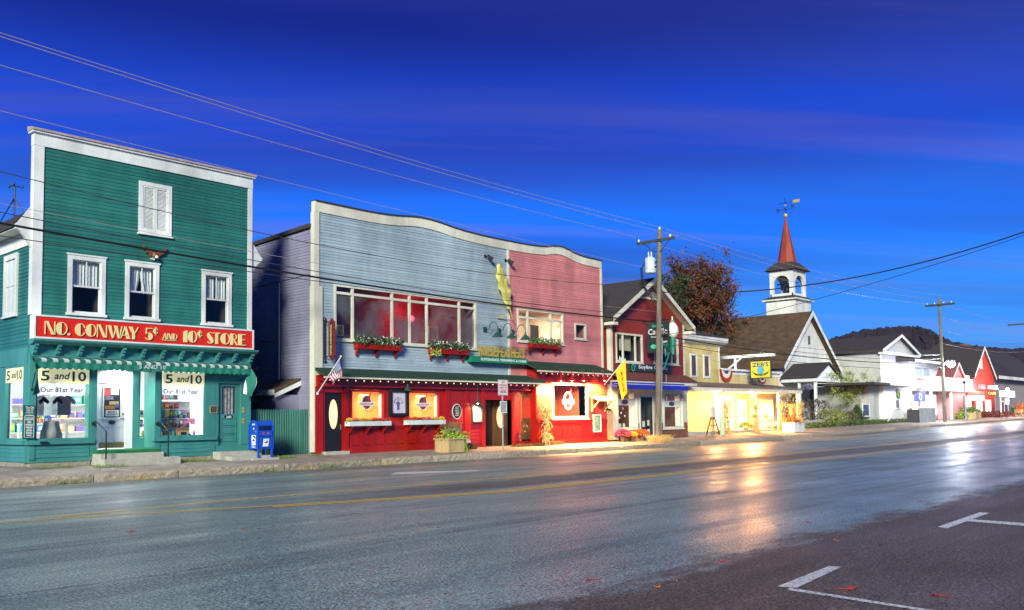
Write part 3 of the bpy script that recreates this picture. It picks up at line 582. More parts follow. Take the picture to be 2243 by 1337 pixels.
# left side display window on the corner
ly0, ly1 = onx(53,880,SX0)[0], onx(11,880,SX0)[0]
sl_ = MB()
for (ya,yb,za,zb) in ((ly0-.02,ly0+.06,1.157,HT),(ly1-.06,ly1,1.157,HT),(ly0+.06,ly1-.06,1.157,1.22),(ly0+.06,ly1-.06,HT-.06,HT)): sl_.box(SX0-.02,SX0+.06,ya,yb,za,zb)
sl_ = sl_.build('side_display_window', TEALT, store); box('pane', GLASS, sl_, SX0+.01,SX0+.016,ly0+.06,ly1-.06,1.22,HT-.06)
box('side_lintel', TEALT, store, SX0-.03,SX0+.12,YS+.17,YB,HT+.003,3.90); box('side_post', TEALT, store, SX0-.03,SX0+.1,YS+.121,ly0-.021,1.16,HT); box('side_wall_lower', TEALT, store, SX0,SX0+.12,ly1,YB,1.16,HT)
box('side_ledge', TEALT, store, SX0-.14,SX0+.1,YS+.101,34,1.03,1.155); sb_ = box('side_bulkhead', TEALT, store, SX0-.03,SX0+.1,YS+.101,YB,.5,1.028); clad(sb_, TEALT, YS+.12,36,.52,1.02,('X',SX0-.031),.128)
MB().box(SX0-.02,SX0+.2,YS+.301,YB,.1,.5).build('foundation', STONE, store)
# shop interior
rx_, ry_ = px_(470), 34.5
MB().box(SX0+.15,rx_,ry_,ry_+.1,FL-.1,3.70).box(rx_,rx_+.1,YS+.16,ry_,FL-.1,3.70).box(SX0+.15,SX0+.2,ly1,ry_,FL-.1,3.70).box(SX0+.14,rx_,yr+.11,ry_,FL-.2,FL-.02).box(SX0+.14,rx_,YS+.17,ry_,3.70,3.717).build('shop_room', ROOMW, store)
MB().box(SX0+.13,xb,YS+.12,YS+.75,1.03,1.15).box(xe,xf,YS+.12,YS+.9,1.03,1.15).build('display_floor', ROOMW, store)
TUBE = M('fluorescent tube', (1,1,1), .5, var=0, emit=12, ecol=(.95,.97,1))
for i, (xx, yy_) in enumerate(((11.2,29.6),(11.2,31.8),(14.6,29.6),(14.6,31.8),(12.9,31.0))):
    f_ = thing('ceiling_light', 'fluorescent ceiling light inside the five and ten shop, %s' % ['front left','back left','front right','back right','middle'][i], 'ceiling light', (xx,yy_,3.66), 'shop ceiling lights')
    box('housing', WHITE, f_, xx-.6,xx+.6,yy_-.1,yy_+.1,3.62,3.68); MB().tube([(xx-.58,yy_-.05,3.60),(xx+.58,yy_-.05,3.60)],.02,6).tube([(xx-.58,yy_+.05,3.60),(xx+.58,yy_+.05,3.60)],.02,6).build('tube', TUBE, f_)
    lamp('shop ceiling lamp', 'AREA', (xx,yy_,3.56), 42, (.95,.97,1), .8)

el = thing('entrance_lamp','flat white lamp in the ceiling of the shop entrance recess','ceiling light',((rx0+rx1)/2,YS+.45,HT-.03)); box('lamp_plate', WHITE, el, (rx0+rx1)/2-.22,(rx0+rx1)/2+.22,YS+.3,YS+.6,HT-.05,HT-.021); box('diffuser', TUBE, el, (rx0+rx1)/2-.18,(rx0+rx1)/2+.18,YS+.34,YS+.56,HT-.065,HT-.0505)
lamp('entrance lamp light','AREA',((rx0+rx1)/2,YS+.45,HT-.09),22,(.97,.98,1),.4)
# ---- red shop sign with raised letters
def arc(cx, cy, rx, ry, a0, a1, n=10): return [(cx+rx*math.cos(R_(a0+(a1-a0)*i/n)), cy+ry*math.sin(R_(a0+(a1-a0)*i/n))) for i in range(n+1)]
def thin(cx, cy, rx, ry, a0, a1, t=.065): return arc(cx,cy,rx,ry,a0,a1)+arc(cx,cy,rx-t,ry-t*.8,a1,a0)
GLY = {
 'N': (.9, [[(0,0),(.06,0),(.06,1),(0,1)],[(.06,1),(.30,1),(.84,0),(.60,0)],[(.84,0),(.90,0),(.90,1),(.84,1)]]),
 'O': (.86, [arc(.43,.5,.43,.5,90,270,14),thin(.43,.5,.43,.5,-90,90)]),
 'C': (.80, [arc(.43,.5,.43,.5,90,270,14),thin(.43,.5,.40,.5,20,90),thin(.43,.5,.40,.5,-90,-28)]),
 'W': (1.35,[[(0,1),(.31,1),(.55,0),(.42,0)],[(.49,.05),(.55,0),(.76,.66),(.71,.72)],[(.58,1),(.90,1),(1.14,0),(1.0,0)],[(1.08,.05),(1.14,0),(1.38,1),(1.31,1)]]),
 'A': (.98, [[(0,0),(.07,0),(.47,.86),(.43,.96)],[(.38,1),(.58,1),(.98,0),(.64,0)],[(.20,.25),(.22,.31),(.66,.31),(.68,.25)]]),
 'Y': (.92, [[(0,1),(.34,1),(.60,.42),(.36,.42)],[(.85,1),(.92,1),(.57,.42),(.52,.42)],[(.34,.42),(.58,.42),(.58,0),(.34,0)]]),
 '5': (.62, [[(.13,1),(.58,1),(.58,.94),(.13,.94)],[(.13,.94),(.19,.94),(.15,.56),(.09,.56)],arc(.32,.31,.30,.31,-90,90),thin(.32,.31,.30,.31,90,140),thin(.32,.31,.30,.31,205,270)]),
 '1': (.36, [[(.07,0),(.36,0),(.36,1),(.24,1),(0,.84),(.07,.82)]]),
 '0': (.64, [arc(.34,.5,.34,.5,90,270,14),thin(.34,.5,.30,.5,-90,90)]),
 'c': (.62, [arc(.32,.5,.32,.36,90,270),thin(.32,.5,.30,.36,20,90),thin(.32,.5,.30,.36,-90,-20),[(.29,0),(.36,0),(.36,1),(.29,1)]]),
 'S': (.62, [[(.03,.72),(.06,.88),(.16,.95),(.24,.86),(.60,.40),(.62,.22),(.54,.07),(.42,.04),(.40,.12),(.05,.58)],thin(.32,.74,.28,.26,35,130),thin(.30,.26,.28,.26,200,300)]),
 'T': (.74, [[(0,1),(.74,1),(.74,.93),(0,.93)],[(.23,.93),(.51,.93),(.51,0),(.23,0)]]),
 'R': (.78, [[(0,0),(.28,0),(.28,1),(0,1)],thin(.28,.73,.40,.27,-90,90),[(.30,.46),(.42,.48),(.78,0),(.64,0)]]),
 'E': (.60, [[(0,0),(.29,0),(.29,1),(0,1)],[(.29,1),(.60,1),(.60,.93),(.29,.93)],[(.29,.54),(.54,.54),(.54,.47),(.29,.47)],[(.29,.07),(.60,.07),(.60,0),(.29,0)]]),
 'D': (.80, [[(0,0),(.29,0),(.29,1),(0,1)],thin(.29,.5,.50,.5,-90,90)]),
 '.': (.2, [arc(.1,.1,.1,.1,0,342,18)]) }
YG = YS-.28
sgn = thing('shop_sign', 'long red sign reading NO. CONWAY 5¢ AND 10¢ STORE above the awning', 'sign', (13.6,YG,4.1))
sx0, sx1 = 9.97, 17.22
box('sign_board', M('red sign paint', (.72,.020,.004), .4, var=.06), sgn, sx0+.05,sx1-.05,YG-.02,YG+.27,4.18,4.79)
MB().frame(sx0,sx1,4.135,4.835,.05,YG-.045,YG+.28).build('sign_frame', WHITE, sgn)
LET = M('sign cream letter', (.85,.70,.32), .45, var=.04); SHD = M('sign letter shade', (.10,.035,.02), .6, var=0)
spec = [('N',165,268,0),('O',273,388,0),('.',392,416,0),('C',463,562,0),('O',568,672,0),('N',680,776,0),('W',784,925,0),('A',908,1005,0),('Y',990,1088,0),('5',1145,1227,0),('c',1233,1278,2),('A',1325,1370,1),('N',1374,1418,1),('D',1423,1467,1),('1',1520,1566,0),('0',1570,1662,0),('c',1668,1712,2),('S',1760,1822,0),('T',1822,1890,0),('O',1895,1985,0),('R',1990,2062,0),('E',2068,2138,0)]
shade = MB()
for ch, a, b, sm in spec:
    x0, x1 = ax(60+a*.2229,YG,728), ax(60+b*.2229,YG,728); z0, z1 = [(4.265,4.655),(4.33,4.52),(4.44,4.70)][sm]; wd, ps = GLY[ch]
    mb = MB()
    for p in ps:
        q_ = [(x0+(x1-x0)*u/wd, z0+(z1-z0)*v) for u, v in p]
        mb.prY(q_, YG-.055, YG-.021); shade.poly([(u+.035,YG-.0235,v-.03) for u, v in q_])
    mb.build('letter', LET, sgn)
box('underline', LET, sgn, ax(60+1320*.2229,YG,728),ax(60+1462*.2229,YG,728),YG-.055,YG-.021,4.285,4.305)
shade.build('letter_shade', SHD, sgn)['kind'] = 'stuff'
# ---- cornice with brackets
cor = MB().prX([(YS-.42,4.06),(YS-.44,4.12),(YS-.0,4.128),(YS-.0,3.98),(YS-.30,3.98)], SX0-.06, SX1+.06).build('cornice', TEALT, store)
box('cornice_frieze', TEALT, store, SX0,SX1,YS-.06,YS+.0,3.62,3.978)
brk = MB().prX([(0,.30),(-.26,.30),(-.26,.24),(-.20,.23),(-.18,.15),(-.12,.13),(-.11,.05),(-.05,.0),(0,.0)], -.05,.05).mesh('bracket', TEALT)
for k in range(12): inst('bracket', brk, (SX0+.07+(SX1-SX0-.14)*k/11, YS-.061, 3.68), cor)
# ---- striped awning, rolled up, with scalloped valance
def stripes():
    m = bpy.data.materials.new('striped canvas'); m.use_nodes = True; n = m.node_tree.nodes; l = m.node_tree.links; b = n['Principled BSDF']; b.inputs['Roughness'].default_value = .8
    g = n.new('ShaderNodeNewGeometry'); wv_ = n.new('ShaderNodeTexWave'); wv_.bands_direction = 'X'; wv_.inputs['Scale'].default_value = 1.0; wv_.inputs['Distortion'].default_value = 0
    l.new(g.outputs['Position'], wv_.inputs[0]); r = n.new('ShaderNodeValToRGB'); r.color_ramp.interpolation = 'CONSTANT'
    r.color_ramp.elements[0].color = (.015,.16,.12,1); r.color_ramp.elements[1].position = .55; r.color_ramp.elements[1].color = (.62,.66,.62,1); l.new(wv_.outputs[0], r.inputs[0]); l.new(r.outputs[0], b.inputs['Base Color']); return m
STRIPE = stripes(); CANV = M('green canvas', (.012,.19,.13), .8, var=.15, bump=.3, bscale=20)
aw_ = thing('shop_awning', 'rolled green and white striped awning with scalloped valance over the shop windows', 'awning', (13.5,YS-.4,3.5))
AX0, AX1 = 9.97, 16.98; YA = YS-.42
MB().prX([(YA+.33,3.60),(YA+.02,3.56),(YA-.08,3.50),(YA-.06,3.44),(YA+.04,3.46),(YA+.33,3.54)], AX0, AX1).build('canvas_roll', STRIPE, aw_)
mb = MB(); n = 40; v_ = []
for i in range(n*6+1):
    t = i/(n*6); xx = AX0+(AX1-AX0)*t; yw = YA-.07+.012*math.sin(t*140); zb_ = 3.28-.05*abs(math.sin(math.pi*i/6)); mb.v += [(xx,YA-.06,3.47),(xx,yw,3.35),(xx,yw+.01,zb_)]
for i in range(n*6):
    for j in (0,1): mb.f.append((i*3+j,i*3+j+1,i*3+j+4,i*3+j+3))
mb.build('valance', CANV, aw_, True)
text('5 AND 10', M('pale lettering',(.55,.60,.66),.6,var=0), aw_, ax(302,YA,805),ax(360,YA,805),3.33,3.46,('Y',YA-.085))
for s, xx in ((0,AX0),(1,AX1)): # the side wings hang down in folds
    mb = MB(); k = 7
    for j in range(k):
        t = j/(k-1); z = 3.5-1.05*t if s == 0 else 3.45-.95*t; d = .12+.30*math.sin(math.pi*min(1,t*1.1))*(1 if s else .8)
        for i in range(6):
            u = i/5; mb.v.append((xx+(-.06+.34*t*u*(1-.2*t))*(1 if s == 0 else -.9)+.02*math.sin(9*u+3*t), YA+.05-d*(1-u)+.03*math.sin(8*u), z+.10*u))
    for j in range(k-1):
        for i in range(5): mb.f.append((j*6+i,j*6+i+1,(j+1)*6+i+1,(j+1)*6+i))
    mb.build('side_wing', CANV if s == 0 else STRIPE, aw_, True)
for xx in (AX0+.06,AX1-.06): MB().tube([(xx,YS-.05,2.6),(xx,YA-.06,3.45)],.015,5).build('awning_arm', IRON, aw_)
# ---- signs in the windows
PALE = M('glowing pale sign', (.72,.66,.36), .6, var=.06, emit=.30, ecol=(.85,.80,.50))  # panel emits a little itself, standing in for shop light behind it
def winsign(nm, lab, x0, x1, z0, z1, y, items, matb=None):
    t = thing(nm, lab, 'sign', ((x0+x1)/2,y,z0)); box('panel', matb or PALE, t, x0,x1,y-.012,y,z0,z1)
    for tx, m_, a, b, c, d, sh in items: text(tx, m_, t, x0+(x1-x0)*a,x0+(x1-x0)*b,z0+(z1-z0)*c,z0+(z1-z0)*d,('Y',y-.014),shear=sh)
    return t
GLOWCARD = M('glowing card',(.82,.80,.76),.7,var=.03,emit=.55,ecol=(.92,.90,.95)); DG = M('dark green ink', (.008,.07,.05), .5, var=0); PUR = M('purple ink', (.09,.06,.20), .5, var=0)  # the banner card glows itself, in place of light from the shop
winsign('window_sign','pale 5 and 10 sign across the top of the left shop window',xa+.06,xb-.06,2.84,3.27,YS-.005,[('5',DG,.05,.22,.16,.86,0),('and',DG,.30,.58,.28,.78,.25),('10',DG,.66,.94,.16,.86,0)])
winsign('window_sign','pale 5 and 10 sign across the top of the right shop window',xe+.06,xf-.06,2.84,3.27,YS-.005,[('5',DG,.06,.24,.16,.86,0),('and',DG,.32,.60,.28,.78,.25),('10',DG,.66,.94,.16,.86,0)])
winsign('window_banner','white Our 81st Year banner in the left shop window',xa+.12,xb-.12,2.54,2.76,YS+.13,[('Our 81st Year',PUR,.04,.96,.16,.88,0)],GLOWCARD)
winsign('window_banner','Our 81st Year banner with grey end in the right shop window',xe+.10,xf-.14,2.54,2.76,YS+.13,[('Our 81st Year',PUR,.04,.96,.16,.88,0)],GLOWCARD)
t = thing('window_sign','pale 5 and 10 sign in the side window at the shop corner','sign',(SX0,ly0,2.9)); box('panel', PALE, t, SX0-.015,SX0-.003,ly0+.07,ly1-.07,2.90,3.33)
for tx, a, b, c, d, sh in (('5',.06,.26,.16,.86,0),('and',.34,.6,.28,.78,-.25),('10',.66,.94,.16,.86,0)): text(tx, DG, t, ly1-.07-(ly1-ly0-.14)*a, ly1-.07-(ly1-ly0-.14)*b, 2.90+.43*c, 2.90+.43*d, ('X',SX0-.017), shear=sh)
cs = thing('corner_sign','narrow dark green list sign headed The Old 5 & 10 on the shop corner','sign',(10.05,YS-.08,1.2))
c0, c1 = ax(51,YS-.1,925), ax(77,YS-.1,925); z0, z1 = 1.20, 2.18
box('panel', M('deep green board',(.006,.10,.075),.5), cs, c0,c1,YS-.10,YS-.055,z0,z1)
MB().frame(c0+.03,c1-.03,z0+.05,z0+.68,.01,YS-.106,YS-.1).build('border', TWHITE, cs)
text('The Old', TWHITE, cs, c0+.05,c1-.04,z1-.10,z1-.03,('Y',YS-.103)); text('5 & 10', TWHITE, cs, c0+.08,c1-.07,z1-.18,z1-.11,('Y',YS-.103))
rr = random.Random(2); ln_ = MB()
for k in range(3): ln_.box(c0+.06+.1*(k==1),c1-.05-.1*(k==1),YS-.103,YS-.1005,z1-.225-k*.035,z1-.21-k*.035)
for k in range(12):
    h_ = rr.uniform(.05,.11); m_ = (c0+c1)/2; ln_.box(m_-h_,m_+h_,YS-.103,YS-.1005,z0+.602-k*.046,z0+.622-k*.046)
ln_.build('lettering', TWHITE, cs)['kind'] = 'stuff'
box('letter_box', BLACK, store, SX0+.26,SX0+.46,YS-.20,YS-.141,1.06,1.12)
# ---- eagle
eg = thing('eagle_ornament','carved brown eagle with spread wings on the teal front','ornament',(13.3,YS-.06,6.7))
ex, ez = ax(336,YS,552), az(336,558,YS)
EB = M('eagle brown',(.20,.07,.025),.55,var=.4,scale=14)
MB().prY([(ex-.03,ez+.02),(ex-.14,ez+.12),(ex-.30,ez+.16),(ex-.40,ez+.28),(ex-.36,ez+.17),(ex-.36,ez+.10),(ex-.29,ez+.09),(ex-.28,ez+.02),(ex-.20,ez+.02),(ex-.16,ez-.06),(ex-.06,ez-.08)],YS-.11,YS-.04).build('wing', EB, eg)
MB().prY([(ex+.03,ez+.02),(ex+.12,ez+.11),(ex+.26,ez+.16),(ex+.40,ez+.25),(ex+.37,ez+.14),(ex+.32,ez+.10),(ex+.30,ez+.03),(ex+.22,ez+.01),(ex+.16,ez-.06),(ex+.06,ez-.08)],YS-.11,YS-.04).build('wing', EB, eg)
MB().ball((ex,YS-.10,ez-.04),.09,8,5,1.3).build('body', EB, eg); MB().ball((ex+.03,YS-.17,ez-.10),.06,8,5).build('head', WHITE, eg)
MB().lathe((ex+.05,YS-.21,ez-.14),[(.025,.03),(.005,-.03)],6).build('beak', FLY, eg); MB().prY([(ex-.12,ez-.12),(ex+.02,ez-.08),(ex,ez-.20),(ex-.14,ez-.17)],YS-.10,YS-.05).build('tail', WHITE, eg)
# ---- steps, mat, handrails
wz = walk(12.5,27.3)
st = thing('entrance_steps','two grey concrete steps with green carpet up to the white shop door','steps',(12.8,27.4,wz))
box('lower_step', CONC, st, xb+.05,xd+.42,YS-.95,YS-.42,.15,.545); box('upper_step', CONC, st, xb+.07,xd+.02,YS-.62,YS+.105,.2,.70); 
MB().prX([(YS-.42,.705),(YS-.42,.80),(YS+.0,.83),(YS+.11,.83),(YS+.11,.705)], xb+.07, xd-.02).build('carpet', M('green carpet',(.006,.16,.055),.95,var=.2,bump=.5,bscale=90), st)
st2 = thing('door_steps','two pale concrete steps below the teal side door','steps',(16.4,27.4,wz)); box('upper_step', CONC, st2, px_(466),SX1+.12,YS-.55,YS-.03,.2,.62); box('lower_step', CONC, st2, px_(476),SX1+.32,YS-.95,YS-.551,.2,.46)
for nm, p0, p1 in (('left',205,233),('right',345,369)):
    hx0, hx1 = ax(p0,YS-.1,920), ax(p1,YS-.85,940); r_ = thing('handrail','dark iron handrail on the %s of the shop entrance steps' % ('left side' if nm == 'left' else 'right side'),'handrail',(hx1,YS-.85,wz),'entrance handrails')
    za_ = az(p0,925,YS-.1); zb_ = az(p1,945,YS-.85)
    MB().tube([(hx0,YS-.12,za_-.05),(hx0,YS-.13,za_+.02),(hx0+.04,YS-.2,za_+.02),(hx1,YS-.83,zb_),(hx1,YS-.85,zb_-.04)],.022,8).build('rail', IRON, r_)
    MB().tube([(hx1,YS-.85,zb_-.04),(hx1,YS-.85,wz-.05)],.024,8).build('post', IRON, r_); MB().ell(hx0,za_-.05,.05,.06,YS-.13,YS-.06,10).build('wall_flange', IRON, r_)
# ---- goods on display behind the glass
rg = random.Random(21)
PAL = {'red':(.65,.04,.04),'blue':(.05,.15,.55),'green':(.06,.40,.12),'yellow':(.75,.55,.05),'orange':(.75,.25,.03),'purple':(.30,.10,.45),'pink':(.75,.20,.40),'turquoise':(.05,.45,.45),'brown':(.25,.13,.06)}
GM = {k: M('toy '+k, c, .45, var=.35, scale=25) for k, c in PAL.items()}
shelf = thing('display_rack','white stepped display rack of toys in the right shop window','display rack',((xe+xf)/2,YS+.6,1.15))
for k in range(4): box('shelf', ROOMW, shelf, xe+.05,xf-.05,YS+.75-.02*k,YS+.95,1.15+.32*k+.28,1.17+.32*k+.28)
box('backboard', M('pegboard',(.74,.72,.70),.7,var=.05), shelf, xe+.05,xf-.05,YS+.955,YS+.97,1.15,2.35)
ORD = ['first','second','third','fourth','fifth','sixth','seventh','eighth','ninth','tenth','eleventh','twelfth','thirteenth','fourteenth','fifteenth','sixteenth']
def goods(x0, x1, y, zs, where, grp, hang=False):
    for z in zs:
        x = x0+rg.uniform(0,.04); cnt = 0
        while x < x1-.10:
            wdt = rg.uniform(.08,.17); h_ = rg.uniform(.12,.25); c_ = rg.choice(list(PAL)); mb = MB(); k = rg.random() if not hang else rg.random()*.5
            zz = z-h_ if hang else z
            if k < .55: mb.box(x,x+wdt,y,y+(.02 if hang else .07),zz,zz+h_)
            elif k < .8: mb.lathe((x+wdt/2,y+.05,zz),[(wdt*.35,0),(wdt*.38,h_*.6),(wdt*.2,h_*.8),(wdt*.2,h_)],8)
            else: mb.ball((x+wdt/2,y+.06,zz+wdt*.42),wdt*.42,8,5)
            o = mb.build('toy', GM[c_]); tag(o, '%s %s %s, %s from the left' % (c_, 'carded toy' if hang else ['boxed toy','toy bottle','toy ball'][0 if k < .55 else 1 if k < .8 else 2], where, ORD[cnt]), 'toy', grp); cnt += 1
            if k < .55: MB().box(x+wdt*.15,x+wdt*.85,y-.003,y-.001,zz+h_*.3,zz+h_*.75).build('printed_label', rg.choice([PAPER,GM['yellow'],GM['pink'],GM['blue']]), o)
            x += wdt+rg.uniform(.005,.04)
goods(xe+.08,xf-.08,YS+.80,[1.152],'on the right shop window floor','toys on the window floor')
goods(xe+.08,xf-.08,YS+.80,[1.15+.30],'on the lowest right window shelf','toys on the lowest shelf')
goods(xe+.08,xf-.08,YS+.78,[1.15+.62],'on the second right window shelf','toys on the second shelf')
goods(xe+.08,xf-.5,YS+.76,[1.15+.94],'on the third right window shelf','toys on the third shelf')
goods(xe+.35,xf-.5,YS+.74,[1.15+1.26],'on the top right window shelf','toys on the top shelf')
goods(xe+.08,xf-.1,YS+.35,[1.152],'along the right window glass','toys along the glass')
goods(g0+.06,g1-.03,yr+.35,[FL+.38,FL+.70,FL+1.02],'behind the narrow side light','toys by the side light')
goods(xe+.08,xf-.08,YS+.60,[1.75],'pegged on the lower rail, right window','toys pegged on the lower rail',True); goods(xe+.08,xf-.35,YS+.60,[2.05],'pegged on the upper rail, right window','toys pegged on the upper rail',True)
pr_ = thing('peg_rail','pair of thin white rails with carded toys in the right shop window','rail',((xe+xf)/2,YS+.6,1.7))
for z_ in (1.755,2.055): box('rail_bar', WHITE, pr_, xe+.05,xf-.05,YS+.60,YS+.62,z_,z_+.015)
sr = thing('shelf_unit','white shelf unit behind the narrow side light by the shop door','shelf unit',((g0+g1)/2,yr+.4,FL)); 
for z_ in (FL+.36,FL+.68,FL+1.0): box('shelf', ROOMW, sr, g0,g1+.1,yr+.3,yr+.5,z_,z_+.015)
dh = thing('doll_house','toy barn with a pitched roof standing in the right shop window','doll house',(xe+1.0,YS+.45,1.15)); hx = xe+.95
box('front_wall', M('toy tan',(.45,.34,.2),.6), dh, hx-.16,hx+.16,YS+.25,YS+.33,1.155,1.36); MB().prY([(hx-.22,1.361),(hx+.22,1.361),(hx,1.52)],YS+.24,YS+.34).build('roof', M('toy brown',(.28,.17,.08),.6), dh); box('opening', INK, dh, hx-.1,hx+.1,YS+.246,YS+.249,1.18,1.31)
for k_, (z_, nm_) in enumerate(((1.35,'lower'),(1.85,'middle'),(2.35,'upper'))):
    sh = thing('wall_shelf','%s long shelf of goods on the back wall of the shop' % nm_,'shelf',(13,34.2,z_)); box('board', ROOMW, sh, SX0+.4,rx_-.2,34.05,34.45,z_-.03,z_)
    x = SX0+.5; c2 = 0
    while x < rx_-.5 and c2 < 16:
        wd = rg.uniform(.16,.34); h_ = rg.uniform(.15,.36); c_ = rg.choice(list(PAL)); o = MB().box(x,x+wd,34.12,34.3,z_+.001,z_+h_).build('carton', GM[c_]); tag(o,'%s carton on the %s back wall shelf, %s from the left' % (c_, nm_, ORD[c2]),'carton','cartons on the back wall shelves'); MB().box(x+wd*.2,x+wd*.8,34.115,34.119,z_+h_*.3,z_+h_*.8).build('printed_label', rg.choice([PAPER,GM['yellow'],GM['blue']]), o); x += wd+rg.uniform(.02,.18); c2 += 1
# clothes and goods in the left window
for k, (xx, c_, lab) in enumerate(((xa+.45,(.12,.11,.16),'dark shirt hanging behind the left shop window'),(xa+.85,(.75,.74,.78),'white T-shirt hanging in the left shop window'),(xa+1.25,(.07,.06,.10),'black shirt hanging at the right of the left shop window'))):
    yy_ = YS+1.1; z = 2.45; P = [(xx-.20,z-.55),(xx+.20,z-.55),(xx+.19,z-.12),(xx+.32,z-.22),(xx+.36,z-.12),(xx+.20,z+.04),(xx+.08,z+.06),(xx,z+.02),(xx-.08,z+.06),(xx-.20,z+.04),(xx-.36,z-.12),(xx-.32,z-.22),(xx-.19,z-.12)]
    tag(MB().prY(P,yy_,yy_+.05).build('hanging_shirt', M('shirt%d'%k,c_,.85,var=.2,scale=6)), lab, 'shirt', 'shirts in the left window')
rk_ = thing('goods_table','low white table with boxes in the left shop window','table',(xa+.8,YS+1.6,FL)); box('table_top', ROOMW, rk_, xa+.2,xb-.1,YS+1.3,YS+2,1.62,1.66)
for xx in (xa+.25,xb-.15):
    for yy_ in (YS+1.35,YS+1.95): box('leg', ROOMW, rk_, xx-.03,xx+.03,yy_-.03,yy_+.03,FL,1.62)
goods(xa+.25,xb-.15,YS+1.4,[1.662],'on the left window table','toys on the white table')
mq = thing('draped_display','grey cloth draped over a stand at the centre of the left shop window','display stand',(xa+.75,YS+.5,1.15)); 
mb = MB(); c_ = (xa+.62,YS+.45,1.15)
mb.lathe(c_,[(.30,0),(.27,.25),(.20,.45),(.19,.55),(.10,.60)],14); mb.v = [(x+.03*math.sin(7*math.atan2(y-c_[1],x-c_[0])),y+.03*math.cos(6*math.atan2(y-c_[1],x-c_[0])),z) for x,y,z in mb.v]; mb.build('cloth', M('grey cloth',(.40,.36,.36),.9,var=.2), mq, True)
# ---- mailbox on its slab
mxx = ax(572,27.25,960); MY_ = 27.25; mz = walk(mxx,MY_)
MBL = M('mailbox blue', (.010,.075,.48), .3, var=.15, scale=5)
slab = box('mailbox_slab', CONC, None, mxx-.52,mxx+.50,MY_-.36,MY_+.42,mz-.05,mz+.05); tag(slab,'flat concrete slab under the blue mailbox','slab')
mz += .05; mbx = thing('mailbox','blue collection mailbox on four legs beside the green fence','mailbox',(mxx,MY_,mz))
a0, a1, b0, b1 = mxx-.29, mxx+.29, MY_-.27, MY_+.27
prof = [(b0,mz+.30),(b1,mz+.30)]+[(MY_+.27*math.cos(t*math.pi/10),mz+1.0+.27*math.sin(t*math.pi/10)) for t in range(11)]
body = MB().prX(prof,a0,a1); body.build('body', MBL, mbx)
for xx in (a0+.03,a1-.03):
    for yy_ in (b0+.03,b1-.03): box('leg', MBL, mbx, xx-.03,xx+.03,yy_-.03,yy_+.03,mz,mz+.30)
for xx, s in ((a0,-1),(a1,1)): # raised rim of the domed sides
    rim = MB(); pr = [(b0-.012,mz+.30)]+[(MY_-.282*math.cos(t*math.pi/10),mz+1.0+.282*math.sin(t*math.pi/10)) for t in range(11)]+[(b1+.012,mz+.30)]
    for p, q in zip(pr[:-1],pr[1:]): rim.beam((xx+.012*s,p[0],p[1]),(xx+.012*s,q[0],q[1]),.03,.03)
    rim.build('rim', MBL, mbx)
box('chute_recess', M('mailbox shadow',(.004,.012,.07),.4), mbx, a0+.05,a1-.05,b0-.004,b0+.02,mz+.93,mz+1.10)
box('chute_door', MBL, mbx, a0+.04,a1-.04,b0-.035,b0-.006,mz+.74,mz+.93); box('front_panel', MBL, mbx, a0+.04,a1-.04,b0-.022,b0-.002,mz+.34,mz+.71)
bdg = MB(); xx = (a0+a1)/2; zc = mz+.52; bdg.poly([(xx-.13,b0-.025,zc-.13),(xx+.09,b0-.025,zc-.13),(xx+.13,b0-.025,zc+.13),(xx-.09,b0-.025,zc+.13)]); bd = bdg.build('badge', PAPER, mbx)
NAVY = M('navy ink',(.02,.05,.22),.5,var=0)
MB().poly([(xx-.09,b0-.028,zc-.01),(xx+.09,b0-.028,zc+.05),(xx+.01,b0-.028,zc+.04),(xx+.04,b0-.028,zc-.03)]).poly([(xx-.06,b0-.028,zc+.09),(xx+.09,b0-.028,zc+.09),(xx+.10,b0-.028,zc+.07)]).build('eagle_mark', NAVY, bd)
bs = MB().poly([(a0-.006,MY_-.13,mz+.52),(a0-.006,MY_+.13,mz+.52),(a0-.006,MY_+.13,mz+.78),(a0-.006,MY_-.13,mz+.78)]).build('badge', PAPER, mbx)
MB().poly([(a0-.008,MY_+.11,mz+.57),(a0-.008,MY_-.10,mz+.57),(a0-.008,MY_-.02,mz+.66)]).poly([(a0-.008,MY_+.11,mz+.75),(a0-.008,MY_-.10,mz+.75),(a0-.008,MY_-.11,mz+.64),(a0-.008,MY_+.02,mz+.71)]).build('eagle_mark', NAVY, bs)
MB().box(a0-.004,a0-.001,MY_-.12,MY_+.12,mz+.44,mz+.50).build('badge_text_strip', PAPER, mbx)
gr = MB(); 
for k in range(3): gr.tube([(a0-.004,MY_+.12-.08*k,mz+.34),(a0-.004,MY_+.10-.08*k,mz+.42),(a0-.004,MY_+.06-.08*k,mz+.41),(a0-.004,MY_+.08-.08*k,mz+.36),(a0-.004,MY_+.05-.08*k,mz+.34)],.006,4)
gr.build('graffiti', PAPER, mbx)
for yy_, zz_, c_ in ((MY_-.12,mz+.90,FLO),(MY_+.0,mz+1.0,PAPER),(MY_+.06,mz+1.14,PAPER),(MY_-.03,mz+1.15,PAPER)): MB().box(a0-.004,a0-.001,yy_-.03,yy_+.03,zz_-.025,zz_+.025).build('sticker', c_, mbx)
for xx_, c_ in ((xx-.1,FLR),(xx+.08,FLP)): MB().box(xx_-.04,xx_+.04,b0-.039,b0-.0355,mz+.81,mz+.86).build('sticker', c_, mbx)
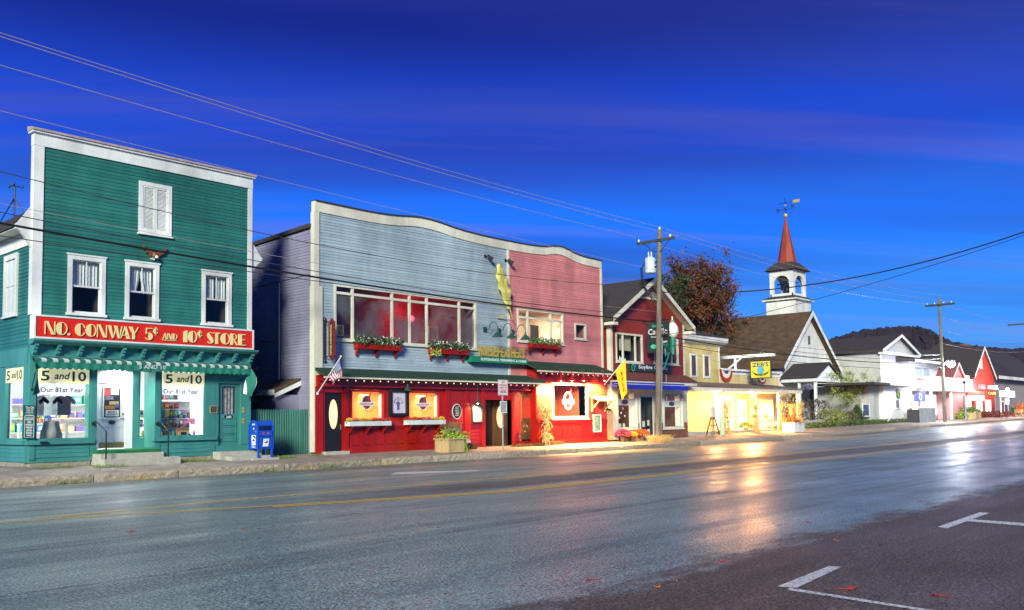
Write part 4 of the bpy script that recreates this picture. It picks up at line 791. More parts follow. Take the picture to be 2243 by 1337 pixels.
# ---- green picket fence across the alley
FY = 28.35; fn = thing('picket_fence','close-boarded green picket fence closing the alley beside the mailbox','fence',(18.6,FY,.3))
FG = M('fence green',(.035,.17,.13),.6,var=.3,scale=3,rnd=.5,streak=True)
sec = [(-.044,.014),(-.044,-.002),(-.024,-.016),(.024,-.016),(.044,-.002),(.044,.014)]
pkm = MB().prZ(sec,0,1.60).ext([(x,y,1.60) for x,y in sec],[(x*.35,y,1.665) for x,y in sec]); pk = pkm.mesh('picket', FG)
k = 0; x = SX1+.06
while x < 19.95: inst('picket', pk, (x,FY+random.uniform(-.004,.004),.40+random.uniform(-.012,.012)), fn, (1,1,1+random.uniform(-.006,.006)), random.uniform(-.02,.02)); x += .103
for z_ in (.75,1.7): box('rail', FG, fn, SX1+.02,19.93,FY+.014,FY+.06,z_,z_+.09)
# ================================================================== BLUE AND PINK RESTAURANT WITH RED STOREFRONT
HX0, HX1 = 19.98, 38.28; XD = ax(1112,YS,600)
hf = thing('restaurant_building','long restaurant building with blue and pink upper walls over a red storefront','building',(29,YS,.4))
prof_px = [(676,438),(841.6,472.5),(927.8,476.5),(1022,511),(1180,542.7),(1224.5,538),(1265,561),(1318,573)]
prof = [at(px,py,YS) for px,py in prof_px]; prof[0] = (HX0,prof[0][1]); prof[-1] = (HX1,prof[-1][1])
# smooth the swooping parapet
def smooth(P, it=2):
    for _ in range(it):
        Q = [P[0]]
        for a, b in zip(P[:-1],P[1:]): Q += [(a[0]*.78+b[0]*.22,a[1]*.78+b[1]*.22),(a[0]*.22+b[0]*.78,a[1]*.22+b[1]*.78)]
        P = Q+[P[-1]]
    return P
prof = smooth(prof)
def topz(x):
    for a, b in zip(prof[:-1],prof[1:]):
        if a[0] <= x <= b[0]+1e-6: return a[1]+(b[1]-a[1])*(x-a[0])/max(1e-6,b[0]-a[0])
    return prof[-1][1]
wb = rect(731,622,1042,745,YS); wp_ = rect(1132,674,1233,748,YS); wq = rect(1258,708,1283,743,YS)
SKL, SKR = 3.55, 4.22     # where the lower roofs meet the wall
XB = ax(1172,YS-.5,900)   # left edge of the right-hand storefront bay
hole = [(wb[0]+.05,wb[1]-.05,wb[2]+.05,wb[3]-.05),(wp_[0]+.05,wp_[1]-.05,wp_[2]+.05,wp_[3]-.05),(wq[0]+.04,wq[1]-.04,wq[2]+.04,wq[3]-.04)]
wl = wall(hf, BLUEP, HX0+.02,XD,3.3,8.95,YS,YS+.16,hole[:1]); wr = wall(hf, PINKP, XD+.001,HX1-.02,3.3,8.95,YS,YS+.16,hole[1:])
def crown(mat, x0, x1, par):
    P = [(x0,8.951)]+[(x1,8.951),(x1,topz(x1)-.05)]+[(p[0],p[1]-.05) for p in reversed(prof) if x0 < p[0] < x1]+[(x0,topz(x0)-.05)]
    MB().prY(P,YS,YS+.16).build('parapet', mat, par)
crown(BLUEP,HX0+.02,XD,hf); crown(PINKP,XD+.001,HX1-.02,hf)
def spanf(x0, x1):
    def f(z):
        xs = [x0+(x1-x0)*i/160 for i in range(161)]; iv = []; st_ = None
        for x in xs:
            ok = z < topz(x)-.22
            if ok and st_ is None: st_ = x
            if not ok and st_ is not None: iv.append((st_,x)); st_ = None
        if st_ is not None: iv.append((st_,x1))
        return iv
    return f
hh = [tuple([h[0]-.04,h[1]+.04,h[2]-.04,h[3]+.04]) for h in hole]
clad(wl, BLUEP, 0,0,3.50,10.4,('Y',YS),.113,hh[:1],spanf(HX0+.20,XD-.06)); clad(wr, PINKP, 0,0,3.50,10.4,('Y',YS),.113,hh[1:],spanf(XD+.07,HX1-.12))
# cream fascia following the swoop, with a dark drip edge
fa = MB(); dr_ = MB()
for a, b in zip(prof[:-1],prof[1:]):
    fa.ext([(a[0],YS-.06,a[1]-.40),(a[0],YS+.18,a[1]-.40),(a[0],YS+.18,a[1]),(a[0],YS-.06,a[1])],[(b[0],YS-.06,b[1]-.40),(b[0],YS+.18,b[1]-.40),(b[0],YS+.18,b[1]),(b[0],YS-.06,b[1])])
    dr_.ext([(a[0],YS-.12,a[1]+.002),(a[0],YS+.24,a[1]+.002),(a[0],YS+.24,a[1]+.04),(a[0],YS-.12,a[1]+.04)],[(b[0],YS-.12,b[1]+.002),(b[0],YS+.24,b[1]+.002),(b[0],YS+.24,b[1]+.04),(b[0],YS-.12,b[1]+.04)])
fa.build('fascia', CREAM, hf); dr_.build('drip_edge', SHDARK, hf)
zl = prof[0][1]-.41; zst = 6.72
box('corner_board', CREAM, hf, HX0-.03,HX0+.20,YS-.06,YS+.18,zst+.003,zl); box('corner_board', CREAM, hf, HX0-.05,HX0+.34,YS-.075,YS+.2,.45,zst)
box('corner_board', CREAM, hf, HX1-.12,HX1+.02,YS-.06,YS+.18,4.0,prof[-1][1]-.41); box('divider_board', CREAM, hf, XD-.06,XD+.07,YS-.05,YS-.001,3.5,topz(XD)-.41)
# left side wall up the alley, with belt board, blind window and lean-to
SID = M('lavender side paint',(.25,.24,.34),.6,var=.15,scale=1,rnd=.35,streak=True)
swl = MB().prX([(YS+.2,.3),(47,.3),(47,8.2),(YS+.2,8.95)],HX0,HX0+.14).build('side_wall', SID, hf)
zs_ = lambda z: [(YS+.2, 46 if z < 8.15 else max(YS+.3, 47-(z-8.2)/.75*18.8))]
clad(swl, SID, YS+.2,38.5,.5,8.86,('X',HX0),.113,[],lambda z: [(YS+.2, 38.5 if z < 8.5 else max(YS+.25,YS+.2+(8.95-z)/.75*18.8))])
yb0, zb0 = onx(680,597,HX0); yb1, zb1 = onx(556,627,HX0)
MB().beam((HX0-.03,yb0,zb0),(HX0-.03,36,zb0-.15),.06,.16).build('belt_board', SID, hf)
ya_, za1 = onx(603,655,HX0); yc_, za0 = onx(572,750,HX0); box('blind_window', SID, hf, HX0-.05,HX0-.026,ya_,yc_,za0,za1); MB().tube([(HX0-.07,onx(615,700,HX0)[0],.5),(HX0-.07,onx(615,700,HX0)[0],onx(615,620,HX0)[1])],.03,6).build('conduit', GALV, hf)
MB().prX([(YS+.15,9.12),(47,8.36),(47,8.22),(YS+.15,8.97)],HX0-.12,HX1+.05).build('roof', SHDARK, hf)
box('back_wall', SID, hf, HX0+.15,HX1-.1,46.8,47,.3,8.2); box('side_wall', SID, hf, HX1-.14,HX1-.02,YS+.2,46.7,.3,8.2)
lt = MB().box(18.95,HX0-.026,28.95,30.3,.3,2.62).build('lean_to', SID, hf)
MB().prY([(18.78,2.66),(HX0-.027,3.16),(HX0-.027,3.26),(18.78,2.78)],28.80,30.45).build('lean_to_roof', SHBROWN, lt); box('barge_board', WHITE, lt, 18.74,18.78,28.78,30.47,2.60,2.80)
MB().prY([(18.79,2.50),(HX0-.03,2.98),(HX0-.03,3.155),(18.79,2.655)],28.77,28.80).build('barge_board', WHITE, lt)
# ---- upper windows
REDG = M('dim upstairs room',(.13,.10,.11),.7,var=.5,scale=2)
bx = [ax(p,YS,690) for p in (772,858.5,897,934.5,1005.5)]; zt_ = az(777,646,YS)
uw = fixed_window(hf, wb, YS, bx, (zt_,), CREAM, .09, True, .10)
MB().box(wb[0],wb[1],YS+2.6,YS+2.7,wb[2]-.6,wb[3]+.2).box(wb[0]-.1,wb[0],YS+.2,YS+2.7,wb[2]-.6,wb[3]+.2).box(wb[1],wb[1]+.1,YS+.2,YS+2.7,wb[2]-.6,wb[3]+.2).box(wb[0]-.1,wb[1]+.1,YS+.165,YS+2.7,wb[2]-.7,wb[2]-.6).box(wb[0]-.1,wb[1]+.1,YS+.165,YS+2.7,wb[3]+.2,wb[3]+.3).build('upper_room', REDG, hf)
FOG = M('steamed glass',(.62,.60,.62),.6,var=.3,scale=1.5)
mist = bpy.data.materials.new('condensation'); mist.use_nodes = True; n = mist.node_tree.nodes; l = mist.node_tree.links; n.clear()
o_ = n.new('ShaderNodeOutputMaterial'); t_ = n.new('ShaderNodeBsdfTransparent'); d_ = n.new('ShaderNodeBsdfTranslucent'); d_.inputs[0].default_value = (.6,.57,.6,1); d2_ = n.new('ShaderNodeBsdfDiffuse'); d2_.inputs[0].default_value = (.42,.40,.42,1); a_ = n.new('ShaderNodeMixShader'); a_.inputs[0].default_value = .4; l.new(d_.outputs[0],a_.inputs[1]); l.new(d2_.outputs[0],a_.inputs[2])
g_ = n.new('ShaderNodeNewGeometry'); z_ = n.new('ShaderNodeTexNoise'); z_.inputs['Scale'].default_value = .9; z_.inputs['Detail'].default_value = 2; l.new(g_.outputs['Position'],z_.inputs[0]); r_ = n.new('ShaderNodeMapRange'); r_.inputs[1].default_value = .40; r_.inputs[2].default_value = .62; r_.inputs[4].default_value = .48; l.new(z_.outputs[0],r_.inputs[0])
x_ = n.new('ShaderNodeMixShader'); l.new(r_.outputs[0],x_.inputs[0]); l.new(t_.outputs[0],x_.inputs[1]); l.new(a_.outputs[0],x_.inputs[2]); l.new(x_.outputs[0],o_.inputs[0])
box('condensation', mist, uw, wb[0]+.1,wb[1]-.1,YS+.032,YS+.034,wb[2]+.1,zt_-.06)
lamp('red neon glow','AREA',(ax(960,YS,690),YS+1.2,6.3),42,(1,.03,.04),.6,(.3,1,.1)); lamp('red neon glow','POINT',(ax(945,YS,690),YS+1.0,5.6),9,(1,.05,.04),.3)
nl = thing('neon_lamp','glowing red lamp inside the middle upstairs window','lamp',(ax(913,YS,690),YS+1.8,6.2)); NEON = M('neon red',(1,.02,.03),.5,var=0,emit=9,ecol=(1,.02,.03))
MB().ball((ax(962,YS,690),YS+1.8,6.1),.13,10,6).build('globe', NEON, nl); MB().tube([(ax(962,YS,690),YS+1.8,6.2),(ax(962,YS,690),YS+1.8,6.95)],.012,4).build('cord', BLACK, nl)
for k, (p0, p1, t0_, t1_) in enumerate(((737,752,712,735),(938,958,715,745))):
    pic = thing('framed_picture','framed picture on the room wall behind the %s upstairs window' % ['leftmost','wide right'][k],'picture',(ax(p0,YS,720),YS+.6,5)); c = rect(p0,t0_,p1,t1_,YS+.5); MB().frame(*c,.04,YS+.48,YS+.52).build('picture_frame', GOLD, pic); box('print', M('print',(.10,.08,.09),.6,var=.8,scale=14), pic, c[0]+.04,c[1]-.04,YS+.49,YS+.51,c[2]+.04,c[3]-.04)
pz_ = az(1140,695,YS); pb = [ax(p,YS,710) for p in (1155.5,1206)]
pw = fixed_window(hf, wp_, YS, pb, (pz_,), CREAM, .09, True, .10)
MB().box(wp_[0],wp_[1],YS+2.4,YS+2.5,wp_[2]-.3,wp_[3]+.2).box(wp_[0]-.1,wp_[0],YS+.165,YS+2.5,wp_[2]-.3,wp_[3]+.2).box(wp_[1],wp_[1]+.1,YS+.165,YS+2.5,wp_[2]-.3,wp_[3]+.2).box(wp_[0]-.1,wp_[1]+.1,YS+.165,YS+2.5,wp_[2]-.4,wp_[2]-.3).box(wp_[0]-.1,wp_[1]+.1,YS+.165,YS+2.5,wp_[3]+.2,wp_[3]+.3).build('upper_room', M('cream upstairs room',(.62,.50,.40),.7,var=.15), hf); box('orange_panel', ROOMO, pw, ax(1187,YS+2.3,720),ax(1203,YS+2.3,720),YS+2.32,YS+2.38,wp_[2]-.3,wp_[3]-.3)
box('door_panel', BLACK, pw, ax(1163,YS+1.6,720),ax(1187,YS+1.6,720),YS+1.6,YS+1.65,wp_[2]-.3,wp_[3]-.5)
lamp('upstairs room lamp','AREA',((wp_[0]+wp_[1])/2+.6,YS+1.2,wp_[3]),45,(1,.80,.58),.6)
tl = thing('table_lamp','small lit table lamp with white shade in the pink wall window','lamp',(ax(1198,YS+.6,730),YS+.6,wp_[2])); lx_ = ax(1198,YS+.6,730); MB().lathe((lx_,YS+.6,wp_[2]-.1),[(.06,0),(.02,.05),(.02,.35)],8).build('base', GOLD, tl); MB().lathe((lx_,YS+.6,wp_[2]+.25),[(.16,0),(.10,.22)],10).build('lamp_shade', M('lit shade',(1,.8,.5),.6,var=0,emit=5,ecol=(1,.75,.4)), tl)
fixed_window(hf, wq, YS, (), (), CREAM, .08, True); recess(hf, wq[0],wq[1],wq[2],wq[3],YS+.17,YS+.9,M('small red room',(.25,.08,.06),.7,var=.5,scale=6),'upper_room')
# ---- flower boxes under the upper windows
def flower_box(lab, l_, t_, r_, b_, seed, col, bmat=None, grp='red flower boxes upstairs', name='flower_box', fl=None, depth=.30, Yp=YS):
    c = rect(l_,t_,r_,b_,Yp-.15); X0,X1,Z0,Z1 = c; t = thing(name, lab, 'flower box', ((X0+X1)/2,Yp-.1,Z0), grp); bm = bmat or RED
    MB().prX([(Yp-.07,Z0),(Yp-.05-depth,Z0),(Yp-.08-depth,Z1),(Yp-.07,Z1)],X0,X1).build('trough', bm, t)
    nb = 3
    for k in range(nb):
        xx = X0+.12+(X1-X0-.24)*k/(nb-1); MB().prX([(Yp-.07,Z0-.003),(Yp-.07-depth*.8,Z0-.003),(Yp-.07-depth*.65,Z0-.06),(Yp-.15,Z0-.14),(Yp-.12,Z0-.27),(Yp-.07,Z0-.27)],xx-.04,xx+.04).build('bracket', bm, t)
    foliage(520, lambda r: (r.uniform(X0-.05,X1+.08), Yp-.08-depth*r.uniform(0,1.25), Z1+r.triangular(-.10,.34,.06)), .075, col, 'foliage', t, seed)
    foliage(130, lambda r: (r.uniform(X0,X1), Yp-.08-depth*r.uniform(0,1.3), Z1+r.uniform(0,.30)), .05, fl or FLW, 'blossom', t, seed+1)
    return t
flower_box('red flower box with pale blooms under the left upstairs window',777,752,872,764,1,LEAFD)
fb = flower_box('red flower box with trailing yellow leaves under the right upstairs blue window',940,762,1019,774,5,LEAFD)
foliage(60, lambda r: (ax(946,YS-.4,765)+r.uniform(-.1,.5),YS-.45,az(946,768,YS-.4)+r.uniform(-.22,.10)), .07, LEAFL, 'trailing_leaves', fb, 9)
flower_box('red flower box with white blooms under the pink wall window',1159,752,1221,762,8,LEAFG)
# ---- gold feather ornament
ft = thing('feather_ornament','large gilded feather mounted upright where blue wall meets pink','ornament',(ax(1118,YS,690),YS-.3,6.3))
FP = [(1091,577),(1087,592),(1087.5,610),(1091,628),(1096,640),(1101,655),(1106,668),(1112,675),(1119,670),(1121,655),(1121,642),(1117,628),(1111,610),(1105,596),(1097,586)]
FG_ = M('gilded leaf',(.68,.62,.17),.38,metal=.25,var=.25,scale=3,bump=.5,bscale=8); Yf = YS-.32
cen = [(1091.5,580),(1096,600),(1101,622),(1107,645),(1112,665),(1114,676)]
mb = MB(); Lft = [(1090,578),(1087,595),(1088.5,616),(1096,640),(1105,664),(1112,676)]; Rgt = [(1092,579),(1103.5,594),(1112,612),(1119.5,638),(1120,662),(1116,677)]
for side in (Lft,Rgt):
    base = len(mb.v); n_ = 30
    def lerp(T, t):
        k = min(len(T)-2,int(t*(len(T)-1))); u = t*(len(T)-1)-k; return (T[k][0]*(1-u)+T[k+1][0]*u, T[k][1]*(1-u)+T[k+1][1]*u)
    for i in range(n_+1):
        t = i/n_; a = lerp(cen,t); b = lerp(side,t); bulge = .05*math.sin(t*28)
        for k in range(4):
            u = k/3; p = (a[0]*(1-u)+b[0]*u, a[1]*(1-u)+b[1]*u); X,Z = at(p[0],p[1]+1.5*u*math.sin(t*40),Yf); mb.v.append((X,Yf-.10*math.sin(math.pi*min(1,u*.8+.2))+bulge*u,Z))
    for i in range(n_):
        for k in range(3): mb.f.append((base+i*4+k,base+i*4+k+1,base+(i+1)*4+k+1,base+(i+1)*4+k))
mb.build('vane', FG_, ft, True)
MB().tube([(at(*p,Yf)[0],Yf-.09,at(*p,Yf)[1]) for p in cen+[(1117,690),(1121.5,700)]],.025,6,.03).build('quill', GOLD, ft)
bx_ = at(1089,697,YS-.05); MB().tube([(bx_[0],YS-.05,bx_[1]),(at(1113,690,Yf)[0],Yf-.05,at(1113,690,Yf)[1])],.03,6).build('bracket_arm', GOLD, ft)
for k, (px,py) in enumerate(((1071,563),(1115.5,572))):
    X,Z = at(px,py,YS-.2); t = thing('spotlight','small black spotlight high on the %s wall by the gilded feather' % ['blue','pink'][k],'spotlight',(X,YS-.05,Z),'spotlights aimed at the feather'); box('wall_plate', BLACK, t, X-.14,X-.02,YS-.06,YS-.025,Z-.02,Z+.10); MB().tube([(X-.06,YS-.06,Z+.05),(X-.05,YS-.18,Z+.03)],.02,6).build('arm', BLACK, t); MB().tube([(X-.07,YS-.17,Z+.06),(X+.12,YS-.34,Z-.12)],.06,10,.09).build('housing', BLACK, t)
# ---- gooseneck lamps above the green sign (unlit)
def goose(lab, px, py, grp, on=False, Yw=YS-.02, mat=None, big=1.0, dirx=.0):
    X,Z = at(px,py,Yw); t = thing('gooseneck_lamp', lab, 'wall lamp', (X,Yw,Z), grp); m_ = mat or GREEND
    box('wall_plate', m_, t, X-.09,X+.09,Yw-.06,Yw,Z-.11,Z+.11)
    pts = [(X,Yw-.06,Z),(X+dirx*.1,Yw-.30*big,Z+.0)]+[(X+dirx*.3,Yw-.30*big-.26*big*(1-math.cos(a)),Z+.30*big*math.sin(a)) for a in [k*math.pi/8 for k in range(1,9)]]+[(X+dirx*.3,Yw-.82*big,Z-.18*big)]
    MB().tube(pts,.018,6).build('arm', m_, t); e = pts[-1]
    MB().lathe((e[0],e[1],e[2]-.22*big),[(.27*big,0),(.10*big,.17*big),(.05,.22*big),(.04,.32*big)],16).build('lamp_shade', m_, t)
    return t, e
for k, px in enumerate((1061,1092,1122)): goose('%s of three dark gooseneck lamps over the green restaurant sign' % ['left one','middle one','right one'][k], px, 722+k*3, 'gooseneck lamps over the sign')
# ---- restaurant sign
rs = thing('restaurant_sign','green board SUSTENANCE, MERRIMENT & CHEER with gold HORSEFEATHERS letters on top','sign',(ax(1094,YS-.3,788),YS-.3,4.1))
Yg = YS-.30; g = rect(1032,780,1155,793,Yg); SG = M('sign green',(.008,.20,.10),.45,var=.1)
box('board', SG, rs, g[0],g[1],Yg-.06,YS-.03,g[2],g[3]); text('SUSTENANCE, MERRIMENT & CHEER', TWHITE, rs, g[0]+.55,g[1]-.12,g[2]+.07,g[3]-.06,('Y',Yg-.062))
hs = 'HORSEFEATHERS'; hx0, hx1 = ax(1049,Yg,775), ax(1150,Yg,780); v_all = glyphs(hs)
for i, ch in enumerate(hs):
    a = hx0+(hx1-hx0)*i/len(hs); b = hx0+(hx1-hx0)*(i+.86)/len(hs); vv, ff = glyphs(ch); xs = [p[0] for p in vv]; ys = [p[1] for p in vv]; mb = MB()
    P = [(a+(b-a)*(p[0]-min(xs))/(max(xs)-min(xs)), g[3]+.03+.46*(p[1]-min(ys))/(max(ys)-min(ys))) for p in vv]
    for k, yy_ in enumerate((Yg-.03,Yg-.0,Yg+.03)): mb.add([(x,yy_,z) for x,z in P], ff)
    mb.build('letter', GOLD, rs)
# ---- blade sign on iron bracket
bl = thing('blade_sign','narrow vertical black and red HORSEFEATHERS blade sign on an iron bracket','sign',(ax(711,YS,745),YS-.05,4.3))
Xb = ax(711,YS-.06,745); zA, zB = az(711,702,YS-.06), az(711,788,YS-.06); MB().tube([(Xb,YS-.06,zB),(Xb,YS-.06,zA)],.035,8).ball((Xb,YS-.06,zA+.04),.06,8,5,1.5).ball((Xb,YS-.06,zB-.04),.06,8,5,1.5).build('bracket_bar', BLACK, bl)
yA, yB = onx(720.5,745,Xb)[0], onx(733.5,745,Xb)[0]; 
for z_ in (zA-.10,zB+.12): MB().tube([(Xb,YS+.02,z_),(Xb,yB,z_)],.018,6).build('bracket_arm', BLACK, bl)
z0, z1 = zB-.06, zA+.05; ym = (yA+yB)/2; dpt = [(yA,z0+.16),(ym,z0),(yB,z0+.16),(yB,z1-.16),(ym,z1),(yA,z1-.16)]
MB().prX(dpt,Xb-.03,Xb+.03).build('panel', M('maroon board',(.22,.012,.02),.4), bl)
MB().prX([(yA-.06 if k in (0,5) else yB+.06 if k in (2,3) else ym, z+(0.06 if k < 3 else -.06)) for k,(y,z) in enumerate(dpt)],Xb-.036,Xb+.036).build('inner_panel', BLACK, bl)
for i, ch in enumerate('HORSEFEATHERS'): zz_ = z1-.30-(z1-z0-.55)*i/12; text(ch, GOLD, bl, ym+.055,ym-.055,zz_-.045,zz_+.05,('X',Xb-.038),name='letter')
# ---- lower roofs
def skirt(x0, x1, ze, zw, ye, yw, endl=True, nm='skirt_roof'):
    mb = MB(); sk = MB().add([(x0,yw,zw),(x1,yw,zw),(x1+.12,ye,ze),(x0-.12,ye,ze),(x0,yw,zw-.10),(x1,yw,zw-.10),(x1+.12,ye,ze-.10),(x0-.12,ye,ze-.10)], [(0,3,2,1),(4,5,6,7),(3,7,6,2),(0,4,7,3),(1,2,6,5)]).build(nm, SHGREEN, hf)
    rr = random.Random(int(x0*10)); n_ = 5; L_ = math.hypot(yw-ye,zw-ze); row = 0; cell = .22
    for j in range(n_): # shingle courses
        t0_, t1_ = j/n_, (j+1)/n_; x = x0-.12*(1-t0_); mb = MB()
        while x < x1+.12*(1-t0_)-.03:
            wd = min(cell*rr.uniform(.7,1.2), x1+.12*(1-t0_)-x); a, b = x+.006, x+wd-.006; k = rr.uniform(.010,.028); tt = t1_+.03
            y0_, z0_ = ye+(yw-ye)*t0_-.012, ze+(zw-ze)*t0_; y1_, z1_ = ye+(yw-ye)*min(1,tt), ze+(zw-ze)*min(1,tt)
            mb.add([(a,y0_,z0_+k+.012),(b,y0_,z0_+k+.012),(b,y1_,z1_+.006),(a,y1_,z1_+.006),(a,y0_,z0_),(b,y0_,z0_)], [(0,1,2,3),(4,5,1,0)]); x += wd
        s_ = mb.build('shingle_course', SHGREEN, sk); s_['kind'] = 'stuff'
    box('gutter_board', CREAM, sk, x0-.10,x1+.10,ye+.003,ye+.04,ze-.16,ze-.101); return sk
YE = YS-.78; skirt(HX0+.0,XB+.35,3.36,SKL+.08,YE,YS-.03); XR0, XR1 = ax(1175,YS-1.0,800)+.1, ax(1335,YS-1.0,820); skirt(XR0,XR1,3.94,SKR+.12,YS-1.08,YS-.03)
# string of small bulbs under the eaves
BULB = M('small bulb',(.8,.72,.6),.4,var=0,emit=.5,ecol=(1,.82,.55))
for lab, x0, x1, yy_, z in (('string of small bulbs under the long left eave',HX0,XB+.3,YE+.06,3.20),('string of small bulbs under the right storefront eave',XR0,XR1,YS-1.02,3.78)):
    sg_ = thing('string_lights', lab, 'string lights', (x0,yy_,z)); n_ = int((x1-x0)/.40); pts = [(x0+(x1-x0)*i/(n_*2), yy_, z-.03*(i%2)) for i in range(n_*2+1)]
    MB().tube(pts,.006,4).build('cable', BLACK, sg_); me = MB().ball((0,0,-.05),.026,6,4).mesh('bulb',BULB)
    for i in range(n_): inst('bulb', me, (x0+(x1-x0)*(i+.5)/n_,yy_,z-.02), sg_)
# ---- red storefront, left part
YR = YS-.25
def rp(l,t,r,b): return rect(l,t,r,b,YR)
rwin = [rp(767,853,843,924), rp(892,856,964,924)]; rdoor = rp(712,860,751,985); rent = rp(1062,876,1120,978); rarch = rp(1140,862,1170,966)
hl = [(a,b,c,d) for a,b,c,d in rwin]+[(rdoor[0],rdoor[1],.3,rdoor[3]),(rent[0],rent[1],.3,rent[3]),(rarch[0],rarch[1],.55,rarch[3])]
rw = wall(hf, RED, HX0+.02,XB,.28,3.34,YR,YS-.001,hl,'storefront_wall')
box('storefront_frieze', RED, hf, HX0+.0,XB-.002,YR-.10,YR-.003,2.94,3.20); box('frieze_moulding', RED, hf, HX0-.02,XB-.002,YR-.16,YR-.101,2.90,2.96); box('frieze_moulding', RED, hf, HX0-.02,XB-.002,YR-.20,YR-.101,3.10,3.26)
p_ = lambda q: ax(q,YR,900)
for a, b in ((690,706),(753,762),(974,985),(1016,1026),(1053,1061),(1120,1124)): box('pilaster', RED, hf, p_(a),p_(b),YR-.06,YR-.002,.40,2.898)
for a, b in ((1026.5,1052.5),(1124.5,1138),(985.5,1015.5)): clad(rw, REDC, p_(a),p_(b),.55,2.88,('Y',YR-.002),.165)
# panelled apron below the windows
ap0, ap1 = p_(762), p_(974); box('apron', RED, hf, ap0,ap1,YR-.08,YR-.003,.30,.56); box('apron_cap', RED, hf, ap0,ap1,YR-.09,YR-.003,1.36,1.44)
for k in range(9):
    a = ap0+(ap1-ap0)*k/9; b = ap0+(ap1-ap0)*(k+1)/9; pn = box('apron_panel', RED, hf, a+.14,b-.04,YR-.035,YR-.003,.66,1.26); MB().frame(a+.06,b+.04,.56,1.36,.075,YR-.065,YR-.036).build('panel_moulding', RED, pn)
def redwindow(rc, lab):
    w_ = fixed_window(hf, (rc[0]+.02,rc[1]-.02,rc[2],rc[3]-.02), YR+.02, (), (), RED, .07, False); x0,x1,z0,z1 = rc
    sl2 = MB(); z = z0+.12
    while z < z1-.1: sl2.add([(x0+.1,YR+.17,z),(x1-.16,YR+.17,z),(x1-.16,YR+.20,z+.045),(x0+.1,YR+.20,z+.045)],[(0,1,2,3)]); z += .055
    bl2 = sl2.build('blind', M('glowing wood blind',(.80,.36,.10),.55,var=.2,emit=.55,ecol=(1,.33,.06)), w_); bl2['kind'] = 'stuff'  # slats emit faintly, standing in for room light through the blind
    box('jamb', WHITE, w_, x1-.15,x1-.09,YR+.08,YR+.24,z0+.07,z1-.09); recess(w_, x0,x1,z0,z1,YR+.12,YR+1.2,ROOMO)
    lamp('window lamp','AREA',((x0+x1)/2,YR+.35,z1-.15),26,(1,.60,.26),.5,(0,.2,-1)); return w_
MAR = M('maroon print',(.10,.05,.07),.5,var=.1)
def emblem(par, cx_, cz_, s, y, rnd=True):
    e = MB().ell(cx_,cz_,.36*s,.42*s,y-.003,y,28).build('emblem_disc', PAPER, par); MB().ell(cx_,cz_,.29*s,.35*s,y-.006,y-.0035,28).build('emblem_field', MAR, e)
    MB().poly([(cx_-.16*s,y-.009,cz_-.52*s),(cx_-.02*s,y-.009,cz_-.05*s),(cx_+.10*s,y-.009,cz_+.35*s),(cx_+.30*s,y-.009,cz_+.58*s),(cx_+.26*s,y-.009,cz_+.30*s),(cx_+.12*s,y-.009,cz_-.08*s),(cx_-.05*s,y-.009,cz_-.35*s)]).build('feather_print', FLR, e)
    b_ = MB(); b_.poly([(cx_-.52*s,y-.012,cz_-.18*s),(cx_+.52*s,y-.012,cz_-.18*s),(cx_+.58*s,y-.012,cz_-.10*s),(cx_+.52*s,y-.012,cz_+.02*s),(cx_-.52*s,y-.012,cz_+.02*s),(cx_-.58*s,y-.012,cz_-.10*s)]).build('banner', PAPER, e)
    text('HORSEFEATHERS', FLR, e, cx_-.48*s,cx_+.48*s,cz_-.14*s,cz_-.03*s,('Y',y-.013))
for i, rc in enumerate(rwin):
    w_ = redwindow(rc,''); emblem(w_, (rc[0]+rc[1])/2-.05,(rc[2]+rc[3])/2+.12,.72,YR+.012)
# white flower boxes on brackets
def mumbox(lab, l_, t_, r_, b_, cols, seed):
    c = rect(l_,t_,r_,b_,YR-.38); X0,X1,Z0,Z1 = c; t = thing('window_planter', lab, 'flower box', ((X0+X1)/2,YR-.1,Z0), 'white planters at the red storefront')
    MB().box(X0,X1,YR-.40,YR-.37,Z0,Z1).box(X0,X1,YR-.12,YR-.10,Z0,Z1).box(X0,X0+.03,YR-.369,YR-.121,Z0,Z1).box(X1-.03,X1,YR-.369,YR-.121,Z0,Z1).box(X0+.031,X1-.031,YR-.369,YR-.121,Z0,Z0+.12).build('trough', M('planter white',(.62,.66,.64),.6,var=.15), t)
    for xx in (X0+.2,(X0+X1)/2,X1-.2): MB().box(xx-.03,xx+.03,YR-.14,YR-.081,Z0-.30,Z0-.003).beam((xx,YR-.36,Z0-.03),(xx,YR-.11,Z0-.26),.05).build('bracket', RED, t)
    for k, cm in enumerate(cols):
        xx = X0+.12+(X1-X0-.24)*k/(len(cols)-1); r = random.Random(seed+k)
        def blob(rn, xx=xx):
            u = rn.random()*2*math.pi; q = math.sqrt(rn.random())*.15; return (xx+q*math.cos(u),YR-.25+q*.7*math.sin(u),Z1+.03+rn.uniform(-.02,.13)*(1-q*3))
        foliage(45, lambda rn, xx=xx: (xx+rn.uniform(-.15,.15),YR-.25+rn.uniform(-.12,.12),Z1+rn.uniform(-.06,.06)), .05, LEAFG, 'foliage', t, seed+k); foliage(95, blob, .042, cm, 'blossom', t, seed+50+k)
mumbox('left white window planter of yellow and red mums below the red front window',765,924,857,934,[FLY,FLP,FLY,FLY,FLR,FLR,FLR],100)
mumbox('right white window planter of red and yellow mums below the red front window',894,921,976,931,[FLR,FLR,FLR,FLP,FLY,FLY],200)
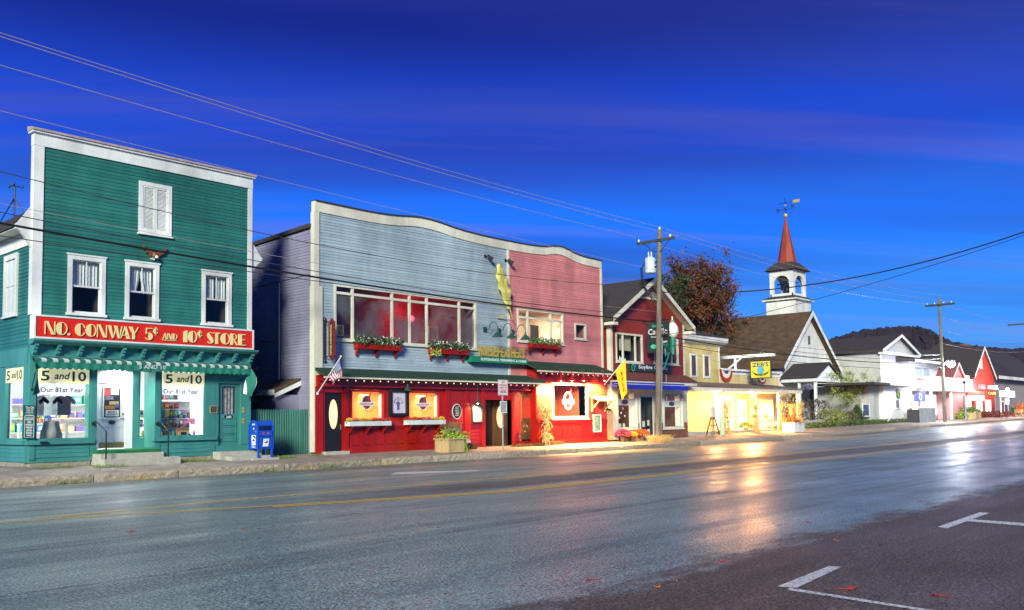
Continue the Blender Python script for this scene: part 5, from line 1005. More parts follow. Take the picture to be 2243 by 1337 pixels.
# poster case
pc = rp(850,853,890,911); po = thing('poster_case','black framed poster case with a purple figure print between the red front windows','poster',((pc[0]+pc[1])/2,YR,pc[2]))
MB().frame(*pc,.10,YR-.14,YR-.003).build('case', BLACK, po); box('poster', M('poster paper',(.62,.58,.66),.5,var=.1), po, pc[0]+.1,pc[1]-.1,YR-.05,YR-.03,pc[2]+.1,pc[3]-.1)
xm, zc = (pc[0]+pc[1])/2, (pc[2]+pc[3])/2; PF = M('purple print',(.16,.09,.30),.5,var=.2)
MB().ell(xm,zc+.14,.085,.12,YR-.058,YR-.0515,16).build('print_head', M('poster skin',(.42,.33,.38),.5), po)
MB().prY([(xm-.07,zc-.30),(xm+.07,zc-.30),(xm+.06,zc-.16),(xm+.11,zc+.0),(xm+.03,zc+.03),(xm-.03,zc+.03),(xm-.11,zc+.0),(xm-.06,zc-.16)],YR-.057,YR-.0515).build('print_figure', PF, po)
for s_ in (-1,1): MB().beam((xm+s_*.10,YR-.055,zc-.02),(xm+s_*.235,YR-.055,zc+.0),.05,.006).beam((xm+s_*.235,YR-.055,zc-.0),(xm+s_*.11,YR-.055,zc+.19),.045,.006).build('print_arm', PF, po)
# doors
def paneldoor(nm, rc, y, mat, oval=True, glow=None, base=.42):
    x0,x1,_,z1 = rc; z0 = base; m_ = (x0+x1)/2; d = box(nm, mat, hf, x0+.03,x1-.03,y,y+.05,z0,z1-.03)
    if oval:
        MB().ring(m_,z0+(z1-z0)*.63,(x1-x0)*.29,(z1-z0)*.27,.035,y-.02,y-.001).build('oval_moulding', mat, d)
        MB().ell(m_,z0+(z1-z0)*.63,(x1-x0)*.26,(z1-z0)*.255,y-.008,y-.002,28).build('oval_pane', glow, d)
        MB().frame(x0+.15,x1-.15,z0+.22,z0+.62,.03,y-.015,y-.001).build('door_panel', mat, d); MB().frame(x0+.13,x1-.13,z0+.72,z1-.12,.03,y-.015,y-.001).build('door_panel', mat, d)
    MB().tube([(x1-.10,y-.005,z0+.98),(x1-.10,y-.06,z0+.98),(x1-.10,y-.06,z0+.80)],.014,6).build('handle', GALV, d); return d
GLOW = M('glowing door pane',(.75,.45,.28),.4,var=.6,scale=4,emit=.8,ecol=(1,.45,.22))  # pane glows itself: hall light put into its colour, no hall behind
paneldoor('black_door', rdoor, YR+.06, BLACK, True, GLOW, .47)
stp = box('door_step', CONC, None, p_(704),p_(756),YR-.28,YR+.0,.30,.465); tag(stp,'short concrete step below the black oval-glass door','step')
# recessed entrance with brown oval door
ye_ = YR+.55; MB().box(rent[0]-.06,rent[0],YR+.003,ye_+.1,.35,rent[3]).box(rent[1],rent[1]+.06,YR+.003,ye_+.1,.35,rent[3]).box(rent[0]-.06,rent[1]+.06,YR+.003,ye_+.1,rent[3]+.002,rent[3]+.08).box(rent[0]-.06,rent[1]+.06,ye_+.06,ye_+.1,.35,rent[3]).box(rent[0],rent[1],YR+.003,ye_+.06,.30,.40).build('entrance_recess', M('dark brown stain',(.05,.022,.012),.5,var=.3), hf)
edx = (ax(1079,ye_,925),ax(1112,ye_,925)); paneldoor('brown_door',(edx[0],edx[1],.4,rent[3]-.02),ye_,WOODB,True,GLOW,.41)
# brown arched-window door
za = rarch[3]-.12; ad_ = paneldoor('arched_door',(rarch[0],rarch[1],0,rarch[3]),YR+.05,WOODB,False,None,.62); xm = (rarch[0]+rarch[1])/2; hw = (rarch[1]-rarch[0])*.30
MB().prY([(xm-hw,1.62),(xm+hw,1.62)]+[(xm+hw*math.cos(t*math.pi/10),za-hw-.05+hw*math.sin(t*math.pi/10)) for t in range(11)],YR+.040,YR+.049).build('arched_pane', M('glowing red pane',(.30,.02,.015),.25,var=.4,emit=.25,ecol=(1,.1,.04)), ad_)  # arched pane emits red itself, no lit hall behind it
for k in range(3): MB().frame(rarch[0]+.12+k*.22*(rarch[1]-rarch[0]),rarch[0]+.12+(k+.8)*.25*(rarch[1]-rarch[0]),.85,1.50,.022,YR+.03,YR+.049).build('door_panel', WOODB, ad_)
# oval sign, menu case, barn pendants
ovs = rp(989,885,1009,919); t = thing('oval_sign','dark oval menu sign with pale rim on the red wall','sign',((ovs[0]+ovs[1])/2,YR,ovs[2])); xm, zc = (ovs[0]+ovs[1])/2,(ovs[2]+ovs[3])/2
MB().ell(xm,zc,(ovs[1]-ovs[0])/2,(ovs[3]-ovs[2])/2,YR-.05,YR-.028,28).build('rim', CREAM, t); MB().ell(xm,zc,(ovs[1]-ovs[0])/2-.035,(ovs[3]-ovs[2])/2-.035,YR-.058,YR-.051,28).build('panel', M('slate',(.03,.04,.035),.4), t)
for k in range(6): box('lettering', TWHITE, t, xm-.10,xm+.10,YR-.060,YR-.0585,zc+.18-k*.07,zc+.20-k*.07)
mc = rp(1031,886,1054,926); t = thing('menu_case','glazed menu case with cream pages on the red wall','menu case',((mc[0]+mc[1])/2,YR,mc[2])); MB().frame(*mc,.05,YR-.12,YR-.028).build('case', M('bronze green',(.05,.09,.07),.4), t); box('menu_page', PAPER, t, mc[0]+.05,mc[1]-.05,YR-.05,YR-.03,mc[2]+.05,mc[3]-.05); box('pane', GLASS, t, mc[0]+.05,mc[1]-.05,YR-.10,YR-.095,mc[2]+.05,mc[3]-.05)
for k, (px,pt,pb_) in enumerate(((893,834,856),(1046,836,884))):
    X = ax(px,YR-.35,pt); zt2, zb2 = az(px,pt,YR-.35), az(px,pb_,YR-.35); t = thing('barn_lamp','green barn lamp hanging over the %s' % ['poster case','menu case'][k],'wall lamp',(X,YR-.1,zt2),'barn lamps on the red storefront')
    MB().tube([(X-.12,YR-.20,zt2+.02),(X-.05,YR-.35,zt2+.05),(X,YR-.35,zt2),(X,YR-.35,zb2+.22)],.014,6).build('arm', GREEND, t); MB().lathe((X,YR-.35,zb2),[(.15,0),(.10,.08),(.04,.16),(.03,.25)],14).build('lamp_shade', GREEND, t)
    if k: MB().ball((X,YR-.35,zb2+.02),.05,8,5).build('bulb', M('warm barn bulb',(1,.85,.6),.4,var=0,emit=20,ecol=(1,.72,.4)), t); lamp('barn bulb','SPOT',(X,YR-.35,zb2-.05),130,(1,.58,.25),.05,(0,.10,-1),155)
# cedar bench-chair
bx0, bx1 = ax(980,YR-.35,940), ax(1018,YR-.35,940); t = thing('garden_bench','brown slatted wooden bench against the red wall behind the planter','bench',((bx0+bx1)/2,YR-.35,walk(26,27.4))); wz = walk(26,27.4)
for k in range(7): box('back_slat', BENCHW, t, bx0+.03,bx1-.03,YR-.13,YR-.10,wz+.48+k*.095,wz+.555+k*.095)
for k in range(5): box('seat_slat', BENCHW, t, bx0+.02,bx1-.02,YR-.62+k*.095,YR-.54+k*.095,wz+.40,wz+.43)
for xx in (bx0,bx1-.06):
    box('back_leg', BENCHW, t, xx,xx+.06,YR-.17,YR-.131,wz,wz+1.12); box('front_leg', BENCHW, t, xx,xx+.06,YR-.64,YR-.59,wz,wz+.66); box('arm_rest', BENCHW, t, xx-.02,xx+.08,YR-.66,YR-.171,wz+.662,wz+.70)
# ---- right-hand storefront bay, projecting a little further
YV = YS-.55; q_ = lambda a: ax(a,YV,900)
vw = rect(1208,838,1287,918,YV); vx1 = q_(1329)
vwall = wall(hf, RED, XB+.002,vx1,.30,3.93,YV,YS-.002,[vw],'storefront_bay'); clad(vwall, M('lamplit bay red',(.46,.050,.030),.4,var=.15,rnd=.4,streak=True), XB+.05,vx1-.02,1.52,3.62,('Y',YV),.105,[(vw[0]-.02,vw[1]+.02,vw[2]-.02,vw[3]+.02)])  # boards a lighter red than the storefront: lamp glare put into the colour
box('bay_frieze', RED, hf, XB,vx1+.02,YV-.04,YV-.003,3.30,3.90)
w_ = fixed_window(hf, vw, YV, (), (), CREAM, .12, True); recess(w_, vw[0],vw[1],vw[2],vw[3],YV+.1,YV+2.0,M('maroon interior',(.20,.05,.045),.7,var=.4,scale=2)); lamp('bar lamp','AREA',((vw[0]+vw[1])/2,YV+1.2,vw[3]-.1),16,(1,.5,.25),.6)
WN = M('white neon',(1,.95,.85),.5,var=0,emit=6,ecol=(1,.85,.65)); ex_, ez_ = ax(1247,YV,878), az(1247,878,YV); em = thing('neon_emblem','glowing white round emblem with a feather in the bright front window','neon sign',(ex_,YV+.08,ez_))
MB().ring(ex_,ez_,.33,.44,.07,YV+.06,YV+.08).build('ring_tube', WN, em); MB().box(ex_-.46,ex_+.46,YV+.05,YV+.058,ez_-.15,ez_+.06).build('banner', WN, em); MB().poly([(ex_-.10,YV+.048,ez_-.45),(ex_+.02,YV+.048,ez_+.1),(ex_+.22,YV+.048,ez_+.62),(ex_+.20,YV+.048,ez_+.30),(ex_+.08,YV+.048,ez_-.1)]).build('feather', NEON, em)
box('apron', RED, hf, XB+.05,vx1-.05,YV-.05,YV-.003,.32,.55); box('apron_cap', RED, hf, XB+.05,vx1-.05,YV-.07,YV-.003,1.38,1.48)
for k in range(5):
    a = XB+.4+(q_(1296)-XB-.4)*k/5; b = XB+.4+(q_(1296)-XB-.4)*(k+1)/5; pn = box('apron_panel', RED, hf, a+.12,b-.06,YV-.03,YV-.003,.68,1.26); MB().frame(a+.03,b+.03,.56,1.37,.08,YV-.05,YV-.031).build('panel_moulding', RED, pn)
pcs = rect(1297,908,1314,947,YV); t = thing('framed_notice','white framed notice with pictures at the right end of the red front','notice',(pcs[0],YV,pcs[2])); MB().frame(*pcs,.05,YV-.09,YV-.06).build('frame', WHITE, t); box('print', M('notice print',(.10,.22,.20),.4,var=.8,scale=9), t, pcs[0]+.05,pcs[1]-.05,YV-.08,YV-.06,pcs[2]+.05,pcs[3]-.05)
# little wooden canopy
c0, c1 = q_(1292), q_(1326); zc0 = az(1292,872,YV); t = thing('wooden_canopy','small bare wood canopy on two braces at the right end of the red front','canopy',((c0+c1)/2,YV,zc0-.6))
MB().add([(c0,YV-.03,zc0+.10),(c1,YV-.03,zc0+.10),(c1+.05,YV-.62,zc0-.12),(c0-.05,YV-.62,zc0-.12),(c0,YV-.03,zc0+.04),(c1,YV-.03,zc0+.04),(c1+.05,YV-.62,zc0-.18),(c0-.05,YV-.62,zc0-.18)],[(0,3,2,1),(4,5,6,7),(3,7,6,2),(0,4,7,3),(1,2,6,5)]).build('board', WOOD, t)
for xx in (c0+.12,c1-.12): MB().beam((xx,YV-.05,zc0-.60),(xx,YV-.50,zc0-.16),.07).build('brace', WOOD, t); box('wall_strut', WOOD, t, xx-.035,xx+.035,YV-.10,YV-.031,zc0-.70,zc0+.03)
# lit gooseneck lamps
HOT = M('hot bulb',(1,.85,.6),.4,var=0,emit=40,ecol=(1,.78,.45))
for k, px in enumerate((1216,1241,1266,1290,1312)):
    if k == 3: nm_ = 'fourth of five gooseneck lamps over the bright red bay, unlit'
    else: nm_ = '%s of five gooseneck lamps lighting the bright red bay' % ['first','second','third','','fifth'][k]
    t, e = goose(nm_, px-12, 822, 'gooseneck lamps over the red bay', Yw=YV-.04, mat=RED, big=.75, dirx=.3)
    if k != 3:
        MB().ball((e[0],e[1],e[2]-.13),.05,8,5).build('bulb', HOT, t); lamp('gooseneck bulb','SPOT',(e[0],e[1],e[2]-.19),1900,(1,.50,.16),.05,(0,.30,-1),150)
# low brown ramp board in front of the arched door
rx0, rx1 = ax(1127,YS-.75,975), ax(1228,YS-.75,972); zr = walk(32,27.3); tag(MB().add([(rx0,YS-.95,zr-.1),(rx1,YS-.95,zr-.1),(rx1,YS-.56,zr-.1),(rx0,YS-.56,zr-.1),(rx0,YS-.95,zr+.10),(rx1,YS-.95,zr+.16),(rx1,YS-.56,zr+.16),(rx0,YS-.56,zr+.10)],[(0,3,2,1),(4,5,6,7),(0,1,5,4),(1,2,6,5),(2,3,7,6),(3,0,4,7)]).build('wooden_ramp', WOODB), 'low brown wooden platform on the sidewalk below the arched door', 'ramp')
# ================================================================== SMALL RED GABLED CANDLE SHOP
KX0, KX1 = ax(1337,YS,800), ax(1499,YS,800)
cb = thing('candle_shop_building','barn red gabled shop building with cream storefront and blue awning','building',((KX0+KX1)/2,YS,.4))
kap = at(1425,625,YS); kel, ker = 7.25, 7.25; KM = (KX0+KX1)/2; kz = 9.35
uw1 = rect(1348,728,1407,793,YS); uw2 = rect(1431,738,1485,797,YS)
wk = wall(cb, BARN, KX0+.02,KX1-.02,3.3,7.0,YS,YS+.16,[(u[0]+.05,u[1]-.05,u[2]+.05,u[3]-.05) for u in (uw1,uw2)])
MB().prY([(KX0+.02,7.001),(KX1-.02,7.001),(KM,kz-.15)],YS,YS+.16).build('gable', BARN, cb)
def kspan(z): 
    if z < 7.0: return [(KX0+.18,KX1-.12)]
    t = (z-7.0)/(kz-.3-7.0); return [(KX0+.18+(KM-KX0)*t, KX1-.12-(KX1-KM)*t)]
clad(wk, BARN, 0,0,4.0,kz-.75,('Y',YS),.113,[(u[0],u[1],u[2],u[3]) for u in (uw1,uw2)],kspan)
box('corner_board', CREAM, cb, KX0-.02,KX0+.18,YS-.05,YS+.2,3.9,7.05); box('corner_board', CREAM, cb, KX1-.12,KX1+.03,YS-.05,YS+.2,3.9,7.05)
OH = .55; sl_k = (kz-7.05)/(KM-KX0)
for s, xe in ((-1,KX0-OH*.75),(1,KX1+OH*.75)):
    zE = kz-abs(KM-xe)*sl_k
    MB().add([(KM,YS-OH,kz+.10),(KM,YS+14,kz+.10),(xe,YS+14,zE+.10),(xe,YS-OH,zE+.10),(KM,YS-OH,kz-.04),(KM,YS+14,kz-.04),(xe,YS+14,zE-.04),(xe,YS-OH,zE-.04)],[(0,1,2,3),(7,6,5,4),(0,3,7,4),(3,2,6,7),(1,5,6,2)]).build('roof', SHDARK, cb)
    MB().add([(KM,YS-OH-.03,kz+.12),(xe,YS-OH-.03,zE+.12),(xe,YS-OH-.03,zE-.14),(KM,YS-OH-.03,kz-.16),(KM,YS-OH-.002,kz+.12),(xe,YS-OH-.002,zE+.12),(xe,YS-OH-.002,zE-.14),(KM,YS-OH-.002,kz-.16)],[(0,1,2,3),(7,6,5,4),(0,4,5,1),(1,5,6,2),(2,6,7,3)]).build('barge_board', CREAM, cb)
    MB().add([(KM,YS-OH,kz-.05),(xe,YS-OH,zE-.05),(xe,YS+.0,zE-.05),(KM,YS+.0,kz-.05)],[(0,1,2,3)]).build('soffit', CREAM, cb)
    box('eave_block', CREAM, cb, xe-.02 if s < 0 else xe-.40, xe+.40 if s < 0 else xe+.02, YS-OH-.02,YS+.05,zE-.30,zE-.145)
# louvred vent in the gable peak
lv = MB(); 
for k in range(7):
    z = kz-1.0+k*.11; hw = (kz-.20-z)/sl_k*.92; lv.add([(KM-hw,YS-.06,z),(KM+hw,YS-.06,z),(KM+hw*.95,YS-.01,z+.09),(KM-hw*.95,YS-.01,z+.09)],[(0,1,2,3)])
lv.build('gable_vent', CREAM, cb); box('vent_sill', CREAM, cb, KM-1.05,KM+1.05,YS-.09,YS-.026,kz-1.10,kz-1.005)
for u, nm in ((uw1,'l'),(uw2,'r')):
    m1, m2 = u[0]+(u[1]-u[0])*.27, u[0]+(u[1]-u[0])*.73; w_ = fixed_window(cb, u, YS, (m1,m2), (), CREAM, .10, True, .09)
    recess(w_, u[0],u[1],u[2],u[3],YS+.17,YS+1.4,ROOMD); curtain(w_, m1+.03,m2-.03,u[2]+(u[3]-u[2])*.42,u[3]-.1,YS+.25,M('buff blind',(.50,.42,.32),.8,var=.1),'blind',seed=3)
for k, (xx, h_) in enumerate(((uw1[0]+.95,.28),(uw1[0]+1.12,.22))): tag(MB().lathe((xx,YS+.4,uw1[2]+.1),[(.05,0),(.06,.12),(.03,.18),(.03,h_)],8).build('jar', PAPER), '%s white jar on the left upstairs candle shop sill' % ['taller','shorter'][k], 'jar')
# signs
DKG = M('charcoal green board',(.015,.035,.035),.5,var=.15); PINKL = M('pale pink lettering',(.78,.68,.72),.5,var=0); GRL = M('mint print',(.05,.50,.33),.5,var=0)
sc_ = rect(1377,794,1470,813,YS-.06); ss = thing('candle_shop_sign','long charcoal Soyfire Candle sign under the upstairs windows','sign',(sc_[0],YS,sc_[2])); box('board', DKG, ss, sc_[0],sc_[1],YS-.09,YS-.03,sc_[2],sc_[3]); wd = sc_[1]-sc_[0]
text('Soyfire Candle', PINKL, ss, sc_[0]+.21*wd,sc_[0]+.90*wd,sc_[2]+.10,sc_[3]-.10,('Y',YS-.092)); MB().ring(sc_[0]+.09*wd,(sc_[2]+sc_[3])/2-.05,.16,.20,.05,YS-.094,YS-.091,16).build('leaf_mark', GRL, ss); MB().poly([(sc_[0]+.10*wd,YS-.094,sc_[3]-.30),(sc_[0]+.15*wd,YS-.094,sc_[3]-.08),(sc_[0]+.13*wd,YS-.094,sc_[3]-.28)]).build('leaf_mark', GRL, ss)
hsX = ax(1441,YS-1.0,740); yh0, yh1 = onx(1418,740,hsX)[0], onx(1466,740,hsX)[0]; zh1, zh0 = az(1441,707,YS-1.0), az(1441,772,YS-1.0)
hs_ = thing('hanging_candle_sign','dark hanging Soyfire Candle sign with green leaf marks behind the utility pole','sign',(hsX,YS,zh0))
yh0 = min(yh0, YS-.12); box('board', DKG, hs_, hsX-.04,hsX+.04,yh1,yh0,zh0,zh1); dd = yh0-yh1
MB().tube([(hsX,YS-.02,zh1+.12),(hsX,yh1-.05,zh1+.12)],.03,8).build('bracket_arm', BLACK, hs_)
for yy_ in (yh0-.1,yh1+.1): MB().tube([(hsX,yy_,zh1),(hsX,yy_,zh1+.12)],.012,4).build('hanger', BLACK, hs_)
text('Candle', PINKL, hs_, yh0-.06*dd,yh1+.06*dd,zh0+.60*(zh1-zh0),zh0+.80*(zh1-zh0),('X',hsX-.042)); text('Soyfire', GRL, hs_, yh0-.25*dd,yh1+.25*dd,zh0+.82*(zh1-zh0),zh0+.95*(zh1-zh0),('X',hsX-.042)); text('Body', PINKL, hs_, yh0-.2*dd,yh0-.45*dd,zh0+.48*(zh1-zh0),zh0+.56*(zh1-zh0),('X',hsX-.042)); text('Supply', PINKL, hs_, yh0-.6*dd,yh1+.06*dd,zh0+.30*(zh1-zh0),zh0+.38*(zh1-zh0),('X',hsX-.042))
lm = MB(); cy, cz_ = yh0-.30*dd, zh0+.20*(zh1-zh0); n_ = 16
lm.ext([(hsX-.046,cy+.20*math.cos(2*math.pi*k/n_)*(1 if k < 8 else .9),cz_+.12*math.sin(2*math.pi*k/n_)) for k in range(n_)],[(hsX-.043,cy+.20*math.cos(2*math.pi*k/n_),cz_+.12*math.sin(2*math.pi*k/n_)) for k in range(n_)]); lm.build('leaf_mark', GRL, hs_)
# skirt roof and cream storefront
skz, ske = 4.05, 3.62
MB().add([(KX0-.05,YS-.03,skz),(KX1+.05,YS-.03,skz),(KX1+.25,YS-.75,ske),(KX0-.1,YS-.75,ske),(KX0-.05,YS-.03,skz-.1),(KX1+.05,YS-.03,skz-.1),(KX1+.25,YS-.75,ske-.06),(KX0-.1,YS-.75,ske-.06)],[(0,3,2,1),(4,5,6,7),(3,7,6,2),(0,4,7,3),(1,2,6,5)]).build('skirt_roof', M('red brown shingle',(.14,.035,.03),.85,var=.4,scale=8,bump=.4), cb)
box('storefront_cornice', CREAM, cb, KX0-.08,KX1+.22,YS-.70,YS-.04,3.38,3.555); box('storefront_frieze', CREAM, cb, KX0-.02,KX1+.02,YS-.18,YS-.0,2.9,3.379)
kp = lambda q: ax(q,YS-.15,900); KY = YS-.15
kw1 = rect(1349,852,1396,942,KY); kdr = rect(1401,866,1432,950,KY); kw2 = rect(1452,858,1496,940,KY)
wall(cb, CREAM, KX0,KX1,1.25,2.899,KY,KY+.12,[kw1,kw2,(kdr[0],kdr[1],0,kdr[3])],'storefront_wall')
BRK = M('storefront brick',(.22,.085,.045),.85,var=.3,scale=6,rnd=.8); bk = MB().box(-.11,.11,-.05,.05,-.035,.035).mesh('brick', BRK)
bw = wall(cb, M('mortar',(.20,.17,.14),.9), KX0,KX1,.30,1.249,KY+.01,KY+.14,[(kw1[0],kw1[1],kw1[2],2),(kw2[0],kw2[1],kw2[2],2),(kdr[0],kdr[1],0,2)],'brick_base'); row = 0; z = .38
while z < 1.22:
    x = KX0+.12+(.115 if row % 2 else 0)
    while x < KX1-.1:
        if not any(h[0]-.1 < x < h[1]+.1 and z > h[2]-.03 for h in (kw1,kw2)) and not (kdr[0]-.1 < x < kdr[1]+.1): inst('brick', bk, (x,KY+.03,z), bw)
        x += .232
    z += .082; row += 1
for u in (kw1,kw2):
    w_ = fixed_window(cb, u, KY, (), (), CREAM, .12, True); recess(w_, u[0],u[1],u[2],u[3],KY+.13,KY+1.6,M('candle shop interior',(.10,.05,.04),.7,var=.5,scale=3)); lamp('candle shop lamp','AREA',((u[0]+u[1])/2,KY+.8,u[3]-.1),22,(1,.60,.35),.4)
    box('jamb', WHITE, w_, u[1]-.24,u[1]-.125,KY+.06,KY+.4,u[2]+.13,u[3]-.13); b_ = box('window_board', PAPER, w_, u[0]+.13,u[1]-.25,KY+.04,KY+.05,u[3]-.88,u[3]-.52); MB().ell((u[0]+u[1])/2-.08,u[3]-.70,.30,.13,KY+.035,KY+.039,20).build('board_emblem', MAR, b_)
    lc = MB(); rr = random.Random(int(u[0]))
    for _ in range(110): lc.ell(rr.uniform(u[0]+.15,u[1]-.3),u[3]-.13-abs(rr.gauss(0,.16)),.035,.04,KY+.05,KY+.055,6)
    c_ = lc.build('lace_valance', CREAM, w_); c_['kind'] = 'stuff'
rr = random.Random(4)
for k in range(7):
    X = kw1[0]+.25+.17*k; tag(MB().ell(X,kw1[2]+.55+.22*(k%3)+.03*k,.06,.06,KY+.3,KY+.33,12).build('hanging_disc', PAPER), 'pale disc ornament hanging in the left candle shop window, number %s from the left' % ['one','two','three','four','five','six','seven'][k], 'ornament', 'hanging disc ornaments')
for k in range(6):
    X = kw1[0]+.22+.20*k; tag(MB().lathe((X,KY+.35,kw1[2]+.13),[(.06,0),(.06,.12),(.05,.16),(.05,.20)],10).build('candle_jar', [PAPER,LEAFG,CREAM][k%3]), '%s candle jar on the left candle shop window floor, %s' % (['white','green','cream'][k%3], ['far left','near left','middle left','middle right','near right','far right'][k]), 'candle', 'candles in the shop window')
lp = thing('window_lamp','carved post lamp glowing in the right candle shop window','lamp',(kw2[0]+.75,KY+.6,kw2[2])); MB().lathe((kw2[0]+.78,KY+.6,kw2[2]+.12),[(.14,0),(.10,.1),(.12,.5),(.08,.85)],10).build('post', WOOD, lp); MB().box(kw2[0]+.52,kw2[0]+1.05,KY+.55,KY+.58,kw2[2]+1.0,kw2[2]+1.28).build('lamp_panel', M('glow panel',(1,.8,.5),.5,var=0,emit=3,ecol=(1,.7,.35)), lp)
dd_ = MB().frame(kdr[0],kdr[1],.42,kdr[3],.09,KY-.03,KY+.08).build('glass_door', CREAM, cb); xm = (kdr[0]+kdr[1])/2
MB().frame(kdr[0]+.1,xm-.004,.45,kdr[3]-.1,.05,KY+.02,KY+.05).build('door_leaf', BLACK, dd_); MB().frame(xm+.004,kdr[1]-.1,.45,kdr[3]-.1,.05,KY+.02,KY+.05).build('door_leaf', BLACK, dd_); box('pane', GLASS, dd_, kdr[0]+.15,kdr[1]-.15,KY+.03,KY+.035,.5,kdr[3]-.15); recess(dd_, kdr[0],kdr[1],.40,kdr[3],KY+.1,KY+1.2,ROOMD)
for k, (a, z_) in enumerate(((.2,1.05),(.6,1.10),(.62,.6),(.25,.55))): X = kdr[0]+.12+a*(kdr[1]-kdr[0]-.3); box('door_notice', PAPER, dd_, X,X+.24,KY+.055,KY+.06,z_,z_+.32)
# blue awning
ba = thing('blue_awning','short royal blue awning with a white stripe over the candle shop front','awning',((KX0+KX1)/2,YS-.6,3.2)); A0, A1 = ax(1346,YS-.9,842), ax(1503,YS-.9,845)
BLU = M('royal blue canvas',(.008,.02,.36),.7,var=.15); z_ = az(1346,836,YS-.78)
MB().add([(A0,YS-.72,z_),(A1,YS-.72,z_),(A1,YS-1.05,z_-.20),(A0,YS-1.05,z_-.20)],[(0,1,2,3)]).build('canopy', BLU, ba); mb = MB(); n_ = 30
for i in range(n_*4+1):
    t = i/(n_*4); X = A0+(A1-A0)*t; mb.v += [(X,YS-1.05,z_-.20),(X,YS-1.06+.008*math.sin(t*90),z_-.36-.035*abs(math.sin(math.pi*i/4)))]
for i in range(n_*4): mb.f.append((2*i,2*i+1,2*i+3,2*i+2))
mb.build('valance', BLU, ba); MB().add([(A0,YS-.885,z_-.095),(A1,YS-.885,z_-.095),(A1,YS-.93,z_-.122),(A0,YS-.93,z_-.122)],[(0,1,2,3)]).build('white_stripe', TWHITE, ba)
MB().poly([(A0,YS-.72,z_),(A0,YS-1.05,z_-.2),(A0,YS-.72,z_-.3)]).poly([(A1,YS-.72,z_),(A1,YS-1.05,z_-.2),(A1,YS-.72,z_-.3)]).build('end_cloth', BLU, ba)
# plank post between the restaurant and the candle shop
pp = thing('plank_fence_post','pale weathered plank panel between the red bay and the candle shop','fence',(ax(1333,YS-.5,940),YS-.5,.4))
for k in range(3): X = ax(1324,YS-.5,930)+.13+k*.24; box('plank', WOOD, pp, X-.115,X+.115,YS-.52,YS-.47,.42,1.98-(.03*k))
box('pale_pilaster', CREAM, cb, HX1+.1,KX0-.002,YS-.45,YS+.1,.42,3.37)
# side wall to the right (faces the general store), back
box('side_wall', BARN, cb, KX1-.16,KX1-.02,YS+.2,YS+13,.3,7.0); box('side_wall', BARN, cb, KX0+.02,KX0+.16,YS+.2,YS+13,.3,7.0); box('back_wall', BARN, cb, KX0+.2,KX1-.2,YS+12.8,YS+13,.3,7.2)

# ================================================================== YELLOW GENERAL STORE WITH PORCH
ZY = 30.6; gz_ = grade(55); zf = .40+gz_
zb = thing('general_store_building','yellow clapboard general store with a flat porch roof and lit shop windows','building',(55,ZY,zf))
ZX0, ZX1 = KX1+.35, ax(1706,ZY,830); U1 = ax(1576,ZY,800)
uz0, uz1 = az(1576,848,ZY), az(1576,772,ZY)+.1
YELW = box('upper_wall', YEL, zb, ZX0,U1,ZY,ZY+.2,3.0,6.35); uws = [rect(1514,783,1527,844,ZY), rect(1543,787,1556,846,ZY)]
uws = [(ax(1513,ZY),ax(1528,ZY),4.15,5.75),(ax(1541.5,ZY),ax(1556,ZY),4.15,5.75)]
clad(YELW, YEL, ZX0,U1-.12,3.4,6.3,('Y',ZY),.12,[(u[0],u[1],u[2],u[3]) for u in uws]); box('corner_board', WHITE, zb, U1-.12,U1+.02,ZY-.04,ZY+.2,3.4,6.36)
for u in uws: w_ = MB().frame(*u,.13,ZY-.06,ZY).build('window', WHITE, zb); box('pane', M('dim brown glass',(.10,.045,.04),.2,var=.3), w_, u[0]+.13,u[1]-.13,ZY-.012,ZY-.004,u[2]+.13,u[3]-.13)
MB().prX([(ZY-.02,6.36),(ZY-.45,6.62),(ZY-.50,6.90),(ZY+.2,6.90),(ZY+.2,6.36)],ZX0-.1,U1+.45).build('upper_cornice', WHITE, zb)
MB().add([(ZX0-.1,ZY-.52,6.905),(U1+.45,ZY-.52,6.905),(U1+.1,ZY+7,9.2),(ZX0-.1,ZY+7,9.2)],[(0,1,2,3)]).build('upper_roof', SHDARK, zb); box('upper_side_wall', YEL, zb, U1-.15,U1-.001,ZY+.21,ZY+9,3.0,6.36)
PZ1 = 4.72+gz_*.2; pwl = box('parapet_wall', YEL, zb, U1+.021,ZX1,ZY-.02,ZY+.2,3.0,PZ1); clad(pwl, YEL, U1+.1,ZX1-.12,3.5,PZ1-.25,('Y',ZY-.02),.12); box('parapet_cap', WHITE, zb, U1+.021,ZX1+.08,ZY-.22,ZY+.25,PZ1,PZ1+.14); box('parapet_frieze', WHITE, zb, U1+.06,ZX1+.02,ZY-.06,ZY-.021,PZ1-.26,PZ1-.002); box('corner_board', WHITE, zb, ZX1-.12,ZX1+.02,ZY-.05,ZY-.0201,3.4,PZ1-.262)
# porch
PY0 = YS+.25; PX0, PX1 = KX1+.28, ax(1756,PY0,858); pz0 = 3.16
MB().box(PX0,PX1,PY0-.05,ZY-.03,pz0+.001,pz0+.26).build('porch_fascia', CREAM, zb)
MB().prX([(PY0-.12,pz0+.265),(ZY-.045,pz0+.62),(ZY-.045,pz0+.70),(PY0-.14,pz0+.33)],PX0-.02,PX1+.06).build('porch_roof', M('grey brown membrane',(.20,.14,.10),.8,var=.3), zb)
MB().box(PX0,PX1+.1,PY0+.1,ZY,zf-.3,zf+.16).build('porch_floor', CONC, zb)
posts = [ax(1586,PY0+.05,900),ax(1657,PY0+.05,900),ax(1706,PY0+.05,900),ax(1748,PY0+.05,900)]
for X in posts: box('porch_post', WHITE, zb, X-.07,X+.07,PY0,PY0+.14,zf+.16,pz0)
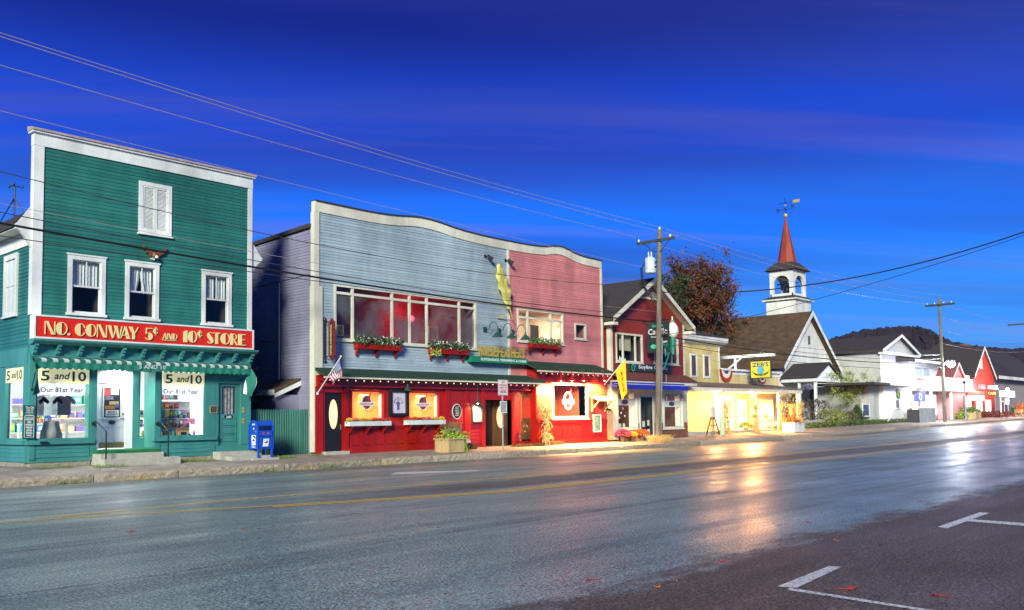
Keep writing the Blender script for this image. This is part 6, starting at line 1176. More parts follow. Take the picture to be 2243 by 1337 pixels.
# shop front under the porch
FX = ax(1562,ZY,900); zw2 = wall(zb, YEL, ZX0,ZX1,.3,3.0,ZY-.001,ZY+.2,[(ax(1583,ZY),ax(1603,ZY),zf+.75,2.85),(ax(1613,ZY),ax(1634,ZY),zf+.16,2.75),(ax(1641,ZY),ax(1692,ZY),zf+.75,2.85)],'front_wall'); clad(zw2, YEL, ZX0,FX,.5,2.98,('Y',ZY-.001),.12)
box('white_panel', WHITE, zb, FX,ax(1580,ZY),ZY-.05,ZY-.026,zf+.2,2.98)
CRL = M('lit cream interior',(.85,.70,.42),.7,var=.1)
for a, b, d in ((1583,1603,.75),(1641,1692,.75)):
    u = (ax(a,ZY),ax(b,ZY),zf+d,2.85); w_ = fixed_window(zb, u, ZY-.02, [] if b-a < 30 else [(u[0]+u[1])/2], (), WHITE, .12, True); recess(w_, u[0],u[1],u[2],u[3],ZY+.2,ZY+3,CRL); lamp('store window lamp','AREA',((u[0]+u[1])/2,ZY+1.2,u[3]-.05),380 if b-a < 30 else 800,(1,.58,.24),.8)
    box('window_apron', WHITE, zb, u[0],u[1],ZY-.05,ZY-.003,zf+.2,zf+.69)
u = (ax(1613,ZY),ax(1634,ZY),zf+.16,2.75); dz = MB().frame(*u,.12,ZY-.04,ZY+.06).build('store_door', WHITE, zb); box('pane', GLASS, dz, u[0]+.12,u[1]-.12,ZY,ZY+.006,u[2]+.9,u[3]-.12); box('door_panel', WHITE, dz, u[0]+.12,u[1]-.12,ZY-.01,ZY+.03,u[2]+.12,u[2]+.9); recess(dz, u[0],u[1],u[2],u[3],ZY+.2,ZY+2,CRL)
lamp('store door lamp','POINT',((u[0]+u[1])/2,ZY+1,2.5),140,(1,.70,.35),.15)
rr = random.Random(8)
for k in range(16):
    X = ax(1646,ZY)+k*.36; c_ = rr.choice(list(PAL)); h_ = rr.uniform(.18,.45); tag(MB().lathe((X,ZY+.55,zf+.88),[(.10,0),(.11,h_*.6),(.05,h_*.8),(.05,h_)],8).build('store_jar', GM[c_]), '%s jar on display in the wide general store window, %s from the left' % (c_, ['1st','2nd','3rd','4th','5th','6th','7th','8th','9th','10th','11th','12th','13th','14th','15th','16th'][k]), 'jar', 'jars in the general store window')
# porch lamps
HOTW = M('porch bulb',(1,.9,.7),.4,var=0,emit=120,ecol=(1,.82,.5))
for k, px in enumerate((1567,1646)):
    X = ax(px,PY0+.7,865); t = thing('porch_lamp','%s glaring porch lamp under the general store porch roof' % ['left','right'][k],'porch lamp',(X,PY0+.7,pz0),'general store porch lamps'); MB().lathe((X,PY0+.7,pz0-.12),[(.10,.12),(.08,.06),(.05,.0)],10).build('fitting', WHITE, t); MB().ball((X,PY0+.7,pz0-.22),.09,10,6).build('bulb', HOTW, t); lamp('porch bulb light','POINT',(X,PY0+.7,pz0-.36),[420,1800][k],(1,.43,.11),.09)
# buntings
for k, (l_, r_, t_, b_) in enumerate(((1575.5,1604,808,836),(1659,1677,829,840))):
    Yb = ZY-.12; x0, x1 = ax(l_,Yb,815), ax(r_,Yb,815); zt, zbm = az(l_,t_,Yb), az(l_,b_,Yb); t = thing('bunting','%s fan bunting of red, white and blue on the general store parapet' % ['left','small right'][k],'bunting',((x0+x1)/2,Yb,zbm))
    for j, (ra, rb, m_) in enumerate(((1,.72,M('bunting red',(.45,.03,.02),.8)),(.72,.40,M('bunting white',(.70,.66,.58),.8)),(.40,.02,M('bunting blue',(.04,.05,.18),.8)))):
        mb = MB(); n_ = 16
        for i in range(n_+1):
            a = math.pi*(1+i/n_); mb.v += [((x0+x1)/2+(x1-x0)/2*q*math.cos(a)*(1 if q < .99 else 1),Yb-.03-.03*(i%2),zt+(zt-zbm)*q*math.sin(a)) for q in (ra,rb)]
        for i in range(n_): mb.f.append((2*i,2*i+1,2*i+3,2*i+2))
        mb.build('cloth_band', m_, t)
# hanging sign on beam, in the plane across the sidewalk
zx = ax(1690,PY0-.2,800); ys0, ys1 = onx(1643.5,800,zx)[0], onx(1689,800,zx)[0]; zx0 = zx
zz1, zz0 = CZ+ray(1689,789).z*zx/ray(1689,789).x, CZ+ray(1689,828).z*zx/ray(1689,828).x
zs = thing('hanging_store_sign','yellow hanging ZEB\'S sign on a white beam over the sidewalk','sign',(zx,ys1,zz0)); YSG = M('sign yellow',(.78,.66,.05),.5,var=.05); dd = ys0-ys1; hz_ = zz1-zz0
box('board', YSG, zs, zx-.04,zx+.04,ys1+.05,ys0-.05,zz0+.05,zz1-.05)
for a in ((ys1,ys1+.05,zz0,zz1),(ys0-.05,ys0,zz0,zz1),(ys1+.05,ys0-.05,zz0,zz0+.05),(ys1+.05,ys0-.05,zz1-.05,zz1)): box('sign_edge', BLACK, zs, zx-.05,zx+.05,*a)
text("ZEB'S", NAVY, zs, ys0-.10*dd,ys1+.10*dd,zz0+.66*hz_,zz0+.90*hz_,('X',zx-.042)); ym = (ys0+ys1)/2; n_ = 20
MB().ext([(zx-.047,ym+.17*dd*math.cos(2*math.pi*k/n_),zz0+.46*hz_+.22*hz_*math.sin(2*math.pi*k/n_)) for k in range(n_)],[(zx-.042,ym+.17*dd*math.cos(2*math.pi*k/n_),zz0+.46*hz_+.22*hz_*math.sin(2*math.pi*k/n_)) for k in range(n_)]).build('round_emblem', M('sign light blue',(.10,.42,.62),.5,var=.2), zs)
ar = MB()
for k in range(10):
    a, b = math.pi+math.pi*k/10, math.pi+math.pi*(k+1)/10
    ar.poly([(zx-.045,ym+.42*dd*math.cos(q),zz0+.48*hz_+w*hz_*math.sin(q)) for q, w in ((a,.36),(b,.36),(b,.24),(a,.24))])
ar.build('ribbon', BLACK, zs); text('GENERAL STORE', YSG, zs, ys0-.30*dd,ys1+.30*dd,zz0+.145*hz_,zz0+.205*hz_,('X',zx-.047))
sb2 = thing('sign_beam','white timber beam with braces carrying the hanging yellow sign','beam',(zx,ZY,zz1)); bz = zz1+.22
MB().beam((zx,ZY+3.2,bz+.15),(zx,ys1-.3,bz+.15),.16,.22).build('beam', WHITE, sb2); MB().beam((zx,ZY+1.0,PZ1+.1),(zx,ZY+3.0,bz+.05),.12).build('brace', WHITE, sb2); MB().beam((zx,ZY+.9,PZ1+.1),(zx,ZY-.3,bz+.05),.12).build('brace', WHITE, sb2); MB().beam((zx,ZY+.2,PZ1+.1),(zx,ZY+.2,bz+.05),.14).build('strut', WHITE, sb2)
for yy_ in (ys0-.15,ys1+.15): MB().tube([(zx,yy_,zz1),(zx,yy_,bz+.08)],.015,5).build('hanger', BLACK, sb2)
MB().tube([(zx,ym-.15+.15*math.cos(k*.6),bz+.25+.20*math.sin(k*.6)) for k in range(12)],.03,6).build('rope_loop', M('teal rope',(.15,.42,.40),.7), sb2)
box('body_wall', YEL, zb, ZX1-.2,ZX1-.021,ZY+.26,ZY+9,.3,4.6); MB().add([(U1,ZY+.26,4.6),(ZX1,ZY+.26,4.6),(ZX1,ZY+9,4.75),(U1,ZY+9,4.75)],[(0,1,2,3)]).build('flat_roof', SHDARK, zb)
# ================================================================== CHURCH
CY = 36.0; cz0 = grade(80)+.5
CHW = M('church white',(.72,.70,.66),.6,var=.08,scale=1,streak=True)
cx0, cx1 = ax(1712,CY,793), ax(1826,CY,793); cm = (cx0+cx1)/2; cez = az(1712,793,CY); cap_ = at(1770,690,CY); crz = cap_[1]+.2
ch = thing('church_building','white clapboard church with a brown roof, belfry and copper red spire','church',(cm,CY,cz0))
MB().prY([(cx0,cz0-.4),(cx1,cz0-.4),(cx1,cez),(cm,crz-.25),(cx0,cez)],CY,CY+.3).build('front_wall', CHW, ch)
hcl = MB(); z = cz0
while z < crz-.5:
    t = max(0,(z-cez)/(crz-.25-cez)); a, b = cx0+(cm-cx0)*t+.1, cx1-(cx1-cm)*t-.1
    hcl.add([(a,CY-.03,z),(b,CY-.03,z),(b,CY-.004,z+.16),(a,CY-.004,z+.16),(a,CY-.002,z),(b,CY-.002,z)],[(0,1,2,3),(0,4,5,1)]); z += .16
c_ = hcl.build('clapboard_courses', CHW, ch); c_['kind'] = 'stuff'
box('side_wall', CHW, ch, cx0,cx0+.25,CY+.31,CY+22,cz0-.4,cez); box('side_wall', CHW, ch, cx1-.25,cx1,CY+.31,CY+22,cz0-.4,cez)
hcl = MB(); z = cz0
while z < cez-.1: hcl.add([(cx0-.03,CY+22,z),(cx0-.03,CY+.31,z),(cx0-.004,CY+.31,z+.16),(cx0-.004,CY+22,z+.16)],[(0,1,2,3)]); z += .16
c_ = hcl.build('clapboard_courses', CHW, ch); c_['kind'] = 'stuff'
sl_c = (crz-cez)/(cm-cx0); oh = .6
for s, xe, xw in ((-1,cx0-oh,cx0),(1,cx1+oh,cx1)):
    ze_ = cez-oh*sl_c; y0, y1 = CY-.55, CY+22.4
    MB().add([(cm,y0,crz+.1),(cm,y1,crz+.1),(xe,y1,ze_+.1),(xe,y0,ze_+.1),(cm,y0,crz-.12),(cm,y1,crz-.12),(xe,y1,ze_-.12),(xe,y0,ze_-.12)],[(0,1,2,3),(7,6,5,4),(0,3,7,4),(3,2,6,7),(1,5,6,2)]).build('roof', SHBROWN, ch)
    MB().add([(cm,y0-.06,crz+.12),(xe,y0-.06,ze_+.12),(xe,y0-.06,ze_-.22),(cm,y0-.06,crz-.32),(cm,y0-.002,crz+.12),(xe,y0-.002,ze_+.12),(xe,y0-.002,ze_-.22),(cm,y0-.002,crz-.32)],[(0,1,2,3),(7,6,5,4),(0,4,5,1),(1,5,6,2),(2,6,7,3)]).build('barge_board', WHITE, ch)
MB().tube([(cm,CY-.1,cez+1.9),(cm,CY-.1,cez+2.7)],.10,8).build('gable_lamp', BLACK, ch)
# belfry tower
TY = 38.0; tx0, tx1 = ax(1743,TY,680), ax(1776,TY,680); tw = tx1-tx0; ty1 = TY+3.1; tmx, tmy = (tx0+tx1)/2, (TY+ty1)/2
tz1 = az(1743,652,TY); tz2 = az(1743,588,TY); tzb = az(1743,718,TY)-2.2
tower = box('tower_base', CHW, ch, tx0,tx1,TY,ty1,tzb,tz1-.15)
hcl = MB(); z = tzb
while z < tz1-.35: hcl.add([(tx0-.03,ty1,z),(tx0-.03,TY-.03,z),(tx0-.004,TY-.004,z+.16),(tx0-.004,ty1,z+.16),(tx1,TY-.03,z),(tx1,TY-.004,z+.16)],[(0,1,2,3),(1,4,5,2)]); z += .16
c_ = hcl.build('clapboard_courses', CHW, ch); c_['kind'] = 'stuff'
box('tower_cornice', CHW, ch, tx0-.30,tx1+.30,TY-.30,ty1+.30,tz1-.149,tz1); MB().add([(tx0-.34,TY-.34,tz1+.002),(tx1+.34,TY-.34,tz1+.002),(tx1+.34,ty1+.34,tz1+.002),(tx0-.34,ty1+.34,tz1+.002),(tx0+.25,TY+.25,tz1+.32),(tx1-.25,TY+.25,tz1+.32),(tx1-.25,ty1-.25,tz1+.32),(tx0+.25,ty1-.25,tz1+.32)],[(0,1,5,4),(1,2,6,5),(2,3,7,6),(3,0,4,7),(4,5,6,7)]).build('tower_skirt_roof', SHDARK, ch)
b0, b1, c0, c1 = tx0+.30, tx1-.30, TY+.30, ty1-.30; bz0, bz1 = tz1+.32, tz2
def arcade(u0, u1, z0, z1, fixed, axis, thick=.22):
    """one open arched face of the belfry"""
    um = (u0+u1)/2; hw = (u1-u0)/2-.42; zs = z1-.55-hw; n_ = 12; mb = MB(); A = [(um-hw,z0)]+[(um-hw*math.cos(math.pi*k/n_),zs+hw*math.sin(math.pi*k/n_)) for k in range(n_+1)]+[(um+hw,z0)]
    def put(p, d): return (p[0],d,p[1]) if axis == 'Y' else (d,p[0],p[1])
    for poly in ([(u0,z0),(um-hw,z0),(um-hw,zs),(u0,zs)],[(um+hw,z0),(u1,z0),(u1,zs),(um+hw,zs)]): mb.ext([put(p,fixed) for p in poly],[put(p,fixed+thick) for p in poly])
    for k in range(n_):
        a, b = A[1+k], A[2+k]; ta = u0+(u1-u0)*k/n_; tb = u0+(u1-u0)*(k+1)/n_; poly = [a,b,(tb,z1),(ta,z1)]
        mb.ext([put(p,fixed) for p in poly],[put(p,fixed+thick) for p in poly])
    mb.ext([put(p,fixed) for p in [(u0,zs),(um-hw,zs),(u0,z1)]],[put(p,fixed+thick) for p in [(u0,zs),(um-hw,zs),(u0,z1)]]); mb.ext([put(p,fixed) for p in [(um+hw,zs),(u1,zs),(u1,z1)]],[put(p,fixed+thick) for p in [(um+hw,zs),(u1,zs),(u1,z1)]])
    mb.box(*( (u0,u1,fixed+.04,fixed+thick-.04) if axis == 'Y' else (fixed+.04,fixed+thick-.04,u0,u1) ),z0,z0+.25); return mb
for fx in (b0,b1-.22): arcade(c0,c1,bz0,bz1,fx,'X').build('belfry_arch', CHW, ch)
for fy in (c0-.004,c1-.216): arcade(b0-.004,b1+.004,bz0+.001,bz1-.001,fy,'Y').build('belfry_arch', CHW, ch)
bell = MB().lathe((tmx,tmy,bz0+.35),[(.55,0),(.50,.10),(.40,.30),(.34,.65),(.22,.85),(.08,.92)],16).build('bell', M('bell bronze',(.03,.045,.05),.4,metal=.4), ch); MB().tube([(tmx,c0+.1,bz0+1.4),(tmx,c1-.1,bz0+1.4)],.07,6).tube([(tmx,tmy,bz0+1.2),(tmx,tmy,bz0+1.4)],.06,6).build('yoke', IRON, bell)
MB().add([(b0-.40,c0-.40,bz1),(b1+.40,c0-.40,bz1),(b1+.40,c1+.40,bz1),(b0-.40,c1+.40,bz1),(tmx-.95,tmy-.95,bz1+.85),(tmx+.95,tmy-.95,bz1+.85),(tmx+.95,tmy+.95,bz1+.85),(tmx-.95,tmy+.95,bz1+.85)],[(0,1,5,4),(1,2,6,5),(2,3,7,6),(3,0,4,7),(4,5,6,7),(3,2,1,0)]).build('belfry_roof', SHDARK, ch)
COPR = M('painted spire red',(.30,.045,.020),.5,var=.25,scale=1.2,streak=True); zsp = CZ+ (az(1716,474,tmy)-CZ)
MB().add([(tmx+1.02*math.cos(k*math.pi/4+.39),tmy+1.02*math.sin(k*math.pi/4+.39),bz1+.60) for k in range(8)]+[(tmx+.06*math.cos(k*math.pi/4+.39),tmy+.06*math.sin(k*math.pi/4+.39),zsp) for k in range(8)],[(k,(k+1)%8,8+(k+1)%8,8+k) for k in range(8)]).build('spire', COPR, ch)
MB().ball((tmx,tmy,zsp+.15),.22,10,6).build('spire_ball', GOLD, ch)
vn = thing('weather_vane','iron weather vane with compass letters on top of the church spire','weather vane',(tmx,tmy,zsp)); zt = az(1714,434,tmy); k0 = zsp+.35; hv = zt-k0
MB().tube([(tmx,tmy,k0-.1),(tmx,tmy,zt)],.035,6).build('rod', IRON, vn); MB().ball((tmx,tmy,k0+hv*.55),.10,8,5).build('ball', GOLD, vn)
MB().beam((tmx-.1,tmy+.75,k0+hv*.28),(tmx+.1,tmy-.75,k0+hv*.28),.04).beam((tmx-.6,tmy-.1,k0+hv*.28),(tmx+.6,tmy+.1,k0+hv*.28),.04).build('compass_arms', IRON, vn)
text('W', IRON, vn, tmy-.62,tmy-1.02,k0+hv*.28,k0+hv*.28+.42,('X',tmx),name='compass_letter'); text('S', IRON, vn, tmy+.98,tmy+.70,k0+hv*.28-.2,k0+hv*.28+.22,('X',tmx),name='compass_letter')
MB().beam((tmx,tmy+.8,k0+hv*.72),(tmx,tmy-.9,k0+hv*.72),.035).build('arrow', IRON, vn); box('arrow_tail', GOLD, vn, tmx-.02,tmx+.02,tmy-1.55,tmy-.85,k0+hv*.72-.14,k0+hv*.72+.16); MB().ball((tmx,tmy,zt),.07,6,4).build('finial', IRON, vn)
# entry porch
EY = CY-3.2; e0, e1 = ax(1786,EY,820), ax(1836,EY,820); ez1 = az(1828,826,EY); er = az(1826,795,EY); em_ = (e0+e1)/2
for s, xe in ((-1,e0-.3),(1,e1+.3)):
    MB().add([(em_,EY-.3,er),(em_,CY-.05,er),(xe,CY-.05,ez1),(xe,EY-.3,ez1),(em_,EY-.3,er-.15),(em_,CY-.05,er-.15),(xe,CY-.05,ez1-.15),(xe,EY-.3,ez1-.15)],[(0,1,2,3),(7,6,5,4),(0,3,7,4),(3,2,6,7)]).build('porch_roof', SHDARK, ch)
MB().prY([(e0,ez1-.14),(e1,ez1-.14),(em_,er-.18)],EY-.1,EY+.05).build('porch_gable', WHITE, ch); box('porch_lintel', WHITE, ch, e0-.1,e1+.1,EY-.12,CY-.06,ez1-.50,ez1-.151)
for xx in (e0+.1,e1-.25): 
    for yy_ in (EY,): box('porch_post', WHITE, ch, xx,xx+.22,yy_,yy_+.22,cz0-.3,ez1-.501)
for yy_ in (EY+1.5,): box('porch_post', WHITE, ch, e0+.1,e0+.3,yy_,yy_+.2,cz0-.3,ez1-.501)
box('door', M('church door red',(.28,.02,.02),.5), ch, em_-.7,em_+.7,CY-.08,CY-.031,cz0,cz0+2.3)
for k, (a, b) in enumerate(((1746,1757),(1772,1784))):
    u = (ax(a,CY,815),ax(b,CY,815),az(a,848,CY),az(a,802,CY)); w_ = MB().frame(*u,.14,CY-.10,CY-.03).build('window', WHITE, ch); box('pane', M('dusk glass',(.05,.06,.10),.1,var=.2), w_, u[0]+.14,u[1]-.14,CY-.06,CY-.031,u[2]+.14,u[3]-.14)
nb = thing('notice_board','glazed church notice board with a small orange brown roof','notice board',(ax(1835,33.2,890),33.2,cz0)); nX = ax(1835,33.2,890)
for dx_ in (-.75,.75): box('post', WHITE, nb, nX+dx_-.08,nX+dx_+.08,33.15,33.30,cz0-.4,cz0+2.2)
MB().frame(nX-.66,nX+.66,cz0+.5,cz0+2.1,.1,33.16,33.28).build('case', WHITE, nb); box('panel', M('notice pale',(.60,.68,.70),.5,var=.2,scale=3), nb, nX-.56,nX+.56,33.22,33.26,cz0+.6,cz0+2.0); MB().prY([(nX-1.0,cz0+2.2),(nX+1.0,cz0+2.2),(nX+.6,cz0+2.6),(nX-.6,cz0+2.6)],32.9,33.5).build('roof', M('orange shingle',(.42,.17,.04),.8,var=.2), nb)
# wreath on the church front
wr_ = thing('wreath','green wreath hanging on the church front wall','wreath',(ax(1781,CY-.1,866),CY-.1,az(1781,866,CY))); wx, wzz = ax(1781,CY-.1,866), az(1781,866,CY-.1); foliage(260, lambda r: (lambda a: (wx+.42*math.cos(a)+r.gauss(0,.07),CY-.14+r.gauss(0,.04),wzz+.55*math.sin(a)+r.gauss(0,.07)))(r.uniform(0,6.283)), .09, LEAFG, 'leaves', wr_, 4)
# ================================================================== UTILITY POLES, WIRES, STREET LAMP
PYL = 26.35
def upole(lab, px, Y, ztop, tilt=0, arm=True, seed=0):
    X = ax(px,Y,900); zg = walk(X,Y); t = thing('utility_pole', lab, 'utility pole', (X,Y,zg), 'utility poles along the street')
    MB().tube([(X,Y,zg-.1),(X+tilt*.5,Y,(zg+ztop)/2),(X+tilt,Y,ztop)],.17,10,.12).build('pole', POLEW, t)
    return t, X+tilt, zg
p1x = ax(1440,PYL,955); ztop1 = az(1443,503,PYL)
up1, p1, zg1 = upole('tall weathered utility pole with transformer in front of the candle shop',1440,PYL,ztop1,(at(1443.5,505,PYL)[0]-p1x))
za = az(1443,527,PYL); ya0, ya1 = onx(1398,536,p1)[0], onx(1480,520,p1)[0]
DKW = M('dark creosote wood',(.045,.045,.035),.8,var=.3)
MB().box(p1-.20,p1-.11,ya1,ya0,za-.07,za+.07).build('crossarm', DKW, up1)
MB().beam((p1-.16,PYL,za-.75),(p1-.16,ya0-.7*(ya0-PYL)*.4,za-.07),.04).beam((p1-.16,PYL,za-.75),(p1-.16,ya1+.5*(PYL-ya1)*.6,za-.07),.04).build('arm_brace', DKW, up1)
INS = M('glass insulator',(.62,.66,.64),.25,var=.05)
def insul(x, y, z, par): MB().lathe((x,y,z),[(.05,0),(.075,.04),(.05,.08),(.06,.12),(.03,.16)],8).build('insulator', INS, par)
insul(p1,PYL,ztop1,up1); insul(p1-.155,ya0-.15,za+.07,up1); insul(p1-.155,ya1+.25,za+.07,up1)
# transformer
tX, tY = p1-.05, PYL+.62; tz = az(1420,598,tY); th = az(1420,565,tY)-tz
TRG = M('transformer grey',(.55,.66,.63),.4,var=.1); tr = MB().lathe((tX,tY,tz),[(.27,0),(.30,.03),(.30,th-.05),(.26,th),(.10,th+.06)],16).build('transformer', TRG, up1)
MB().box(tX-.05,tX+.05,PYL+.10,tY-.28,tz+.3,tz+.36).build('bracket', IRON, tr); MB().box(tX-.05,tX+.05,PYL+.10,tY-.28,tz+th-.3,tz+th-.24).build('bracket', IRON, tr)
for dy_ in (-.08,.1): MB().lathe((tX,tY+dy_,tz+th+.03),[(.04,0),(.06,.06),(.03,.12),(.05,.18),(.02,.34)],8).build('bushing', INS, tr)
for k in range(3): MB().tube([(tX-.1,tY+.28,tz+th-.15-.05*k),(tX-.15-.03*k,tY+.42+.05*k,tz+.3),(tX-.12,tY+.40+.04*k,tz-.6),(tX-.05,tY-.1-.1*k,tz-1.3-.25*k),(p1-.1,PYL,tz-2.0-.1*k)],.022,5).build('lead_cable', BLACK, up1)
MB().tube([(tX,tY,tz+th+.33),(tX,tY+.1,tz+th+.7),(p1-.15,ya0-.5,za-.1)],.012,4).build('lead_cable', BLACK, up1); MB().tube([(tX,tY-.1,tz+th+.3),(tX,tY-.3,tz+th+.5),(p1-.05,PYL+.12,tz+.4)],.012,4).build('lead_cable', BLACK, up1)
for k, z_ in enumerate((2.0,3.2,4.6)): box('guy_guard', GALV, up1, p1-.02,p1+.02,PYL-.20,PYL-.17,zg1+z_,zg1+z_+.4)
MB().tube([(p1x+.15,PYL-.12,zg1+.05),(p1x+.15+(p1-p1x)*.5,PYL-.12,zg1+5.6)],.035,6).build('conduit', GALV, up1)
MB().tube([(p1+.14+.02*math.cos(k),PYL+.25*math.sin(k*.9),6.2+.06*math.cos(k*.9)) for k in range(8)],.02,4).build('cable_coil', BLACK, up1)
p2x = ax(2069,26.6,900); ztop2 = az(2056,652,26.6); up2, p2, zg2 = upole('distant utility pole with twin crossarm near the bright street lamp',2069,26.6,ztop2,(ax(2057,26.6,660)-p2x))
z2a = az(2057,668,26.6); y20, y21 = onx(2027,668,p2)[0], onx(2090,663,p2)[0]
MB().box(p2-.22,p2-.12,y21,y20,z2a-.08,z2a+.08).build('crossarm', DKW, up2); MB().box(p2+.12,p2+.22,y21,y20,z2a-.08,z2a+.08).build('crossarm', DKW, up2)
for yy_ in (y20-.2,y20-.9,y21+.9,y21+.2): insul(p2-.17,yy_,z2a+.08,up2)
p3x = ax(2260,26.6,900); up3, p3, zg3 = upole('farthest utility pole whose crossarm reaches in at the right edge of the picture',2262,26.8,az(2260,690,26.8),0); z3a = az(2240,706,26.8); MB().box(p3-.2,p3-.1,24.5,29.1,z3a-.1,z3a+.1).build('crossarm', DKW, up3)
WIRE = M('wire',(.06,.055,.05),.5,var=0); WIREC = M('bare wire',(.40,.30,.24),.4,var=0); CABLE = M('black cable',(.012,.012,.012),.6,var=0)
def span3(lab, Y, pts, x_end, r, mat, x0=-12, z_end=None, y_end=None):
    P = [at(px,py,Y) for px,py in pts]; (xa_,za_),(xb_,zb_),(xc_,zc_) = P
    def zq(x): return za_*(x-xb_)*(x-xc_)/((xa_-xb_)*(xa_-xc_))+zb_*(x-xa_)*(x-xc_)/((xb_-xa_)*(xb_-xc_))+zc_*(x-xa_)*(x-xb_)/((xc_-xa_)*(xc_-xb_))
    n_ = 60; xs = [x0+(x_end-x0)*i/n_ for i in range(n_+1)]
    tag(MB().tube([(x,Y,zq(x)) for x in xs],r,5).build('overhead_wire',mat), lab, 'wire', 'overhead wires'); return xs[-1], zq(xs[-1])
span3('topmost bare wire from the upper left to the pole top',PYL,[(0,72),(700,291),(1443,497)],p1,.012,WIREC)
span3('second bare wire just below the topmost wire',PYL-1.35,[(0,80),(700,300),(1470,513)],p1-.155,.012,WIREC)
span3('third bare wire running to the left end of the crossarm',PYL+1.3,[(0,143),(700,340),(1401,521)],p1-.155,.012,WIREC)
span3('thin neutral wire crossing in front of the false front top and the blue wall roofline',PYL+.1,[(0,243),(700,418),(1435,592)],p1,.010,WIREC)
span3('dark wire crossing the attic shutter of the teal front',PYL+.1,[(0,376),(700,537),(1440,628)],p1,.014,WIRE)
span3('thin grey wire just below the attic shutter',PYL+.25,[(0,446),(700,578),(1440,683)],p1,.008,WIREC)
span3('dark wire above the thick cable on the teal front',PYL+.1,[(0,465),(700,596),(1440,694)],p1,.015,WIRE)
span3('thick black cable crossing the shop fronts at eagle height',PYL+.1,[(0,489),(700,609),(1440,706)],p1,.036,CABLE)
span3('lowest dark wire below the thick cable',PYL+.1,[(0,517),(700,617),(1440,712)],p1,.014,WIRE)
def sag(lab, a, b, d, r, mat, n_=24): tag(MB().tube([tuple(Vector(a).lerp(Vector(b),i/n_)-Vector((0,0,d*4*(i/n_)*(1-i/n_)))) for i in range(n_+1)],r,5).build('overhead_wire',mat), lab, 'wire', 'overhead wires')
sag('bare wire from the near pole top on towards the far pole',(p1,PYL,ztop1+.15),(p2,26.0,ztop2+.1),.5,.012,WIREC)
sag('bare wire from the right end of the near crossarm to the far pole',(p1-.155,ya1+.25,za+.22),(p2-.17,y21+.2,z2a+.2),.6,.012,WIREC)
sag('bare wire from the left end of the near crossarm to the far pole',(p1-.155,ya0-.15,za+.22),(p2-.17,y20-.2,z2a+.2),.6,.012,WIREC)
for k, (z_, r_) in enumerate(((6.55,.014),(6.25,.016),(6.0,.03),(5.6,.018))): sag('%s low cable from the near pole past the church to the far pole' % ['highest','second','thick third','lowest'][k],(p1,PYL,z_),(p2,26.6,z_+.6-.1*k),.55,r_,CABLE if k > 1 else WIRE)
for k in range(4): sag('%s wire from the far pole to the farthest pole' % ['top','second','third','lowest'][k],(p2,26.6,z2a+.2-k*1.3),(p3,26.8,z3a+.1-k*1.2),.4,.014,WIREC)
qx, qy = 4.63*8, 8.0; qz = CZ+ray(2243,507).z*qy/ray(2243,507).y; 
def aim(px,py,Y): d = ray(px,py); t_ = Y/d.y; return (d.x*t_,Y,CZ+d.z*t_)
sag('twisted service cable sweeping up to the right across the sky',(p1,PYL-.1,az(1445,640,PYL)),aim(2330,478,7.5),1.0,.030,CABLE); sag('thin service wire crossing in front of the church tower',(p1+.1,PYL-.1,az(1450,735,PYL)),aim(2330,486,7.6),.35,.014,CABLE)
for k, (pa, pb) in enumerate((((1560,690),(1500,770)),((1590,770),(1505,835)))): sag('%s drop wire over the general store roof' % ['upper','lower'][k],(p1,PYL,6.4-.3*k),(ax(pa[0],ZY-.2,pa[1]),ZY-.2,6.2-.9*k),.35,.012,WIREC)
# street lamp on a green bracket
t = thing('street_lamp','green bracket street lamp with white acorn globe on the utility pole','street lamp',(p1+.15,PYL,5.5)); lX = ax(1477,PYL-.1,740); LZ = az(1477,753,PYL); LG = M('verdigris green',(.012,.20,.14),.5,var=.15)
zgb, zgt = az(1477,741,PYL), az(1477,712,PYL)
MB().box(p1+.13,lX,PYL-.03,PYL+.03,az(1455,757,PYL)-.0,az(1455,757,PYL)+.10).build('bracket_arm', LG, t); zb_ = az(1455,757,PYL)
sc = MB(); 
for r_, cx_, cz2 in ((.22,p1+.42,zb_-.26),(.14,p1+.75,zb_-.17)): sc.tube([(cx_+r_*math.cos(a*.5),PYL,cz2+r_*math.sin(a*.5)) for a in range(13)],.03,6)
sc.beam((p1+.14,PYL,zb_-1.25),(lX-.15,PYL,zb_),.05); sc.build('scroll_bracket', LG, t)
MB().lathe((lX,PYL,az(1477,778,PYL)),[(.03,0),(.09,.05),(.10,.45),(.16,.55),(.17,zgb-az(1477,778,PYL)-.02)],12).build('socket', LG, t)
MB().lathe((lX,PYL,zgb),[(.16,0),(.30,.22),(.33,.42),(.30,.62),(.18,.80),(.13,.86)],16).build('globe', M('opal globe',(.74,.73,.66),.3,var=.08), t, True); MB().lathe((lX,PYL,zgb+.86),[(.15,0),(.10,.10),(.06,.14),(.03,.35)],12).build('finial', M('pewter',(.35,.38,.37),.4,metal=.4), t)
